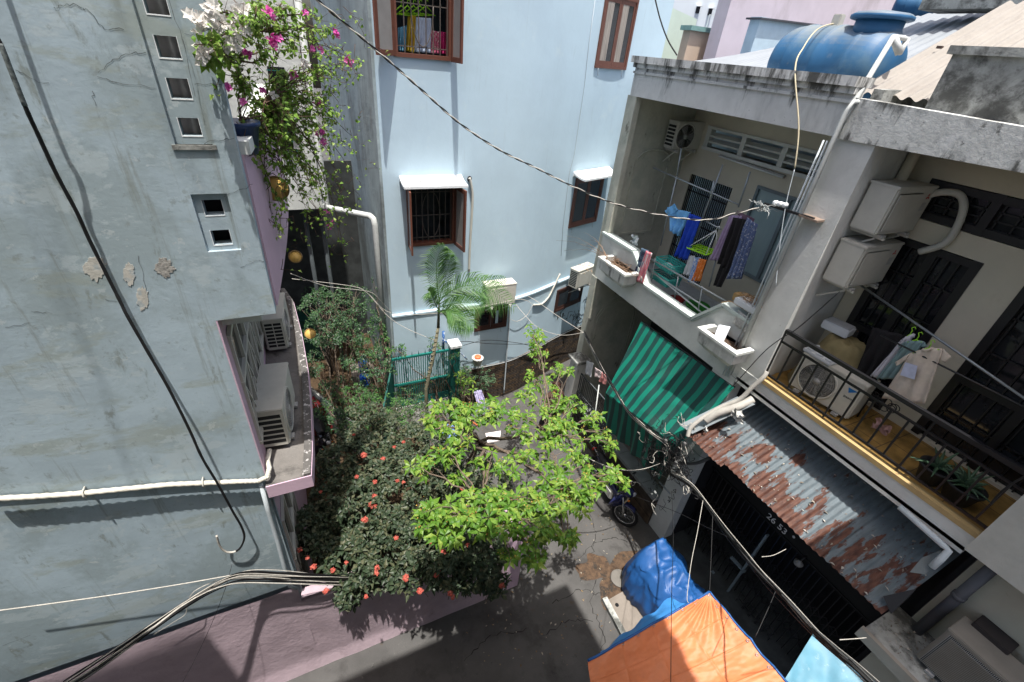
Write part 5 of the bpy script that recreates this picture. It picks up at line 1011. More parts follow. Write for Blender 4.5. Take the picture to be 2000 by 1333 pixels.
g.build('foam_slab', MATS['white_foam'], t)
bar_ = thing('drying_pole', 'long shiny steel drying pole crossing the cream balcony', 'pole', tuple(oX(1700, 560, 6.3)))
P0, P1 = oX(1680, 557, 6.6), oX(2010, 785, 6.25); g = MB(); g.cyl(P0, P0+(P1-P0)*1.2, .014, 10); g.build('pole', m_steel, bar_)
Q0, Q1 = oX(1720, 655, 6.1), oX(2010, 800, 6.1); g = MB(); g.cyl(Q0, Q0+(Q1-Q0)*1.2, .011, 8); g.build('lower_pole', m_blackmetal, bar_)
X8 = x_(6.3)
garment('black_shirt', 'black shirt hanging first on the drying pole', 'shirt', ((1705, 640), (1765, 655), (1712, 745), (1668, 730)), MATS['black_cloth'], X8, .02, 2)
shirt('pale_shirt', 'pale lilac shirt on a lime hanger between black and grey shirts', 'shirt', ((1765, 662), (1785, 652), (1735, 740), (1700, 735)), M_('pale_lilac_cloth', (.50, .48, .53)), x_(6.25), hanger=m_lime, slen=.4, collar=False)
shirt('grey_shirt', 'grey green shirt on a lime hanger beside the beige polo shirt', 'shirt', ((1770, 668), (1805, 668), (1755, 740), (1712, 740)), M_('grey_green_cloth', (.18, .27, .28)), x_(6.2), hanger=m_lime, slen=.4, collar=False)
ps = shirt('polo_shirt', 'beige polo shirt with pale blue pocket hanging on the drying pole', 'shirt', ((1778, 690), (1842, 682), (1805, 790), (1722, 778)), M_('beige_cloth', (.52, .45, .38)), x_(6.1), hanger=m_lime, slen=.45)
g = MB(); P = [oX(*q, 6.05) for q in ((1768, 708), (1792, 715), (1786, 742), (1758, 733))]; g.prism(P, (.004, 0, 0)); g.build('pocket', M_('pale_blue_cloth', (.45, .48, .62)), ps)
def wire_chair(x, y, lab):
    g = MB()
    for k in range(9):
        a = 2*math.pi*k/9; c = _v(x+.07*math.cos(a), y+.12*math.sin(a), 5.0+.02*math.sin(3*a)); g.tube([c+_v(.01, .05*math.cos(t), .05*math.sin(t)) for t in [2*math.pi*q/10 for q in range(11)]], .006, 5)
    for s in (-1, 1): g.cyl((x, y+.1*s, 4.63), (x, y+.1*s, 5.0), .01)
    return g.build('iron_stand', m_blackmetal, label=lab, cat='plant stand')
p = oZ(1680, 775, 4.9); wire_chair(p.x, p.y, 'curly black iron stand beside the balcony air conditioner'); p = oZ(1718, 800, 4.9); wire_chair(p.x, p.y, 'curly black iron stand under the beige polo shirt')
# aloe pots
m_aloe = mat_leaf('aloe_leaf', (.03, .06, .035), (.05, .10, .055), (.07, .12, .07), .5, 0)
def aloe(px, py, n, s, lab, seed):
    q = random.Random(seed); c = oX(px, py, 6.12); t = thing('aloe_plant', lab, 'potted plant', (c.x, c.y, 4.63), 'potted aloes'); x, y = c.x, c.y
    g = MB(); g.lathe([(.10, 0), (.15, .2), (.165, .2), (.165, .23), (.14, .23), (.13, .19), (.01, .19)], (x, y, 4.63), seg=24); g.build('pot', mat('black_pot', (.02, .02, .022), .6), t)
    g = MB()
    for k in range(n):
        a = 2*math.pi*k/n+q.uniform(-.3, .3); el = q.uniform(.35, 1.25); L_ = s*q.uniform(.7, 1.1); P = []; w = []
        for j in range(6): f_ = j/5; P.append(_v(x+math.cos(a)*math.cos(el)*L_*f_, y+math.sin(a)*math.cos(el)*L_*f_, 4.84+math.sin(el)*L_*f_-.10*f_*f_)); w.append(.024*(1-f_)**.8+.002)
        g.tube(P, w, 5)
    g.build('leaves', m_aloe, t); return t
aloe(1815, 930, 12, .36, 'left potted aloe behind the near end of the railing', 1); aloe(1905, 925, 14, .36, 'right potted aloe behind the near end of the railing', 2); aloe(1860, 985, 9, .30, 'front potted aloe leaning through the near end of the railing', 5)
rag(1722, 835, 6.3, .09, 10, M_('pale_pink_cloth', (.40, .24, .22)), 'pink cloth dropped on the ochre balcony floor', 33).location.z -= 0
# ---------------------------------------------------------------- green striped awning
m_g1 = bpy.data.materials.new('green_striped_canvas'); m_g1.use_nodes = True; nt = m_g1.node_tree; N = nt.nodes; L = nt.links; b = N['Principled BSDF']; b.inputs['Roughness'].default_value = .6
ge = N.new('ShaderNodeNewGeometry'); sx = N.new('ShaderNodeSeparateXYZ'); L.new(ge.outputs['Position'], sx.inputs[0]); nz = N.new('ShaderNodeTexNoise'); nz.inputs['Scale'].default_value = 1.5; L.new(ge.outputs['Position'], nz.inputs[0])
ad = N.new('ShaderNodeMath'); ad.operation = 'MULTIPLY_ADD'; L.new(nz.outputs[0], ad.inputs[0]); ad.inputs[1].default_value = .09; L.new(sx.outputs['Y'], ad.inputs[2])
mu = N.new('ShaderNodeMath'); mu.operation = 'MULTIPLY'; L.new(ad.outputs[0], mu.inputs[0]); mu.inputs[1].default_value = 1/.205; fr = N.new('ShaderNodeMath'); fr.operation = 'FRACT'; L.new(mu.outputs[0], fr.inputs[0])
gt = N.new('ShaderNodeMapRange'); gt.inputs[1].default_value = .47; gt.inputs[2].default_value = .53; L.new(fr.outputs[0], gt.inputs[0])
mx = N.new('ShaderNodeMix'); mx.data_type = 'RGBA'; L.new(gt.outputs[0], mx.inputs[0]); mx.inputs['A'].default_value = (.003, .215, .15, 1); mx.inputs['B'].default_value = (.01, .060, .055, 1)
n2 = N.new('ShaderNodeTexNoise'); n2.inputs['Scale'].default_value = 1.3; n2.inputs['Detail'].default_value = 6; L.new(ge.outputs['Position'], n2.inputs[0]); r2 = N.new('ShaderNodeMapRange'); r2.inputs[1].default_value = .58; r2.inputs[2].default_value = .8; r2.inputs[4].default_value = .3; L.new(n2.outputs[0], r2.inputs[0])
m3 = N.new('ShaderNodeMix'); m3.data_type = 'RGBA'; L.new(r2.outputs[0], m3.inputs[0]); L.new(mx.outputs['Result'], m3.inputs['A']); m3.inputs['B'].default_value = (.10, .13, .12, 1); L.new(m3.outputs['Result'], b.inputs['Base Color'])
tr = N.new('ShaderNodeBsdfTranslucent'); L.new(m3.outputs['Result'], tr.inputs[0]); ms = N.new('ShaderNodeMixShader'); ms.inputs[0].default_value = .25; L.new(b.outputs[0], ms.inputs[1]); L.new(tr.outputs[0], ms.inputs[2]); L.new(ms.outputs[0], N['Material Output'].inputs[0])
TC = thing('striped_canopy', 'green striped canvas canopy hanging below the white balcony', 'canopy', (5.4, 4.6, 3))
UL, UR, LL, LR = _v(5.84, 5.78, 4.08), _v(5.84, 3.46, 4.20), oX(1183, 767, 5.15), oX(1322, 872, 5.15)
HL, HR = oX(1174, 822, 5.30), oX(1290, 940, 5.27)
g = MB()
def _cn(u, v):
    p = UL.lerp(UR, u).lerp(LL.lerp(LR, u), v); s = math.sin(math.pi*v)
    return p+_v(0, 0, -.07*s+.055*noise.noise(_v(u*5, v*2.2, 1))*(.3+s)-.05*abs(noise.noise(_v(u*6+v*3, v*2.5-u*2, 6)))+.012*noise.noise(_v(u*16, v*5, 4))+.03*math.sin(u*9+v*3)*s*.5)
g.grid(_cn, 70, 30)
g.grid(lambda u, v: (LL.lerp(LR, u)).lerp(HL.lerp(HR, u), v)+_v(.05*v*math.sin(u*30)+.03*math.sin(u*13+2)*v, .02*v*math.sin(u*21), .02*noise.noise(_v(u*12, v*3, 9))-.03*v*math.sin(u*5)), 90, 12)
g.build('canvas', m_g1, TC, recalc=False)
g = MB(); g.cyl(LL-_v(-.02, 0, .02), LR-_v(-.02, 0, .02), .010); g.cyl(UL+_v(.02, 0, .0), UR+_v(.02, 0, .0), .012); g.build('canopy_frame', m_blackmetal, TC)
g = MB(); p = HR; g.cyl(oX(1288, 942, 5.45), oX(1309, 965, 5.45), .016); g.build('rail_end', m_steel, TC)
# ---------------------------------------------------------------- tarpaulins at the bottom
m_or = mat('orange_tarpaulin', (.54, .175, .07), .5, var=.06, vscale=8, bump=.25, bscale=60); m_bl = mat('blue_tarpaulin', (.014, .075, .235), .45, var=.12, vscale=5, bump=.15, bscale=50); m_lb = mat('pale_blue_tarpaulin', (.10, .24, .32), .5, var=.08, vscale=6, stains=[((.20, .32, .37), 5, .6, .64, .8)])
OT = thing('orange_tarpaulin', 'orange tarpaulin with blue hem stretched over the alley', 'tarpaulin', (3.5, 1, 2.5))
K = [oZ(1386, 1156, 2.62), oZ(1148, 1291, 2.50), oZ(1170, 1480, 2.45), oZ(1560, 1360, 2.60)]
def _or(u, v):
    p = K[0].lerp(K[1], u).lerp(K[3].lerp(K[2], u), v); e = min(u, 1-u, v, 1-v)
    rad = math.hypot(u, v); ang = math.atan2(v, u)
    return p+_v(0, 0, -.20*math.sin(math.pi*u)*math.sin(math.pi*v)+.022*math.sin(ang*26)*max(0, 1-rad*1.6)*min(1, rad*8)+.02*noise.noise(_v(u*7, v*7, 2))-.03*abs(noise.noise(_v(u*4+v*2, v*4-u, 7)))+.006*noise.noise(_v(u*26, v*26, 5))+.010*sum(math.exp(-((u-k)/.006)**2)+math.exp(-((v-k)/.006)**2) for k in (.25, .5, .75)))
g = MB(); g.grid(_or, 180, 180); g.build('sheet', m_or, OT, recalc=False)
g = MB(); g.tube([_or(k/40, 0)+_v(0, 0, .004) for k in range(41)], .016, 6); g.tube([_or(0, k/40)+_v(0, 0, .004) for k in range(41)], .014, 6); g.build('hem', m_bl, OT)
for k in (.02, .14, .26, .38, .5, .62, .74):
    for p in (_or(.022, k), _or(k, .022)): g = MB(); g.tube([p+_v(.014*math.cos(t), .014*math.sin(t), .006) for t in [2*math.pi*j/12 for j in range(13)]], .004, 5); g.build('eyelet', m_steel, OT)
g = MB(); a, b, c, d = oZ(1345, 1182, 2.5), oZ(1150, 1293, 2.45), oZ(1175, 1272, 2.2), oZ(1310, 1168, 2.35); 
patch(g, a, b, c, d, 20, 8, .02, 3, 2); g.build('underlap', mat('bright_blue_tarpaulin', (.05, .23, .55), .45, var=.1), OT, recalc=False)
LT = MB(); a, b, c, d = oZ(1589, 1236, 2.4), oZ(1528, 1335, 2.3), oZ(1560, 1460, 2.2), oZ(1760, 1370, 2.5)
LT.grid(lambda u, v: a.lerp(b, u).lerp(d.lerp(c, u), v)+_v(0, 0, -.08*math.sin(math.pi*u)*math.sin(math.pi*v)+.03*noise.noise(_v(u*5, v*5, 3))), 30, 30); LT.build('blue_tarpaulin', m_lb, label='pale blue faded tarpaulin beside the orange one at the bottom edge', cat='tarpaulin', recalc=False)
# covered motorbike
A0, A1 = oZ(1268, 1085, .6), oZ(1375, 1225, .6); ax = (A1-A0); ax.z = 0; Lb = ax.length; ax.normalize(); sd_ = _v(-ax.y, ax.x, 0); base = _v(A0.x, A0.y, 0)
def _mc(u, v):
    a = (u-.5)*2; s = v*(Lb+.45)-.22; k = min(1, max(0, s+.22)/.22, max(0, Lb+.23-s)/.20); k = math.sqrt(max(0, k))
    hgt = 1.02-.22*math.sin(min(1, max(0, s/Lb))*math.pi)*.9+.10*math.exp(-((s-.45)/.12)**2)
    wd = (.41+.06*math.exp(-((s-.35)/.3)**2)+.05*math.sin(s*4))*(.35+.65*k)
    an = a*math.pi/2; prof = math.cos(an)**.55; h = .10+(hgt-.10)*prof*k if abs(a) < .999 else .08
    n = noise.noise(_v(a*2.2, s*3.2, 3))*.08-.13*abs(noise.noise(_v(a*2.6+s*1.6, s*2.2-a*2.2, 8)))-.08*abs(noise.noise(_v(a*5+s*5, s*6-a*3, 1)))+.05
    w = math.sin(an)*(wd+.10*(1-prof))
    return base+ax*s+sd_*(w+n*.8)+_v(0, 0, max(.05, h+n*prof*.9))
g = MB(); g.grid(_mc, 70, 80); g.build('covered_motorbike', m_bl, label='parked motorbike hidden under a creased blue tarpaulin', cat='covered motorbike', recalc=False, solid=.004)
# ---------------------------------------------------------------- green gate, wall behind it, fence with post
GG = thing('green_gate', 'sea green barred metal gate at the end of the garden', 'gate', (2.2, 8.5, 0))
gp = [oY(765, 700, 8.5), oY(876, 682, 8.5)]; G0, G1 = _v(gp[0].x, 8.5, 0), _v(gp[1].x, 8.5, 0); dG = (G1-G0); gz0, gz1 = .80, 2.24
g = MB(); n = 26
for k in range(n+1): p = G0+dG*(k/n); g.bar(p+_v(0, 0, gz0), p+_v(0, 0, gz1), .017)
g.build('gate_bars', m_greenpaint, GG)
g = MB()
for z in (gz0, 1.45, gz1-.02): g.bar(G0+_v(0, .0, z), G1+_v(0, 0, z), .05, .05)
g.prism([G0+_v(0, -.012, gz0-.02), G1+_v(0, -.012, gz0-.02), G1+_v(0, -.012, gz0+.17), G0+_v(0, -.012, gz0+.17)], (0, .02, 0))
for k in range(0, n, 3): p = G0+dG*(k/n); g.tube([p+_v(0, 0, gz1), p+_v(0, 0, gz1+.13)], [.012, .001], 5)
g.build('gate_frame', m_greenpaint, GG)
g = MB(); g.box((G0.x, 8.45, 0), (G1.x+.02, 8.6, gz0-.03)); g.build('gate_base', m_conc, GG)
g = MB(); g.bbox((G1.x+.03, 8.36, 0), (G1.x+.25, 8.62, 2.34), .012); g.build('gate_post', m_greenpaint, GG)
g = MB(); g.bbox((G1.x-.0, 8.33, 2.34), (G1.x+.28, 8.65, 2.42), .01); g.build('post_cap', m_white, GG)
g = MB(); q = G0+_v(-.02, 0, 0); g.prism([q+_v(0, 0, .5), q+_v(-.45, -.8, .3), q+_v(-.45, -.8, 1.3), q+_v(0, 0, 2.1)], (.03, -.02, 0)); g.build('side_panel', mat('dull_green_panel', (.01, .09, .075), .6), GG)
FN = thing('terrace_gate', 'dark lattice metal gate with small clothes next to the capped concrete post', 'gate', (5.8, 6.3, 0))
py_ = oX(1105, 825, 5.75); yb = py_.y
g = MB(); g.bbox((5.62, yb-.16, 0), (5.92, yb+.16, 2.05), .01); PS = thing('concrete_post', 'weathered concrete gate post with a stepped cap in the far alley', 'post', (5.77, yb, 0)); g.build('post_body', m_conc, PS)
g = MB(); g.bbox((5.56, yb-.22, 2.05), (5.98, yb+.22, 2.14), .01); g.add([(5.62, yb-.16, 2.14), (5.92, yb-.16, 2.14), (5.92, yb+.16, 2.14), (5.62, yb+.16, 2.14), (5.74, yb-.04, 2.26), (5.80, yb-.04, 2.26), (5.80, yb+.04, 2.26), (5.74, yb+.04, 2.26)], [(0, 1, 5, 4), (1, 2, 6, 5), (2, 3, 7, 6), (3, 0, 4, 7), (4, 5, 6, 7)]); g.build('post_cap', m_black_conc, PS)
g = MB(); y0, y1 = 5.75, yb-.18; n = 22
for k in range(n+1): y = y0+(y1-y0)*k/n; g.bar((5.78, y, .2), (5.78, y, 1.75), .014)
for z in (.2, .75, 1.2, 1.75): g.bar((5.78, y0, z), (5.78, y1, z), .03)
for k in range(8):
    a_, b_ = y0+(y1-y0)*k/8, y0+(y1-y0)*(k+1)/8; g.bar((5.77, a_, .78), (5.77, b_, 1.18), .022); g.bar((5.77, b_, .78), (5.77, a_, 1.18), .022)
g.build('lattice', mat('dark_grey_metal', (.07, .08, .085), .5), FN)
for i, (q, m_, lab) in enumerate(((((1146, 705), (1160, 710), (1155, 738), (1142, 728)), MATS['white_cloth'], 'white baby vest drying on the lattice gate'), (((1162, 718), (1176, 727), (1172, 740), (1160, 735)), M_('white_red_cloth', (.6, .5, .5)), 'white and red small cloth in the middle of the lattice gate line'), (((1176, 727), (1186, 738), (1182, 752), (1170, 745)), M_('salmon_cloth', (.65, .28, .27)), 'salmon pink small cloth drying nearest the striped canopy'))):
    garment('drying_cloth', lab, 'cloth', q, m_, x_(5.70), .01, 1, seed=i, group='small clothes on the lattice gate')
g = MB(); a, b = oX(1170, 752, 5.6), oX(1160, 826, 5.3); g.cyl(a, b, .014, 8); g.build('white_stick', m_pvc, label='white plastic stick leaning beside the lattice gate', cat='stick')
g = MB(); a, b = oZ(1128, 815, .02), oZ(1165, 895, .02); g.prism([(a.x, a.y, .01), (a.x+.16, a.y, .01), (b.x+.14, b.y, .01), (b.x, b.y, .01)], (0, 0, .10)); g.build('pink_step', mat('pink_step_paint', (.50, .33, .32), .8, var=.1), label='narrow pink step along the foot of the terrace wall', cat='step')
# ---------------------------------------------------------------- leaves
def leaf(mb, p, d, n_, L_, w, bend=.25):
    """kinked leaf: base, widest pair, tip"""
    d = d.normalized(); s = d.cross(n_).normalized() if d.cross(n_).length > 1e-4 else d.orthogonal().normalized(); up = s.cross(d).normalized()
    m1 = p+d*L_*.45+up*L_*.06; t = p+d*L_-up*L_*bend
    i = len(mb.v); mb.v += [tuple(p), tuple(m1+s*w/2+up*w*.15), tuple(m1), tuple(m1-s*w/2+up*w*.15), tuple(t)]
    mb.f += [(i, i+1, i+2), (i, i+2, i+3), (i+1, i+4, i+2), (i+2, i+4, i+3)]; mb.sm += [False]*4
def rv(q): return _v(q.gauss(0, 1), q.gauss(0, 1), q.gauss(0, 1)).normalized()
def whorl(mb, c, ax, n, L_, w, q, droop=.5):
    ax = ax.normalized(); s = ax.orthogonal().normalized(); b = ax.cross(s); a0 = q.uniform(0, 6.28)
    for k in range(n):
        a = a0+6.283*k/n+q.uniform(-.3, .3); rad = s*math.cos(a)+b*math.sin(a); d = rad+ax*q.uniform(-.2, .55)-_v(0, 0, droop*.5)
        l = L_*q.uniform(.75, 1.15); leaf(mb, c+rad*.008, d, ax+rv(q)*.25, l, w*l/L_, q.uniform(.05, .4))
m_lf_bright = mat_leaf('bright_green_leaf', (.06, .16, .018), (.13, .26, .03), (.25, .35, .06), .45, .35)
m_lf_dark = mat_leaf('dark_green_leaf', (.022, .038, .020), (.038, .060, .030), (.085, .09, .048), .5, .10)
m_lf_mid = mat_leaf('mid_green_leaf', (.02, .06, .02), (.04, .11, .025), (.08, .19, .04), .45, .2)
m_bark = mat('grey_brown_bark', (.13, .10, .075), .9, var=.3, vscale=30, bump=.6, bscale=60)
m_ixora = mat_leaf('coral_red_petal', (.36, .05, .035), (.52, .10, .075), (.60, .20, .14), .6, .2)
def branch_to(mb, a, b, r0, r1, q, wob=.10, n=6):
    a, b = Vector(a), Vector(b); P = [a.lerp(b, k/n)+(rv(q)*wob*(a-b).length*.35 if 0 < k < n else _v(0, 0, 0))+_v(0, 0, .10*(a-b).length*math.sin(math.pi*k/n)) for k in range(n+1)]
    mb.tube(P, [r0+(r1-r0)*k/n for k in range(n+1)], 6); return P
# bright green tree: whorls of long leaves on thin branches over the alley
q = random.Random(11); BT = thing('bright_tree', 'bright yellow-green tree with whorled leaves over the middle of the alley', 'tree', (1.9, 5.2, 0))
reg = [((1043, 652), 16, 22, 12, 3.7), ((1052, 700), 18, 22, 10, 3.7), ((1100, 722), 24, 16, 10, 3.6), ((1048, 745), 25, 22, 12, 3.7), ((1062, 775), 55, 20, 20, 3.7), ((1120, 790), 28, 18, 14, 3.6), ((1160, 822), 26, 16, 12, 3.5), ((1192, 872), 16, 14, 7, 3.4), ((1175, 850), 16, 12, 6, 3.45), ((880, 795), 34, 18, 14, 3.9),
       ((850, 812), 24, 20, 10, 3.9), ((915, 815), 45, 24, 18, 3.9), ((975, 800), 50, 26, 22, 3.8), ((1050, 832), 62, 36, 40, 3.8), ((1110, 850), 30, 30, 16, 3.7), ((850, 838), 22, 14, 6, 3.9), ((875, 885), 34, 20, 12, 4.0), ((825, 915), 24, 18, 8, 4.0), ((905, 860), 26, 16, 7, 4.0), ((1085, 890), 45, 24, 20, 3.8), ((1140, 905), 30, 18, 10, 3.6), ((1185, 928), 32, 15, 11, 3.5), ((1218, 944), 14, 10, 4, 3.4),
       ((960, 905), 34, 24, 10, 3.9), ((1015, 905), 28, 24, 9, 3.9), ((1110, 955), 60, 34, 40, 3.8), ((1075, 985), 60, 30, 36, 3.8), ((1010, 975), 55, 26, 26, 3.9), ((940, 985), 50, 26, 26, 4.0), ((880, 1010), 40, 28, 22, 4.1), ((850, 1000), 30, 20, 12, 4.1), ((960, 1020), 60, 22, 26, 4.0), ((1040, 1030), 50, 24, 22, 3.8), ((875, 1045), 30, 16, 10, 4.0), ((830, 1035), 20, 18, 6, 4.0), ((1035, 1062), 30, 24, 12, 3.7), ((995, 1080), 18, 20, 6, 3.6), ((1050, 1090), 22, 16, 7, 3.5), ((1100, 1040), 20, 18, 8, 3.6), ((1115, 1055), 10, 12, 3, 3.5), ((925, 965), 18, 10, 4, 4.0), ((900, 935), 20, 16, 5, 3.9), ((1142, 985), 12, 22, 5, 3.7)]
tk = [(1.95, 5.35, 0), (1.93, 5.2, 1.2), (1.98, 5.0, 2.2), (2.1, 4.85, 2.9)]
g = MB(); g.tube(tk, [.075, .06, .05, .04], 9); tips = []
hub = [_v(2.1, 4.85, 2.9)]; hubs = [oZ(1000, 900, 3.5), oZ(1070, 860, 3.5), oZ(1090, 960, 3.55), oZ(940, 990, 3.7), oZ(900, 840, 3.6)]
for h in hubs: branch_to(g, hub[0], h, .032, .018, q)
gl = MB(); gf = MB()
for (c, rx, ry, n, z) in reg:
    cc = oZ(*c, z); h = min(hubs, key=lambda k: (k-cc).length); P = branch_to(g, h, cc, .014, .007, q, .12)
    for k in range(int(n*1.0)):
        r_ = math.sqrt(q.random()); a = q.uniform(0, 6.28); p = oZ(c[0]+rx*r_*math.cos(a), c[1]+ry*r_*math.sin(a), z+q.gauss(0, .10)-.12*r_)
        if k % 3 == 0: branch_to(g, P[q.randint(3, 6)], p, .005, .0025, q, .1, 4)
        whorl(gl, p, _v(q.gauss(0, .35), q.gauss(0, .35)-.1, 1), q.choice((5, 6, 6, 7)), .128*q.uniform(.5, 1.2), .056, q)
        if k % 5 == 0:
            for _ in range(6): pp = p+_v(q.gauss(0, .03), q.gauss(0, .03), .03+q.uniform(0, .05)); leaf(gf, pp, rv(q), rv(q), .022, .014)
g.build('trunk', m_bark, BT); gl.build('crown', m_lf_bright, BT, recalc=False); gf.build('seed_tufts', mat_leaf('ochre_bud', (.35, .16, .04), (.45, .26, .06), (.5, .38, .08), .7, .1), BT, recalc=False)
# dark ixora shrub spilling over the garden wall
q = random.Random(5); IX = thing('ixora_shrub', 'large dark green shrub with coral red flower heads spilling over the mauve wall', 'shrub', (.6, 4.8, 0))
reg = [((790, 960), 150, 95, 900, 2.7), ((700, 905), 80, 60, 330, 2.6), ((760, 850), 70, 40, 240, 2.6), ((860, 900), 90, 70, 380, 2.7), ((660, 960), 55, 50, 200, 2.4), ((640, 1010), 55, 30, 220, 2.4), ((615, 1055), 40, 26, 170, 2.3), ((680, 1065), 75, 42, 360, 2.4), ((760, 1060), 85, 55, 460, 2.5),
       ((860, 1060), 90, 55, 460, 2.6), ((940, 1080), 55, 45, 240, 2.5), ((900, 1125), 70, 32, 210, 2.3), ((800, 1120), 70, 32, 190, 2.3), ((700, 1130), 55, 32, 180, 2.2), ((680, 1165), 24, 18, 50, 2.05), ((960, 1140), 30, 24, 80, 2.2), ((930, 960), 70, 70, 200, 2.5), ((680, 860), 26, 22, 60, 2.4), ((720, 820), 60, 30, 150, 2.3), ((650, 1105), 24, 26, 60, 2.2)]
gl = MB(); g = MB(); root = _v(.7, 4.9, 0)
for st in range(9): a = oZ(rnd.uniform(660, 930), rnd.uniform(880, 1080), 2.1); branch_to(g, root+_v(q.uniform(-.35, .35), q.uniform(-.2, .2), .0), a, .025, .010, q, .12)
for (c, rx, ry, n, z) in reg:
    for k in range(int(n*.36)):
        r_ = math.sqrt(q.random()); a = q.uniform(0, 6.28); x0, y0 = c[0]+rx*r_*math.cos(a), c[1]+ry*r_*math.sin(a); lay = q.random()
        z_ = z-.10*r_*r_-(lay**2)*.55+.22*noise.noise(_v(x0*.022, y0*.022, 3))
        p = oZ(x0, y0, z_); ax_ = _v(q.gauss(0, .45), q.gauss(0, .45)-.25, 1)
        for j in range(2): whorl(gl, p+_v(q.gauss(0, .02), q.gauss(0, .02), -.04*j), ax_+rv(q)*.2, q.choice((3, 4, 5)), .098*q.uniform(.55, 1.25), .056, q, .2)
        if k % 3 == 0: g.tube([p, p-_v(q.uniform(-.1, .1), q.uniform(-.1, .1), .22)], [.003, .005], 4)
g.build('stems', m_bark, IX); gl.build('foliage', m_lf_dark, IX, recalc=False)
fl = [((710, 890), 1.4), ((748, 897), 1), ((728, 988), 1.5), ((732, 970), 1), ((712, 1016), 1.2), ((732, 942), 1), ((776, 940), .8), ((788, 943), .8), ((773, 1052), 1), ((843, 1059), 1), ((866, 1080), 1.1), ((862, 1110), 1), ((828, 1046), .8), ((796, 1066), .8), ((797, 1041), .9), ((691, 850), .7), ((788, 864), .8), ((770, 874), .8), ((845, 876), .8), ((792, 902), .7), ((697, 932), .8), ((914, 928), .9), ((903, 956), .9), ((913, 1066), .9), ((855, 987), .9), ((736, 1110), 1), ((735, 1120), 1), ((792, 1130), 1.2), ((852, 1125), .9), ((650, 1115), .9), ((637, 1155), 1), ((612, 1108), 1), ((585, 1075), 1), ((600, 1090), .8), ((821, 1155), 1.1), ((879, 1160), 1), ((884, 1168), .8), ((980, 1145), 1), ((950, 1042), 1), ((953, 1055), .8), ((932, 1024), .9), ((715, 1166), .7), ((626, 962), .7), ((676, 1100), .7), ((944, 890), .8)]
gi = MB()
for (c, s) in fl:
    p0 = oZ(c[0], c[1], 2.72 if c[1] < 1040 else 2.45)
    for k in range(34):
        d = rv(q); d.z = abs(d.z)*.8; p = p0+d*.036*s*q.uniform(.6, 1); a0 = q.uniform(0, 3)
        for j in range(4):
            t = _v(math.cos(a0+j*1.57), math.sin(a0+j*1.57), .2); leaf(gi, p, t, d+_v(0, 0, .3), .017*s, .010*s, 0)
gi.build('flower_heads', m_ixora, IX, recalc=False)
# other garden plants: one tree or shrub per entry
def bush(name, label, root, regs, lm, seed, ls=.07, lw=.035, dens=.3, depth=.5, grp=None, h0=None, cat='shrub'):
    q = random.Random(seed); t = thing(name, label, cat, root, grp); gl = MB(); g = MB(); rt_ = Vector(root)
    for (c, rx, ry, n, z) in regs:
        cc = oZ(*c, z-.15); P = branch_to(g, rt_+_v(0, 0, .0), cc, .022, .007, q, .10, 7)
        for k in range(int(n*dens)):
            r_ = math.sqrt(q.random()); a = q.uniform(0, 6.28); x0, y0 = c[0]+rx*r_*math.cos(a), c[1]+ry*r_*math.sin(a)
            p = oZ(x0, y0, z-.2*r_*r_-(q.random()**2)*depth+.15*noise.noise(_v(x0*.03, y0*.03, seed)))
            if k % 4 == 0: branch_to(g, P[q.randint(4, 7)], p, .004, .002, q, .1, 3)
            whorl(gl, p, _v(q.gauss(0, .5), q.gauss(0, .5)-.2, 1), q.choice((4, 5, 6)), ls*q.uniform(.7, 1.2), lw, q, .3)
    g.build('stems', m_bark, t); gl.build('foliage', lm, t, recalc=False); return t
bush('garden_tree', 'dark leafy garden tree in the shade beside the curved ledge', (.1, 8.4, .06), [((650, 600), 66, 38, 420, 3.0), ((620, 580), 35, 20, 130, 3.1), ((690, 580), 40, 24, 160, 3.0), ((640, 650), 50, 30, 260, 2.8), ((690, 645), 50, 30, 240, 2.7), ((610, 710), 22, 30, 130, 2.3)], mat_leaf('shade_green_leaf', (.015, .04, .02), (.025, .065, .025), (.05, .11, .035), .45, .2), 21, .085, .038, .42, cat='tree')
bush('garden_tree', 'light green sapling against the pale drain pipe', (1.2, 7.8, .06), [((745, 640), 32, 26, 80, 2.6), ((775, 655), 26, 20, 60, 2.5), ((760, 670), 30, 18, 60, 2.4), ((700, 665), 20, 14, 40, 2.5), ((715, 690), 30, 14, 40, 2.3)], m_lf_mid, 22, .085, .04, .42, cat='tree')
bush('garden_shrub', 'low green shrub with pale leaves in front of the green gate', (1.2, 6.7, .06), [((700, 770), 50, 22, 140, 1.8), ((745, 790), 45, 26, 150, 1.8), ((690, 800), 26, 14, 50, 1.6), ((640, 800), 16, 8, 20, 1.7), ((790, 800), 36, 22, 90, 1.8), ((755, 825), 50, 22, 120, 2.0)], m_lf_mid, 23, .07, .034, .42)
bush('gate_creeper', 'small leaved creeper over the bars of the green gate', (2.4, 8.1, .06), [((790, 655), 30, 10, 30, 2.1), ((820, 690), 55, 16, 60, 1.9), ((845, 730), 40, 16, 40, 1.6)], m_lf_mid, 24, .055, .028, .35)
bush('garden_shrub', 'dense grey-green shrub at the foot of the palm beside the stone base', (3.1, 7.6, .06), [((905, 715), 38, 30, 160, 1.5), ((925, 740), 40, 28, 150, 1.4), ((895, 755), 32, 26, 110, 1.3), ((880, 705), 20, 16, 50, 1.5), ((955, 745), 14, 10, 24, 1.3)], mat_leaf('grey_green_leaf', (.03, .07, .035), (.05, .11, .05), (.09, .17, .08), .45, .2), 25, .065, .032, .5)
bush('garden_shrub', 'sparse bright sapling top between the shrub and the bright tree', (2.9, 7.0, .06), [((910, 755), 24, 16, 22, 2.0), ((900, 735), 22, 12, 14, 2.0)], m_lf_bright, 26, .13, .05, .35)
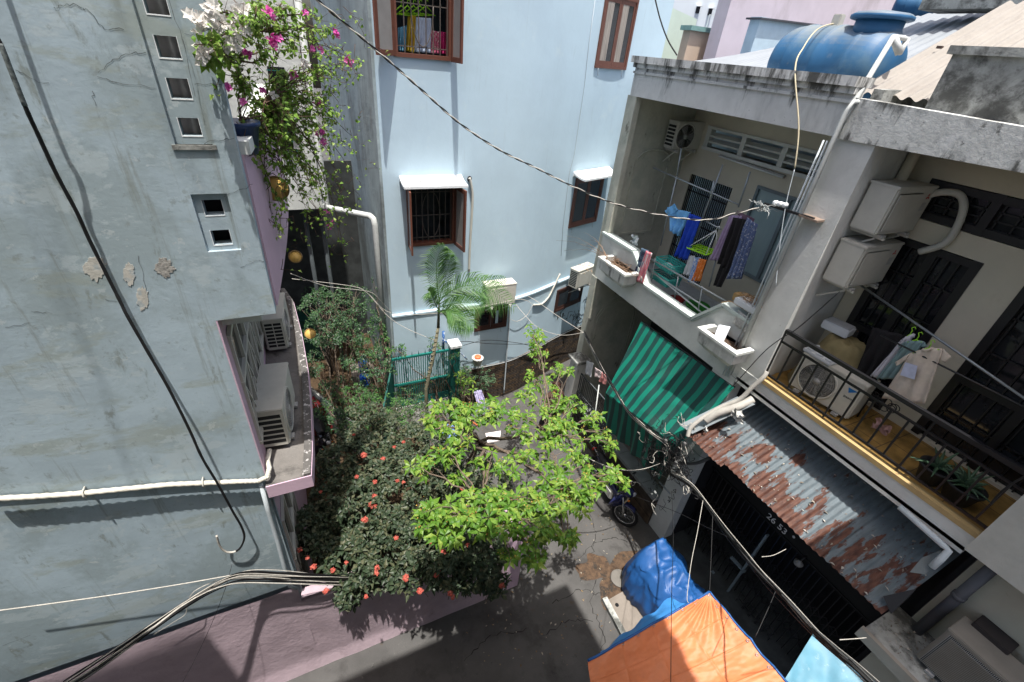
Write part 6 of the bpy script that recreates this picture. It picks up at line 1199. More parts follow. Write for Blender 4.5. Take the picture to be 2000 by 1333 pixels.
bush('garden_shrub', 'small leafed shrub behind the coral flowers', (1.9, 6.2, .06), [((780, 810), 40, 20, 90, 1.9), ((830, 800), 26, 20, 60, 1.8), ((880, 870), 30, 24, 60, 1.8)], m_lf_dark, 27, .07, .034, .4)
bush('garden_tree', 'thin dark tree between the blue water bottles and the green gate', (1.25, 8.0, .06), [((735, 600), 30, 30, 60, 3.0), ((735, 560), 20, 30, 26, 3.2), ((700, 700), 40, 26, 110, 2.3), ((740, 720), 34, 24, 90, 2.3), ((735, 690), 30, 20, 70, 2.4)], MATS['shade_green_leaf'], 28, .085, .042, .45, cat='tree')
bush('garden_shrub', 'dark leafy shrub filling the ground between the partition and the low gate shrub', (.6, 7.3, .06), [((670, 760), 50, 26, 170, 1.5), ((640, 800), 40, 24, 120, 1.5), ((730, 765), 36, 22, 110, 1.5), ((670, 825), 44, 22, 120, 1.6), ((800, 775), 34, 24, 110, 1.5)], MATS['shade_green_leaf'], 29, .08, .04, .5)
bush('gate_creeper', 'leafy creeper tumbling over the top right of the green gate', (2.9, 8.2, .06), [((850, 665), 20, 18, 40, 2.5), ((885, 690), 18, 16, 40, 2.4), ((775, 685), 16, 20, 36, 2.5)], m_lf_mid, 30, .07, .034, .4)
# palm
q = random.Random(3); PT = thing('palm_tree', 'slender areca palm with arching fronds in front of the pale blue house', 'palm tree', (2.05, 7.8, 0))
pb = _v(1.95, 7.55, 0); cr = oY(856, 640, 7.75); g = MB(); mid1 = oY(832, 760, 7.6)
g.tube([pb, mid1, mid1.lerp(cr, .5)+_v(.02, 0, 0), cr], [.045, .038, .036, .03], 10)
for k in range(14): p = mid1.lerp(cr, k/14); g.lathe([(.036, 0), (.041, .006), (.036, .012)], p, seg=10)
g.tube([cr, cr.lerp(oY(858, 575, 7.8), .9)], [.034, .014], 8); g.build('trunk', mat('palm_bark', (.16, .15, .10), .8, var=.2, vscale=20), PT)
m_palm = mat_leaf('palm_leaflet', (.045, .12, .03), (.075, .18, .045), (.15, .26, .09), .45, .3)
fr = [((858, 590), (852, 540), (845, 500), (868, 482), 7.75, .30), ((858, 590), (885, 555), (935, 535), (1003, 600), 7.45, .34), ((858, 595), (890, 572), (930, 555), (985, 545), 7.9, .26), ((857, 600), (880, 595), (910, 585), (945, 597), 7.4, .22), ((856, 610), (875, 605), (905, 615), (925, 640), 7.3, .24), ((856, 615), (866, 600), (885, 600), (900, 650), 7.2, .2), ((856, 605), (845, 585), (840, 565), (838, 570), 7.5, .16), ((857, 595), (862, 560), (878, 520), (880, 500), 7.8, .24)]
for (a, b, c, d, y, ll) in fr:
    P = [oY(*a, 7.75), oY(*b, (7.75+y)/2), oY(*c, y), oY(*d, y-.15)]; S = []
    for k in range(41):
        t = k/40; S.append(P[0]*(1-t)**3+P[1]*3*t*(1-t)**2+P[2]*3*t*t*(1-t)+P[3]*t**3)
    g = MB(); g.tube(S, [.011*(1-k/44) for k in range(41)], 5); gl = MB(); ll = ll*1.75; Lf = sum((S[i+1]-S[i]).length for i in range(40))
    for k in range(4, 41):
        d_ = (S[k]-S[k-1]).normalized(); s_ = d_.cross(_v(0, -.85, .5)).normalized()
        for sg in (-1, 1):
            l = ll*math.sin(math.pi*min(1, (k/40)*.86+.12))**.6*q.uniform(.9, 1.1); dd = (d_*.8+s_*sg*.9+_v(0, q.gauss(0, .12), .10)).normalized(); b0 = S[k]; m1 = b0+dd*l*.5+_v(0, 0, -.02*l); t_ = b0+dd*l*.95+_v(0, 0, -.38*l); w = _v(0, -.8, .6).cross(dd).normalized()*.0085; up = _v(0, 0, .003)
            gl.add([b0-w*.5, b0+w*.5, m1+w, m1-w, t_], [(0, 1, 2, 3), (3, 2, 4)])
    fo = g.build('frond', m_palm, PT); gl.build('leaflets', m_palm, fo, recalc=False)
# bougainvillea on the left balcony
q = random.Random(17); BG = thing('bougainvillea', 'tangled bougainvillea with white and magenta bracts hanging from the left balcony', 'climbing plant', (-.3, 4.6, 7.4))
m_bl_leaf = mat_leaf('yellow_green_leaf', (.09, .19, .02), (.16, .29, .035), (.26, .35, .08), .5, .3); m_wb = mat_leaf('white_bract', (.62, .60, .56), (.70, .68, .64), (.74, .70, .66), .6, .3); m_mg = mat_leaf('magenta_bract', (.55, .05, .32), (.66, .09, .42), (.72, .22, .50), .6, .3)
m_twig = mat('brown_twig', (.10, .065, .045), .9, var=.3)
def by(px, py): return 3.75+max(0, px-400)/300*1.9
gt, gl, gw, gm = MB(), MB(), MB(), MB()
origins = [(470, 235), (500, 60), (470, 120), (520, 200)]
tips = [(560, 20), (620, 40), (655, 60), (685, 125), (660, 180), (700, 120), (640, 210), (660, 240), (690, 290), (655, 330), (640, 370), (600, 420), (545, 470), (560, 350), (620, 300), (590, 260), (550, 300), (520, 330), (500, 250), (480, 180), (440, 60), (410, 40), (400, 90), (470, 20), (520, 100), (560, 150), (600, 180), (575, 90), (540, 60), (630, 130), (680, 380), (670, 500), (645, 440), (605, 350), (575, 330), (550, 260), (610, 230), (470, 150), (455, 120), (590, 300), (640, 280), (580, 380), (530, 280), (500, 310), (545, 400), (560, 210), (610, 90), (645, 140), (500, 20), (530, 10)]
for i, tpt in enumerate(tips):
    for rep in range(2 if i < 46 else 1):
        o_ = min(origins, key=lambda k: abs(k[0]-tpt[0])+abs(k[1]-tpt[1])*.6+q.uniform(0, 90)); e = (tpt[0]+q.gauss(0, 12)*rep, tpt[1]+q.gauss(0, 12)*rep); mx_, my_ = (o_[0]+e[0])/2+q.gauss(0, 26), min(o_[1], e[1])*.5+(o_[1]+e[1])/4-20+q.gauss(0, 20)
        P = []; yy0, yy1 = by(*o_)+.1, by(*e)+q.gauss(0, .18)
        for k in range(15):
            t = k/14; x0 = o_[0]*(1-t)**2+2*mx_*t*(1-t)+e[0]*t*t; y0 = o_[1]*(1-t)**2+2*my_*t*(1-t)+e[1]*t*t; P.append(oY(x0+q.gauss(0, 1.5), y0+q.gauss(0, 1.5), yy0+(yy1-yy0)*t))
        gt.tube(P, [.006*(1-t/18)+.001 for t in range(15)], 4)
        for k in range(3, 15):
            if k < 5 and q.random() < .5: continue
            for _ in range(q.choice((1, 2, 3, 4, 5))):
                p = P[k]+rv(q)*.03; s = .052*q.uniform(.6, 1.2)
                if p.x < -.22 and p.y < 3.72+.0: pass
                leaf(gl, p, rv(q)+_v(0, -.3, -.2), _v(0, -.4, 1)+rv(q)*.5, s, s*.62)
            if q.random() < .5: s_ = P[k]+rv(q)*.10; gt.tube([P[k], s_], [.0025, .001], 3)
for i in range(230):
    c = tips[q.randrange(len(tips))]; x0, y0 = c[0]+q.gauss(-12, 28), c[1]+q.gauss(-10, 30); P = []; yy = by(x0, y0)+q.gauss(.05, .15)
    for k in range(6): P.append(oY(x0, y0, yy)); x0 += q.gauss(4, 9); y0 += q.gauss(6, 9)
    gt.tube(P, [.0035, .003, .003, .0025, .002, .001], 3)
    for k in range(2, 6):
        if q.random() < .75: leaf(gl, P[k]+rv(q)*.03, rv(q)+_v(0, -.3, -.2), _v(0, -.4, 1)+rv(q)*.5, .045, .03)
big = [(395, 60), (410, 110), (420, 90)]
for k in range(26): p = oY(405+q.gauss(0, 10), 90+q.gauss(0, 20), 3.7); leaf(gl, p, _v(q.gauss(0, .3), -.3, -1), _v(0, -1, .2)+rv(q)*.4, .10, .055)
def bract(nm, m_, c, s, n, spread):
    mb = MB()
    for _ in range(n):
        p0 = c+rv(q)*spread*q.random(); ax_ = _v(q.gauss(0, .5), -1, q.gauss(.3, .5)); s1 = ax_.orthogonal().normalized(); b1 = ax_.cross(s1).normalized(); a0 = q.uniform(0, 6)
        for j in range(3): a = a0+j*2.09; leaf(mb, p0, s1*math.cos(a)+b1*math.sin(a)+ax_*.35, ax_, s, s*.8, -.05)
    mb.build(nm, m_, BG, recalc=False)
for c, n, sp in (((395, 50), 6, .06), ((430, 45), 8, .06), ((450, 70), 7, .05), ((475, 30), 6, .05), ((398, 112), 5, .04), ((385, 38), 6, .05), ((410, 35), 6, .05), ((440, 42), 7, .06), ((425, 55), 5, .04), ((455, 55), 7, .05), ((470, 45), 4, .04), ((440, 90), 8, .05), ((452, 75), 5, .04), ((462, 95), 4, .03), ((395, 100), 5, .04), ((408, 18), 3, .03), ((465, 18), 6, .04), ((420, 10), 3, .04), ((596, 130), 4, .03), ((575, 285), 2, .02), ((480, 60), 3, .04), ((533, 185), 2, .02)): bract('white_bracts', m_wb, oY(*c, by(*c)-.12), .042, n, sp)
for c, n, sp in (((535, 82), 22, .07), ((525, 25), 8, .04), ((485, 105), 9, .04), ((657, 67), 9, .04), ((610, 95), 6, .035), ((625, 95), 5, .03), ((682, 122), 8, .035), ((678, 115), 5, .03), ((572, 145), 8, .035), ((623, 202), 9, .04), ((630, 258), 7, .04), ((632, 278), 6, .03), ((620, 258), 4, .03), ((598, 25), 3, .02), ((645, 440), 12, .05), ((640, 415), 4, .03), ((445, 170), 6, .04), ((477, 200), 5, .03), ((400, 105), 3, .02), ((515, 178), 4, .03)): bract('magenta_bracts', m_mg, oY(*c, by(*c)-.10), .030, n, sp)
gt.build('twigs', m_twig, BG); gl.build('foliage', m_bl_leaf, BG, recalc=False);
g = MB(); c = oY(468, 245, 4.25); g.lathe([(.09, -.2), (.13, .0), (.145, .0), (.145, .03), (.12, .03), (.01, .01)], c, seg=24); g.build('plant_pot', mat('navy_glazed_pot', (.015, .035, .10), .3), label='navy blue glazed pot at the foot of the bougainvillea', cat='plant pot')
# brass coloured discs hanging in the garden
m_disc = mat('ochre_disc', (.55, .36, .10), .5, var=.12)
for (c, r_, y, lab) in (((539, 369), .115, 5.0, 'large ochre round disc under the bougainvillea by the pink balcony'), ((577, 502), .075, 5.9, 'middle ochre round disc just beside the pink balcony edge'), ((606, 652), .085, 6.9, 'lowest ochre round disc above the garden beside the ledge')):
    p = oY(*c, y); d_ = (_v(0, 0, CAMZ)-p).normalized(); d_.z += .3; d_.normalize(); g = MB(); g.cyl(p, p-d_*.02, r_, 32); t = thing('hanging_disc', lab, 'disc', tuple(p), 'ochre round discs'); g.build('disc', m_disc, t)
    s1 = d_.orthogonal().normalized(); b1 = d_.cross(s1); g = MB(); g.tube([p+d_*.004+(s1*math.cos(a)+b1*math.sin(a))*r_ for a in [2*math.pi*k/32 for k in range(33)]], .007, 6); g.build('rim', mat('brown_rim', (.20, .13, .05), .5), t)
# dry twigs over the far planter and dead vines on the air conditioner
q = random.Random(8); t = thing('dry_twigs', 'dry leafless twigs lying in and arching out of the mouldy planter', 'dead plant', (5.6, 6.6, 4.95)); g = MB(); c = oX(1195, 517, 5.62)
for k in range(60):
    p = _v(5.62+q.uniform(-.12, .14), q.uniform(6.2, 7.0), 4.94+q.uniform(0, .05)); d_ = _v(q.gauss(0, .08), q.gauss(0, .2), q.uniform(-.01, .06)); g.tube([p, p+d_*.5+_v(0, 0, .01), p+d_], .004, 4)
for e in ((1105, 462), (1085, 470), (1140, 455), (1150, 470), (1100, 492), (1125, 478), (1160, 480)):
    a = _v(5.60, 6.95, 4.96); b = oX(*e, 5.75); P = [a.lerp(b, k/7)+_v(0, 0, .12*math.sin(math.pi*k/7))+rv(q)*.015 for k in range(8)]; g.tube(P, [.005-.0005*k for k in range(8)], 4)
g.build('twigs', mat('dry_brown_twig', (.22, .14, .09), .9, var=.3), t)
g = MB(); c, T = FS(1133, 556, .30); c = c+_v(0, -.02, .60)
for k in range(70): p = c+_v(q.gauss(.08, .14), q.gauss(-.05, .09), q.uniform(-.16, .05)); leaf(g, p, rv(q)-_v(0, 0, .8), rv(q), .06, .02)
g.build('dead_vine', mat_leaf('dry_leaf', (.25, .16, .10), (.38, .25, .16), (.45, .33, .22), .8, .1), label='withered brown vine leaves draped over the dusty air conditioner', cat='dead plant', recalc=False)
# ---------------------------------------------------------------- garden bits
g = MB(); w0 = oZ(712, 735, .5)
def bottle(px, py, z, lab):
    p = oZ(px, py, z+.2); g = MB(); g.lathe([(.10, 0), (.13, .02), (.135, .10), (.125, .12), (.135, .14), (.135, .24), (.125, .26), (.135, .28), (.13, .34), (.06, .41), (.028, .43), (.028, .49), (.001, .49)], (p.x, p.y, z), seg=28); t = thing('water_bottle', lab, 'water bottle', (p.x, p.y, z), 'blue water cooler bottles'); g.build('bottle_body', mat('blue_clear_plastic', (.01, .10, .50), .12, spec=.6, var=.2), t)
    g = MB(); g.lathe([(.032, .45), (.032, .50), (.001, .505)], (p.x, p.y, z), seg=20); g.build('bottle_cap', m_white, t)
bottle(712, 742, .06, 'lower blue water cooler bottle standing beside the sapling'); bottle(710, 712, .5, 'upper blue water cooler bottle above the other one beside the sapling')
g = MB(); p = oZ(712, 742, .26); g.box((p.x-.3, p.y+.1, .06), (p.x+.3, p.y+.5, .5)); g.build('stone_bench', m_slab, label='low cement bench behind the blue water bottles', cat='bench')
garment('jeans', 'pale blue jeans hanging in the garden below the green gate', 'jeans', ((865, 828), (902, 830), (898, 872), (862, 866)), M_('washed_denim', (.16, .25, .48)), lambda a, b: oZ(a, b, 1.5+(830-b)*.006), .03, 3)
garment('grey_cloth', 'grey cloth on a line beside the bright tree', 'cloth', ((915, 800), (948, 785), (950, 812), (922, 820)), M_('grey_cloth', (.12, .15, .15)), lambda a, b: oZ(a, b, 1.7+(800-b)*.006), .02, 2)
garment('lilac_print_cloth', 'lilac print clothes on a line left of the alley', 'cloth', ((925, 765), (940, 762), (958, 815), (940, 812)), M_('lilac_print', (.30, .28, .42), stains=[((.06, .05, .1), 20, .5, .6, .8)]), lambda a, b: oZ(a, b, 1.7+(765-b)*.006), .03, 3)
g = MB(); a, b = oZ(905, 815, 1.7), oZ(935, 832, 1.6); g.cyl(a, b, .022, 10); g.build('orange_pole', mat('orange_plastic', (.50, .16, .07), .5), label='short orange pole end among the bright leaves', cat='pole')
P = [oZ(*c, 1.5) for c in ((948, 848), (978, 843), (976, 862), (952, 866))]; g = MB(); g.prism(P, (0, 0, .02)); g.build('white_sheet', M_('pinkish_white', (.68, .62, .62)), label='pinkish white flat sheet lying between the bright tree and the alley', cat='sheet')
garment('grey_cloth', 'grey brown cloth hanging under the pinkish sheet', 'cloth', ((945, 868), (965, 866), (955, 925), (938, 920)), M_('taupe_cloth', (.15, .13, .12)), lambda a, b: oZ(a, b, 1.4+(868-b)*.007), .03, 2)
g = MB(); c = oY(933, 700, 8.6); g.lathe([(.10, -.2), (.14, 0), (.15, 0), (.15, .02), (.12, .02), (.01, 0)], c, seg=20); g.build('wall_pot', m_conc, label='white wall pot with an orange lid at the blue house corner', cat='plant pot')
g = MB(); g.ell(c+_v(0, 0, .04), (.09, .09, .04)); g.build('round_lid', mat('orange_lid_plastic', (.65, .15, .06), .5), label='orange lid lying on the white wall pot', cat='lid')
g = MB(); P = [oY(868+k*5.5, 665+k*4.5+math.sin(k*1.8)*1.5, 8.75) for k in range(9)]; g.tube(P, .018, 8); g.cyl(oY(866, 648, 8.8), oY(866, 685, 8.8), .03); g.build('blue_rope', mat('blue_rope_plastic', (.02, .09, .28), .6, stains=[((.5, .55, .6), 9, .5, .55, .9)]), label='blue and white rope tied to the green gate post', cat='rope')
RC = thing('red_cloth_heap', 'dark red covers heaped in the shade under the ledge', 'cloth', (.0, 7.3, .1)); g = MB(); p = oZ(625, 800, .5)
g.grid(lambda u, v: _v(p.x-.3+.6*u, p.y-.5+v*1.0, .1+.75*math.sin(math.pi*u)**.5*math.sin(math.pi*v)**.4+.12*noise.noise(_v(u*4, v*4, 3))), 24, 24); g.build('cover', M_('dark_red_cloth', (.12, .008, .01)), RC, recalc=False)
g = MB(); a, b = oZ(600, 765, .8), oZ(700, 850, .8); g.bar((a.x, a.y, 1.0), (b.x, b.y, 1.0), .06, .12); g.prism([(a.x, a.y, .06), (b.x, b.y, .06), (b.x, b.y, .95), (a.x, a.y, .95)], (.03, .03, 0)); g.build('pink_partition', m_black_conc, label='low pink partition with blackened top dividing the garden', cat='partition')  # pink wall in a dark concrete colour that stands in for garden shade
g = MB(); a, b = oZ(656, 1066, .6), oZ(676, 1056, .6)
g = MB(); p = oZ(668, 985, 1.0); g.box(p-_v(.09, .01, .04), p+_v(.09, .01, .06)); g.build('number_plate', mat('plate_grey', (.30, .32, .32), .6), label='grey number plate showing through the dark shrub', cat='number plate')
# cracks and litter on the alley paving
q = random.Random(41); g = MB()
for st_ in ([(1080, 1180), (1130, 1150), (1180, 1165)], [(1120, 1100), (1160, 1060), (1200, 1050), (1230, 1060)], [(1060, 1240), (1110, 1210), (1160, 1215)], [(1150, 1000), (1165, 1040), (1150, 1085)], [(900, 1290), (960, 1240), (1040, 1230)], [(1170, 1120), (1150, 1180), (1180, 1240), (1170, 1300)], [(980, 860), (1010, 820), (1060, 800)]):
    P = [oZ(*c, 0) for c in st_]; Q = []
    for a, b in zip(P[:-1], P[1:]):
        for k in range(8): p = a.lerp(b, k/8); Q.append(_v(p.x+q.gauss(0, .02), p.y+q.gauss(0, .02), .0015))
    for a, b in zip(Q[:-1], Q[1:]):
        d_ = (b-a).normalized(); n_ = _v(-d_.y, d_.x, 0)*q.uniform(.002, .008); g.add([a+n_, b+n_, b-n_, a-n_], [(0, 1, 2, 3)])
g.build('paving_cracks', mat('crack_dirt', (.02, .019, .018), .95), recalc=False, kind='structure')
g = MB()
for k in range(260): p = oZ(q.uniform(900, 1250), q.uniform(830, 1300), 0); leaf(g, _v(p.x, p.y, .006), _v(q.gauss(0, 1), q.gauss(0, 1), .1), _v(0, 0, 1), q.uniform(.015, .06), q.uniform(.01, .03), 0)
g.build('fallen_leaves', mat_leaf('fallen_leaf', (.10, .06, .03), (.20, .14, .07), (.32, .30, .26), .9, 0), kind='stuff', label='fallen leaves and bits of litter scattered on the alley paving', cat='litter', recalc=False)
g = MB()
for k in range(160): p = _v(q.uniform(5.2, 6.3), q.uniform(.45, 3.4), 0); p.z = 3.45+(p.x-5.2)*.6/1.16+.02; leaf(g, p, _v(q.gauss(0, 1), q.gauss(0, 1), .2), _v(0, 0, 1), q.uniform(.02, .07), q.uniform(.01, .035), 0)
g.build('roof_litter', mat_leaf('pale_scrap', (.12, .10, .08), (.25, .22, .18), (.42, .40, .36), .9, 0), kind='stuff', label='dry scraps and leaf litter lying on the rusty tin awning', cat='litter', recalc=False)
g = MB()
for k in range(120): p = oX(q.uniform(1700, 1790), 1240, 5.6); p = _v(q.uniform(5.45, 6.0), q.uniform(-.6, .35), 2.99); leaf(g, p, _v(q.gauss(0, 1), q.gauss(0, 1), .6), _v(0, 0, 1), q.uniform(.02, .07), q.uniform(.01, .03), 0)
g.build('ledge_litter', MATS['pale_scrap'], kind='stuff', label='dry leaves and rubbish heaped on the dirty ledge at the lower right', cat='litter', recalc=False)
# ---------------------------------------------------------------- motorbikes
def motorbike(label, body, seed=0):
    """underbone motorbike facing -Y, origin on the ground midway between the wheels"""
    t = thing('motorbike', label, 'motorbike', (0, 0, 0)); m_tyre = mat('black_rubber', (.012, .012, .013), .8); m_chr = mat('chrome', (.45, .46, .47), .25, metal=.9); m_bk = mat('black_plastic', (.015, .015, .017), .45)
    def wheel(c, steer, nm):
        m = Matrix.Rotation(steer, 3, 'Z'); w = MB(); c = Vector(c)
        def ring(r, rad, mb, seg=8): mb.tube([c+m @ _v(0, r*math.cos(a), r*math.sin(a)) for a in [2*math.pi*k/36 for k in range(37)]], rad, seg, cap=False)
        ring(.262, .034, w); o = w.build(nm, m_tyre, t); w = MB(); ring(.222, .012, w)
        w.cyl(c+m @ _v(-.05, 0, 0), c+m @ _v(.05, 0, 0), .045, 16)
        for k in range(18): a = 2*math.pi*k/18; w.tube([c+m @ _v(.03*(-1)**k, .03*math.cos(a), .03*math.sin(a)), c+m @ _v(0, .222*math.cos(a+.25), .222*math.sin(a+.25))], .0025, 4)
        w.build('rim', m_chr, o)
    st = R(34); ms_ = Matrix.Rotation(st, 3, 'Z'); fc = _v(0, -.62, .29); wheel(fc, st, 'wheel'); wheel((0, .60, .29), 0, 'wheel')
    f = lambda x, y, z: _v(0, -.62, 0)+ms_ @ _v(x, y, z)
    g = MB()
    for s in (-1, 1): g.tube([f(.07*s, 0, .29), f(.075*s, .06, .50), f(.07*s, .16, .78)], [.020, .022, .022], 8)
    g.build('fork', m_chr, t)
    g = MB(); g.grid(lambda u, v: f((u-.5)*.13, .0, .29)+ms_ @ _v(0, -.315*math.cos(R(55+v*115))*(1)*(1-.06*abs(u-.5)), .315*math.sin(R(55+v*115))*(1-.06*abs(u-.5))), 6, 12); g.build('front_fender', body, t, solid=.006)
    g = MB()
    def shield(u, v):
        x = (u-.5)*2; w_ = .14+.11*math.sin(math.pi*min(1, v*1.1)); return f(x*w_, .10+.16*v*-1*0+.20*abs(x)**1.5+.08*(1-v), .42+.42*v)
    g.grid(shield, 14, 12); g.build('leg_shield', body, t, solid=.012)
    g = MB(); g.ell(f(0, .10, .93), (.13, .12, .10)); g.build('headlight_cowl', body, t)
    g = MB(); g.ell(f(0, .00, .93), (.075, .035, .06)); g.build('headlight', mat('headlight_glass', (.45, .47, .5), .1, spec=.8), t)
    g = MB(); g.prism([f(-.055, .105, .62), f(.055, .105, .62), f(.085, .055, .84), f(-.085, .055, .84)], ms_ @ _v(0, -.02, .0)); g.build('front_panel', mat('beige_panel', (.60, .48, .32), .5), t)
    g = MB(); g.tube([f(-.33, .26, 1.02), f(-.18, .17, 1.0), f(0, .15, .98), f(.18, .17, 1.0), f(.33, .26, 1.02)], .013, 8); hb = g.build('handlebar', m_bk, t)
    for s in (-1, 1):
        g = MB(); g.tube([f(s*.22, .18, 1.0), f(s*.27, .16, 1.10), f(s*.30, .17, 1.16)], .006, 6); g.ell(f(s*.30, .18, 1.19), (.055, .012, .035)); g.build('mirror', m_bk, hb)
        g = MB(); g.tube([f(s*.33, .26, 1.02), f(s*.24, .21, 1.01)], .019, 8); g.build('grip', m_bk, hb); g = MB(); g.ell(f(s*.13, .02, .84), (.03, .02, .02)); g.build('indicator', mat('amber', (.5, .16, .02), .3), t)
    g = MB(); g.grid(lambda u, v: _v((u-.5)*.26*(.55+.45*math.sin(math.pi*min(1, v*1.15))), -.08+v*.82, .76+.05*math.sin(math.pi*v)-.05*abs(u-.5)*2+.03*v), 8, 14); g.build('seat', m_bk, t, solid=.06)
    g = MB(); g.tube([_v(0, -.40, .62), _v(0, -.2, .48), _v(0, .1, .50), _v(0, .35, .62), _v(0, .75, .74)], [.05, .06, .10, .12, .05], 10); g.build('body_cover', body, t)
    g = MB(); g.bbox((-.10, -.16, .22), (.10, .16, .46), .03); g.ell((.12, 0, .30), (.05, .11, .10)); g.build('engine', m_acgrey, t)
    g = MB(); g.tube([_v(.10, -.05, .25), _v(.14, .15, .20), _v(.15, .35, .24), _v(.15, .75, .33)], [.018, .02, .045, .045], 10); g.build('exhaust', m_chr, t)
    g = MB(); g.grid(lambda u, v: _v((u-.5)*.15, .60+.34*math.cos(R(120-v*110)), .29+.34*math.sin(R(120-v*110))), 4, 10); g.build('rear_fender', m_bk, t, solid=.006)
    g = MB(); g.ell((0, .92, .70), (.07, .03, .04)); g.build('tail_light', m_red, t); g = MB(); g.tube([_v(-.09, .62, .80), _v(-.10, .85, .86), _v(.10, .85, .86), _v(.09, .62, .80)], .010, 6); g.build('grab_rail', m_chr, t)
    for s in (-1, 1): g = MB(); g.cyl((0, .05, .24), (s*.24, .05, .26), .012); g.build('footrest', m_bk, t)
    return t
MB1 = motorbike('dark blue motorbike parked against the terrace wall, front wheel toward the tarpaulin', mat('dark_blue_gloss', (.018, .022, .075), .25, spec=.6)); p = oZ(1213, 1025, .0); put(MB1, (p.x+.06, p.y+.62+.03, 0), R(-6)); MB1.rotation_euler = (0, R(4), R(-4))
MB2 = motorbike('black scooter parked in the deep shade beside the pink ledge', mat('black_gloss', (.010, .010, .012), .2, spec=.6)); p = oZ(628, 875, .9); put(MB2, (p.x+.05, p.y+.62, .06), R(8))
# ---------------------------------------------------------------- person
PE_ = thing('person', 'brown haired person in a brown top walking in the alley behind the bright leaves', 'person', (5.0, 6.6, 0))
garment('blue_cloth', 'dark blue cloth hanging low behind the lattice gate', 'cloth', ((1148, 825), (1162, 828), (1168, 850), (1150, 845)), M_('dark_blue_cloth', (.02, .07, .20)), x_(5.74), .01, 1)
hp = oZ(1085, 757, 1.55); bx, by_ = hp.x, hp.y; PE_.location = (bx, by_, 0)
J = [(0, 0, .92), (0, -.01, 1.10), (0, -.02, 1.30), (0, -.03, 1.42), (0, -.045, 1.48), (.17, -.02, 1.37), (.24, -.06, 1.12), (.20, -.22, .95), (-.17, -.02, 1.37), (-.24, -.02, 1.12), (-.23, -.14, .92), (.09, 0, .86), (.10, -.10, .48), (.10, .02, .09), (.10, -.12, .05), (-.09, 0, .86), (-.10, .10, .48), (-.10, .26, .12), (-.10, .14, .06)]
E_ = [(0, 1), (1, 2), (2, 3), (3, 4), (2, 5), (5, 6), (6, 7), (2, 8), (8, 9), (9, 10), (0, 11), (11, 12), (12, 13), (13, 14), (0, 15), (15, 16), (16, 17), (17, 18)]
Rr = [.13, .115, .125, .055, .05, .055, .042, .030, .055, .042, .030, .085, .058, .038, .032, .085, .058, .038, .032]
me = bpy.data.meshes.new('body'); me.from_pydata(J, E_, []); ob = bpy.data.objects.new('body', me); COL.objects.link(ob); ob.parent = PE_
sk = ob.modifiers.new('skin', 'SKIN'); 
for i, r_ in enumerate(Rr): me.skin_vertices[0].data[i].radius = (r_, r_*.85)
me.skin_vertices[0].data[0].use_root = True; sb_ = ob.modifiers.new('sub', 'SUBSURF'); sb_.levels = sb_.render_levels = 2
me.materials.append(mat('skin', (.42, .24, .16), .6, var=.05)); sk.use_smooth_shade = True
o3 = (bx, by_, 0); V0 = Vector(o3)
g = MB(); g.lathe([(.05, 1.46), (.075, 1.50), (.085, 1.56), (.088, 1.62), (.075, 1.68), (.04, 1.715), (.001, 1.72)], V0+_v(0, -.05, 0), seg=20); g.ell(V0+_v(0, -.14, 1.575), (.013, .02, .02)); g.build('head', MATS['skin'], PE_)
g = MB(); 
for s in (-1, 1): g.ell(V0+_v(s*.032, -.128, 1.61), (.012, .008, .007), 8)
g.build('eyes', m_darkprint, PE_); g = MB(); g.ell(V0+_v(0, -.128, 1.535), (.022, .008, .007), 8); g.build('mouth', mat('lips', (.35, .12, .10), .6), PE_)
g = MB(); g.ell(V0+_v(0, -.03, 1.635), (.102, .105, .105), 20); g.tube([V0+_v(0, .05, 1.62), V0+_v(0, .10, 1.52), V0+_v(0, .10, 1.36)], [.07, .05, .02], 10); g.build('hair', mat('brown_hair', (.035, .014, .009), .6, var=.4, vscale=60), PE_)
g = MB(); g.tube([V0+_v(*p) for p in ((0, 0, .84), (0, -.005, .96), (0, -.015, 1.12), (0, -.02, 1.30), (0, -.025, 1.40), (0, -.03, 1.43))], [.165, .15, .145, .155, .12, .07], 18)
for s in (-1, 1): g.tube([V0+_v(s*.10, -.02, 1.38), V0+_v(s*.19, -.02, 1.33), V0+_v(s*.235, -.045, 1.20)], [.075, .068, .060], 12)
g.build('top', M_('brown_top', (.06, .032, .024)), PE_)
g = MB()
for s in (-1, 1): g.tube([V0+_v(*p) for p in ((s*.05, 0, .92), (s*.09, 0, .84), (s*.10, -s*.10, .48), (s*.10, .02 if s > 0 else .22, .20))], [.12, .105, .075, .06], 14)
g.build('trousers', M_('dark_trousers', (.03, .025, .03)), PE_)
for s in (-1, 1):
    hx = _v(.20, -.22, .95) if s > 0 else _v(-.23, -.14, .92); g = MB(); g.ell(V0+hx+_v(0, -.02, -.04), (.018, .03, .042), 10)
    for k in range(4): a = V0+hx+_v(0, -.045+.018*k, -.07); g.tube([a, a+_v(0, -.004, -.035), a+_v(-s*.012, -.004, -.062+.004*abs(k-1.5))], [.008, .007, .005], 6)
    a = V0+hx+_v(0, -.05, -.03); g.tube([a, a+_v(0, -.02, -.02), a+_v(0, -.025, -.045)], [.009, .008, .006], 6); g.build('hand', MATS['skin'], PE_)
    fx0 = _v(.10, -.05, .05) if s > 0 else _v(-.10, .20, .06); g = MB(); g.ell(V0+fx0, (.045, .12, .05), 12); g.build('shoe', m_darkprint, PE_)
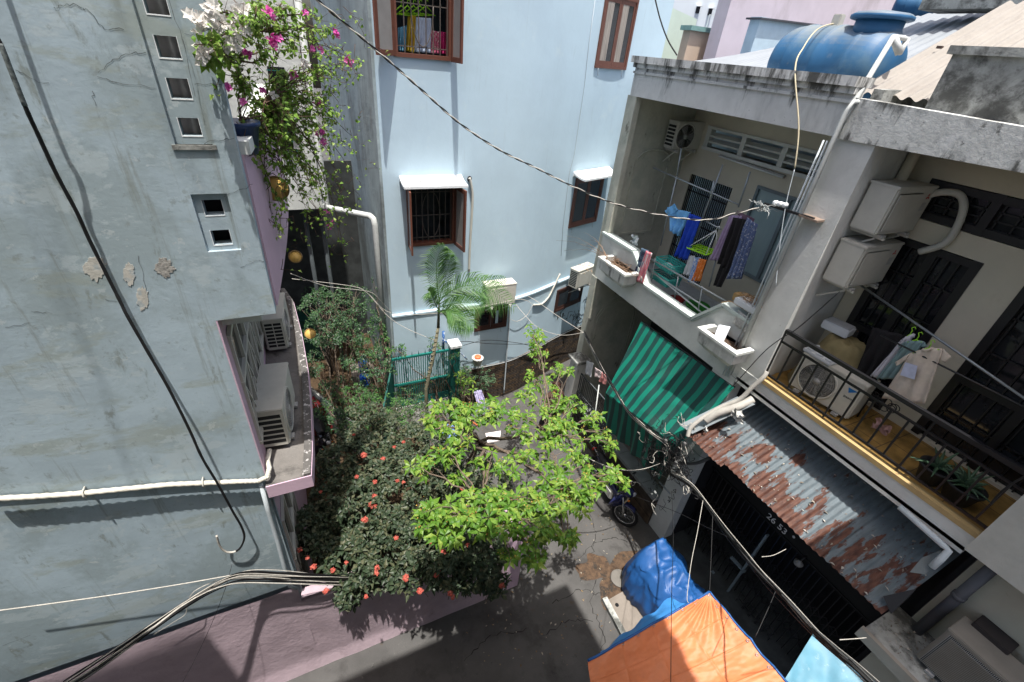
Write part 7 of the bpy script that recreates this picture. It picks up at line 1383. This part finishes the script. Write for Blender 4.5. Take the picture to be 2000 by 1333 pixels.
# ---------------------------------------------------------------- cables
m_cblack = mat('black_cable', (.012, .012, .013), .5); m_cwhite = mat('dirty_white_cable', (.42, .40, .36), .6, var=.15, vscale=30)
def ipath(pts, d0, d1, n=8):
    """points along pixel rays between two distances: straight-ish runs in space"""
    L_ = [0]; P = []
    for a, b in zip(pts[:-1], pts[1:]): L_.append(L_[-1]+math.hypot(b[0]-a[0], b[1]-a[1]))
    for i, (p, l) in enumerate(zip(pts, L_)): t = l/L_[-1]; P.append(oD(p[0], p[1], 1/((1-t)/d0+t/d1)))
    return P
def smooth(P, n=6):
    Q = []; P = [Vector(p) for p in P]
    for i in range(len(P)-1):
        p0, p1, p2, p3 = P[max(i-1, 0)], P[i], P[i+1], P[min(i+2, len(P)-1)]
        for k in range(n): t = k/n; Q.append(.5*((2*p1)+(p2-p0)*t+(2*p0-5*p1+4*p2-p3)*t*t+(3*p1-p0-3*p2+p3)*t**3))
    return Q+[P[-1]]
def wire(name, P, r, m, label, seg=6, n=6): g = MB(); g.tube(smooth(P, n), r, seg); return g.build(name, m, label=label, cat='cable')
# twisted black and white pair to the insulator
S = smooth(ipath([(610, -8), (690, 60), (760, 120), (830, 182), (900, 243), (975, 293), (1050, 330), (1120, 365), (1200, 398), (1300, 422), (1380, 430), (1440, 416), (1490, 405)], 5.2, (oX(1500, 402, 5.68)-_v(0, 0, CAMZ)).length), 10)
TW = thing('twisted_cable', 'twisted black and white cable sagging from the top across the pale blue house', 'cable', tuple(S[0]))
for ph, m_, nm in ((0, m_cblack, 'black_strand'), (math.pi, m_cwhite, 'white_strand')):
    P = []; dist = 0; SS = smooth(S, 3)
    for i, p in enumerate(SS):
        if i: dist += (p-SS[i-1]).length
        d_ = (SS[min(i+1, len(SS)-1)]-SS[max(i-1, 0)]).normalized(); u = d_.cross(_v(0, 0, 1)).normalized(); w = u.cross(d_); a = dist*2*math.pi/.30+ph; P.append(p+(u*math.cos(a)+w*math.sin(a))*.007)
    g = MB(); g.tube(P, .0065, 6); g.build(nm, m_, TW)
# overhead cables above the frame whose soft shadows fall on the blue wall
for i, pts in enumerate(([(205, -60), (230, 30), (300, 190), (345, 285), (410, 395), (440, 470)], [(110, 470), (128, 560), (160, 660), (205, 760), (230, 860), (255, 930)], [(30, 300), (60, 420), (90, 520)])):
    P = [oY(*c, WY)-SUND*(1.45/SUND.y) for c in pts]; P = [P[0]+(P[0]-P[1])*2]+P+[P[-1]+(P[-1]-P[-2])*1.2]; wire('overhead_cable', P, .0065, m_cblack, ('first', 'second', 'third')[i]+' black cable strung high above the alley beside the blue wall')
# thick black cable down the blue wall
cp = [(-150, -330), (-60, -60), (-20, 50), (0, 85), (22, 140), (52, 215), (75, 265), (110, 340), (150, 415), (175, 470), (215, 550), (235, 590), (250, 620), (290, 690), (330, 760), (370, 840), (395, 895), (425, 945), (455, 1000), (472, 1030), (477, 1052), (466, 1074), (445, 1079), (430, 1068), (423, 1047)]
def wy_(i): return WY-.10-.05*math.sin(i*.5)
P = [oY(*c, wy_(i)) for i, c in enumerate(cp)]; BC = thing('black_cable', 'thick black cable running diagonally down the blue wall and looping at its end', 'cable', tuple(P[0]))
S = smooth(P, 8); g = MB(); g.tube(S[:-22], [.0115+.0015*noise.noise(_v(i*.4, 0, 0)) for i in range(len(S)-22)], 8); g.build('cable', m_cblack, BC)
g = MB(); g.tube(S[-23:], .011, 8); g.build('bare_end', m_cwhite, BC)
g = MB(); g.tube(smooth([oY(*c, WY-.02) for c in ((118, 357), (150, 365))], 3), .003, 4) if False else g.tube(S[24:40], .0135, 6); g.build('taped_joint', mat('peeling_tape', (.13, .15, .15), .7, var=.5, vscale=50), BC)
# bundles
def bundle(name, label, pts, d0, d1, n, spread, seed, whites=.35, r=.006, P=None):
    q = random.Random(seed); base_ = smooth(P or ipath(pts, d0, d1), 6); t = thing(name, label, 'cable bundle', tuple(base_[0]))
    for k in range(n):
        ox, oz, f1, f2 = q.gauss(0, spread), q.gauss(0, spread), q.uniform(.3, .9), q.uniform(0, 6); Q = []
        for i, p in enumerate(base_): tt = i/(len(base_)-1); Q.append(p+_v(ox*.6, ox*.8, oz)*(.6+.4*math.sin(tt*9*f1+f2))+_v(0, 0, spread*.6*math.sin(tt*21*f1+f2)))
        g = MB(); g.tube(Q, r*q.uniform(.6, 1.2), 5); g.build('wire', m_cwhite if q.random() < whites else m_cblack, t)
    return t
PB_ = [oY(c[0], c[1], y) for c, y in (((120, 1350), 2.9), ((200, 1297), 3.05), ((300, 1225), 3.2), ((370, 1175), 3.35), ((430, 1140), 3.5), ((480, 1125), 3.6), ((560, 1126), 3.65), ((640, 1130), 3.72), ((710, 1130), 3.95), ((800, 1115), 4.4), ((900, 1070), 4.9))]
bundle('cable_bundle', 'thick bundle of black and white cables bending round the foot of the blue wall', None, 0, 0, 30, .034, 1, .25, .0065, P=PB_)
wire('white_cable', [oY(c[0], c[1], WY-.12) for c in ((-10, 1194), (110, 1178), (230, 1161), (350, 1142), (430, 1128), (470, 1122), (510, 1126), (520, 1130))], .006, m_cwhite, 'thin cream cable strung across the lower blue wall')
wire('white_cable', [oY(c[0], c[1], WY-.10) for c in ((425, 1133), (380, 1155), (366, 1180), (362, 1200), (340, 1215), (300, 1240))], .004, m_cwhite, 'thin cream cable looping off the bundle on the lower blue wall')
wire('thin_wire', [oY(453, 1103, WY-.02), oY(440, 1150, 3.6), oY(415, 1215, 3.4), oY(380, 1290, 3.2), oY(350, 1345, 3.05)], .0025, m_cblack, 'hair-thin black wire falling from the wall hook to the bottom edge')
K0 = oX(1308, 905, 5.15); kd = (K0-_v(0, 0, CAMZ)).length
a1 = oX(1135, 645, 6.0)
bundle('cable_bundle', 'bundle of white and black cables falling from the far wall to the pole tangle', None, 0, 0, 12, .036, 2, .5, P=[oX(*c, x) for c, x in (((1140, 650), 5.75), ((1170, 710), 5.3), ((1200, 760), 5.0), ((1225, 800), 4.92), ((1265, 840), 4.92), ((1300, 868), 5.05), ((1308, 895), 5.1))])
bundle('cable_bundle', 'bundle of pale cables running from the pole tangle to the lower right corner', [(1310, 925), (1350, 950), (1385, 990), (1430, 1050), (1480, 1110), (1540, 1175), (1600, 1240), (1660, 1295), (1720, 1350)], kd, 4.9, 18, .032, 3, .5)
bundle('cable_bundle', 'thin cables leaving the pole tangle toward the motorbike', [(1290, 905), (1250, 918), (1200, 915), (1150, 895), (1100, 860)], kd, 7.5, 4, .014, 6, .7)
for pts, d0, d1, lab in (([(1140, 650), (1095, 655), (1050, 640), (1020, 610), (1008, 595)], 9.6, 10.5, 'white cable sagging along the blue wall to the pole tangle, lower of two'), ([(1140, 650), (1090, 618), (1050, 590), (1030, 578)], 9.6, 10.7, 'white cable climbing to the wrapped pipe on the blue wall'),
    ([(1042, 596), (1015, 585), (940, 600), (860, 612), (765, 612), (720, 575), (690, 560), (570, 545)], 10.9, 8.5, 'pale cable running along the blue wall toward the left balcony'), ([(765, 612), (745, 590), (720, 570), (640, 560), (568, 535)], 9.0, 7.0, 'pale cable from the blue house corner to the left balcony'), ([(720, 575), (760, 620), (800, 645), (850, 665)], 9.2, 9.6, 'pale cable falling past the blue house corner to the palm')):
    wire('white_cable', ipath(pts, d0, d1), .0055, m_cwhite, lab)
for pts, lab in (([(870, 690), (900, 668), (960, 672), (1040, 672), (1100, 665), (1140, 660)], 'upper black cable along the foot of the blue wall'), ([(905, 675), (950, 665), (1010, 670), (1060, 680), (1100, 672)], 'lower black cable along the foot of the blue wall')):
    wire('black_cable', [FS(a, b, .2)[0] for a, b in pts], .007, m_cblack, lab)
wire('white_cable', [FS(a, b, .12)[0] for a, b in ((990, 620), (1010, 628), (1030, 615), (1038, 600), (1042, 596))], .006, m_cwhite, 'white cable loop below the palm air conditioner'); wire('black_cable', [oX(*c, 5.8) for c in ((1640, 570), (1560, 640), (1525, 662), (1490, 690), (1440, 745), (1425, 760))], .006, m_cblack, 'black wire running from the railing house pillar down to its corner')
wire('black_cable', [oX(*c, 5.72) for c in ((1935, 985), (1955, 962), (1985, 940), (2010, 928))], .010, m_cblack, 'short black cable lying on the rough cream wall at the right edge')
wire('black_cable', ipath([(1278, -8), (1290, 40), (1305, 80), (1322, 108)], 9, 10), .012, m_cblack, 'black cable hanging down in front of the mint green house')
for pts, lab in (([(1700, 1333), (1655, 1240), (1600, 1190), (1510, 1120), (1440, 1010), (1395, 960)], 'x'),): pass
for pts, d0, d1, m_, lab in (([(1373, 978), (1362, 1040), (1350, 1100), (1342, 1165), (1345, 1178)], 7.2, 6.8, m_cwhite, 'thin pale string from the cable bundle to the tarpaulin corner, left'), ([(1392, 1005), (1390, 1060), (1388, 1110), (1386, 1155)], 7.0, 6.7, m_cblack, 'thin grey string holding up the orange tarpaulin corner'), ([(1312, 960), (1315, 1050), (1312, 1150), (1310, 1340)], 7.4, 5.6, m_cblack, 'vertical black wire crossing the orange tarpaulin'),
    ([(1420, 1048), (1380, 1030), (1320, 1000), (1240, 970)], 7, 8.2, m_cblack, 'thin grey wire across the dark gateway'), ([(1488, 1088), (1510, 1085), (1535, 1073)], 6.6, 7.2, m_cwhite, 'short pale wire from the bundle to the lintel'), ([(1517, 1150), (1500, 1190), (1475, 1245)], 6.3, 6.2, m_cblack, 'thin grey string from the bundle to the orange hem'), ([(1640, 1250), (1670, 1248), (1692, 1246)], 5.6, 6, m_cwhite, 'short pale wire from the bundle to the dirty ledge')):
    wire('string', ipath(pts, d0, d1), .004, m_, lab)
# pole tangle: coils of wire
KT = thing('wire_tangle', 'black tangle of coiled cables at the corner of the striped canopy', 'wire tangle', tuple(K0)); q = random.Random(2)
for k, (c, r_, m_) in enumerate([((1276, 898), .17, m_cblack), ((1280, 900), .15, m_cblack), ((1273, 893), .16, m_cblack), ((1312, 868), .12, m_cblack), ((1316, 872), .10, m_cblack), ((1270, 850), .14, m_cblack), ((1318, 905), .10, m_cblack), ((1340, 955), .08, m_cwhite)]):
    p = oX(*c, 5.1); g = MB()
    for w in range(2): ph = q.uniform(0, 6); g.tube([p+_v(-.05*math.sin(a+ph), r_*(1+.05*w)*math.cos(a)*(.75 if k == 5 else 1), r_*(1+.05*w)*math.sin(a)*1.15)+_v(.02*w, 0, 0) for a in [2*math.pi*j/26 for j in range(27)]], .0065, 5)
    g.build('coil', m_, KT)
g = MB(); g2 = MB()
for k in range(130):
    p = oX(1306+q.gauss(0, 22), 890+q.gauss(0, 30), 5.1+q.uniform(-.05, .2)); Q = [p]
    for j in range(7): Q.append(Q[-1]+_v(q.gauss(0, .03), q.gauss(0, .055), q.gauss(-.01, .06)))
    (g if q.random() < .8 else g2).tube(smooth(Q, 3), q.uniform(.003, .0065), 4)
g.build('loose_wires', m_cblack, KT); g2.build('pale_wires', m_cwhite, KT)
g = MB()
for c in ((1320, 905), (1300, 862), (1337, 868)): p = oX(*c, 5.0); g.bbox(p-_v(.02, .025, .035), p+_v(.02, .025, .035), .008)
g.build('junction_box', mat('grey_junction_box', (.12, .12, .12), .6), KT)
g = MB(); g.tube(smooth([oX(*c, 5.75) for c in ((1330, 880), (1322, 895), (1330, 905), (1360, 905), (1385, 895))], 6), .03, 8); g.build('hose', mat('grey_hose', (.12, .12, .12), .6), label='dark grey hose looping round the corner pillar below the canopy', cat='hose')
# graffiti on the low blue wall
q = random.Random(4); g = MB(); cx = [(1110, 640), (1120, 615), (1110, 655), (1140, 625), (1150, 600), (1095, 620)]
for (a, b) in cx:
    for s in range(5):
        x0, y0 = a+q.gauss(0, 8), b+q.gauss(0, 8); P = []
        for k in range(7): x0 += q.gauss(1.5, 3); y0 += q.gauss(0, 5); P.append(FS(x0, y0, .056)[0])
        g.tube(smooth(P, 3), .006, 4)
for k in range(4): g.tube(smooth([FS(1152+k*2+q.gauss(0, 2), 592+j*7, .056)[0] for j in range(4)], 3), .02, 4)
g.build('graffiti', mat('black_spray_paint', (.02, .02, .022), .8), MH)
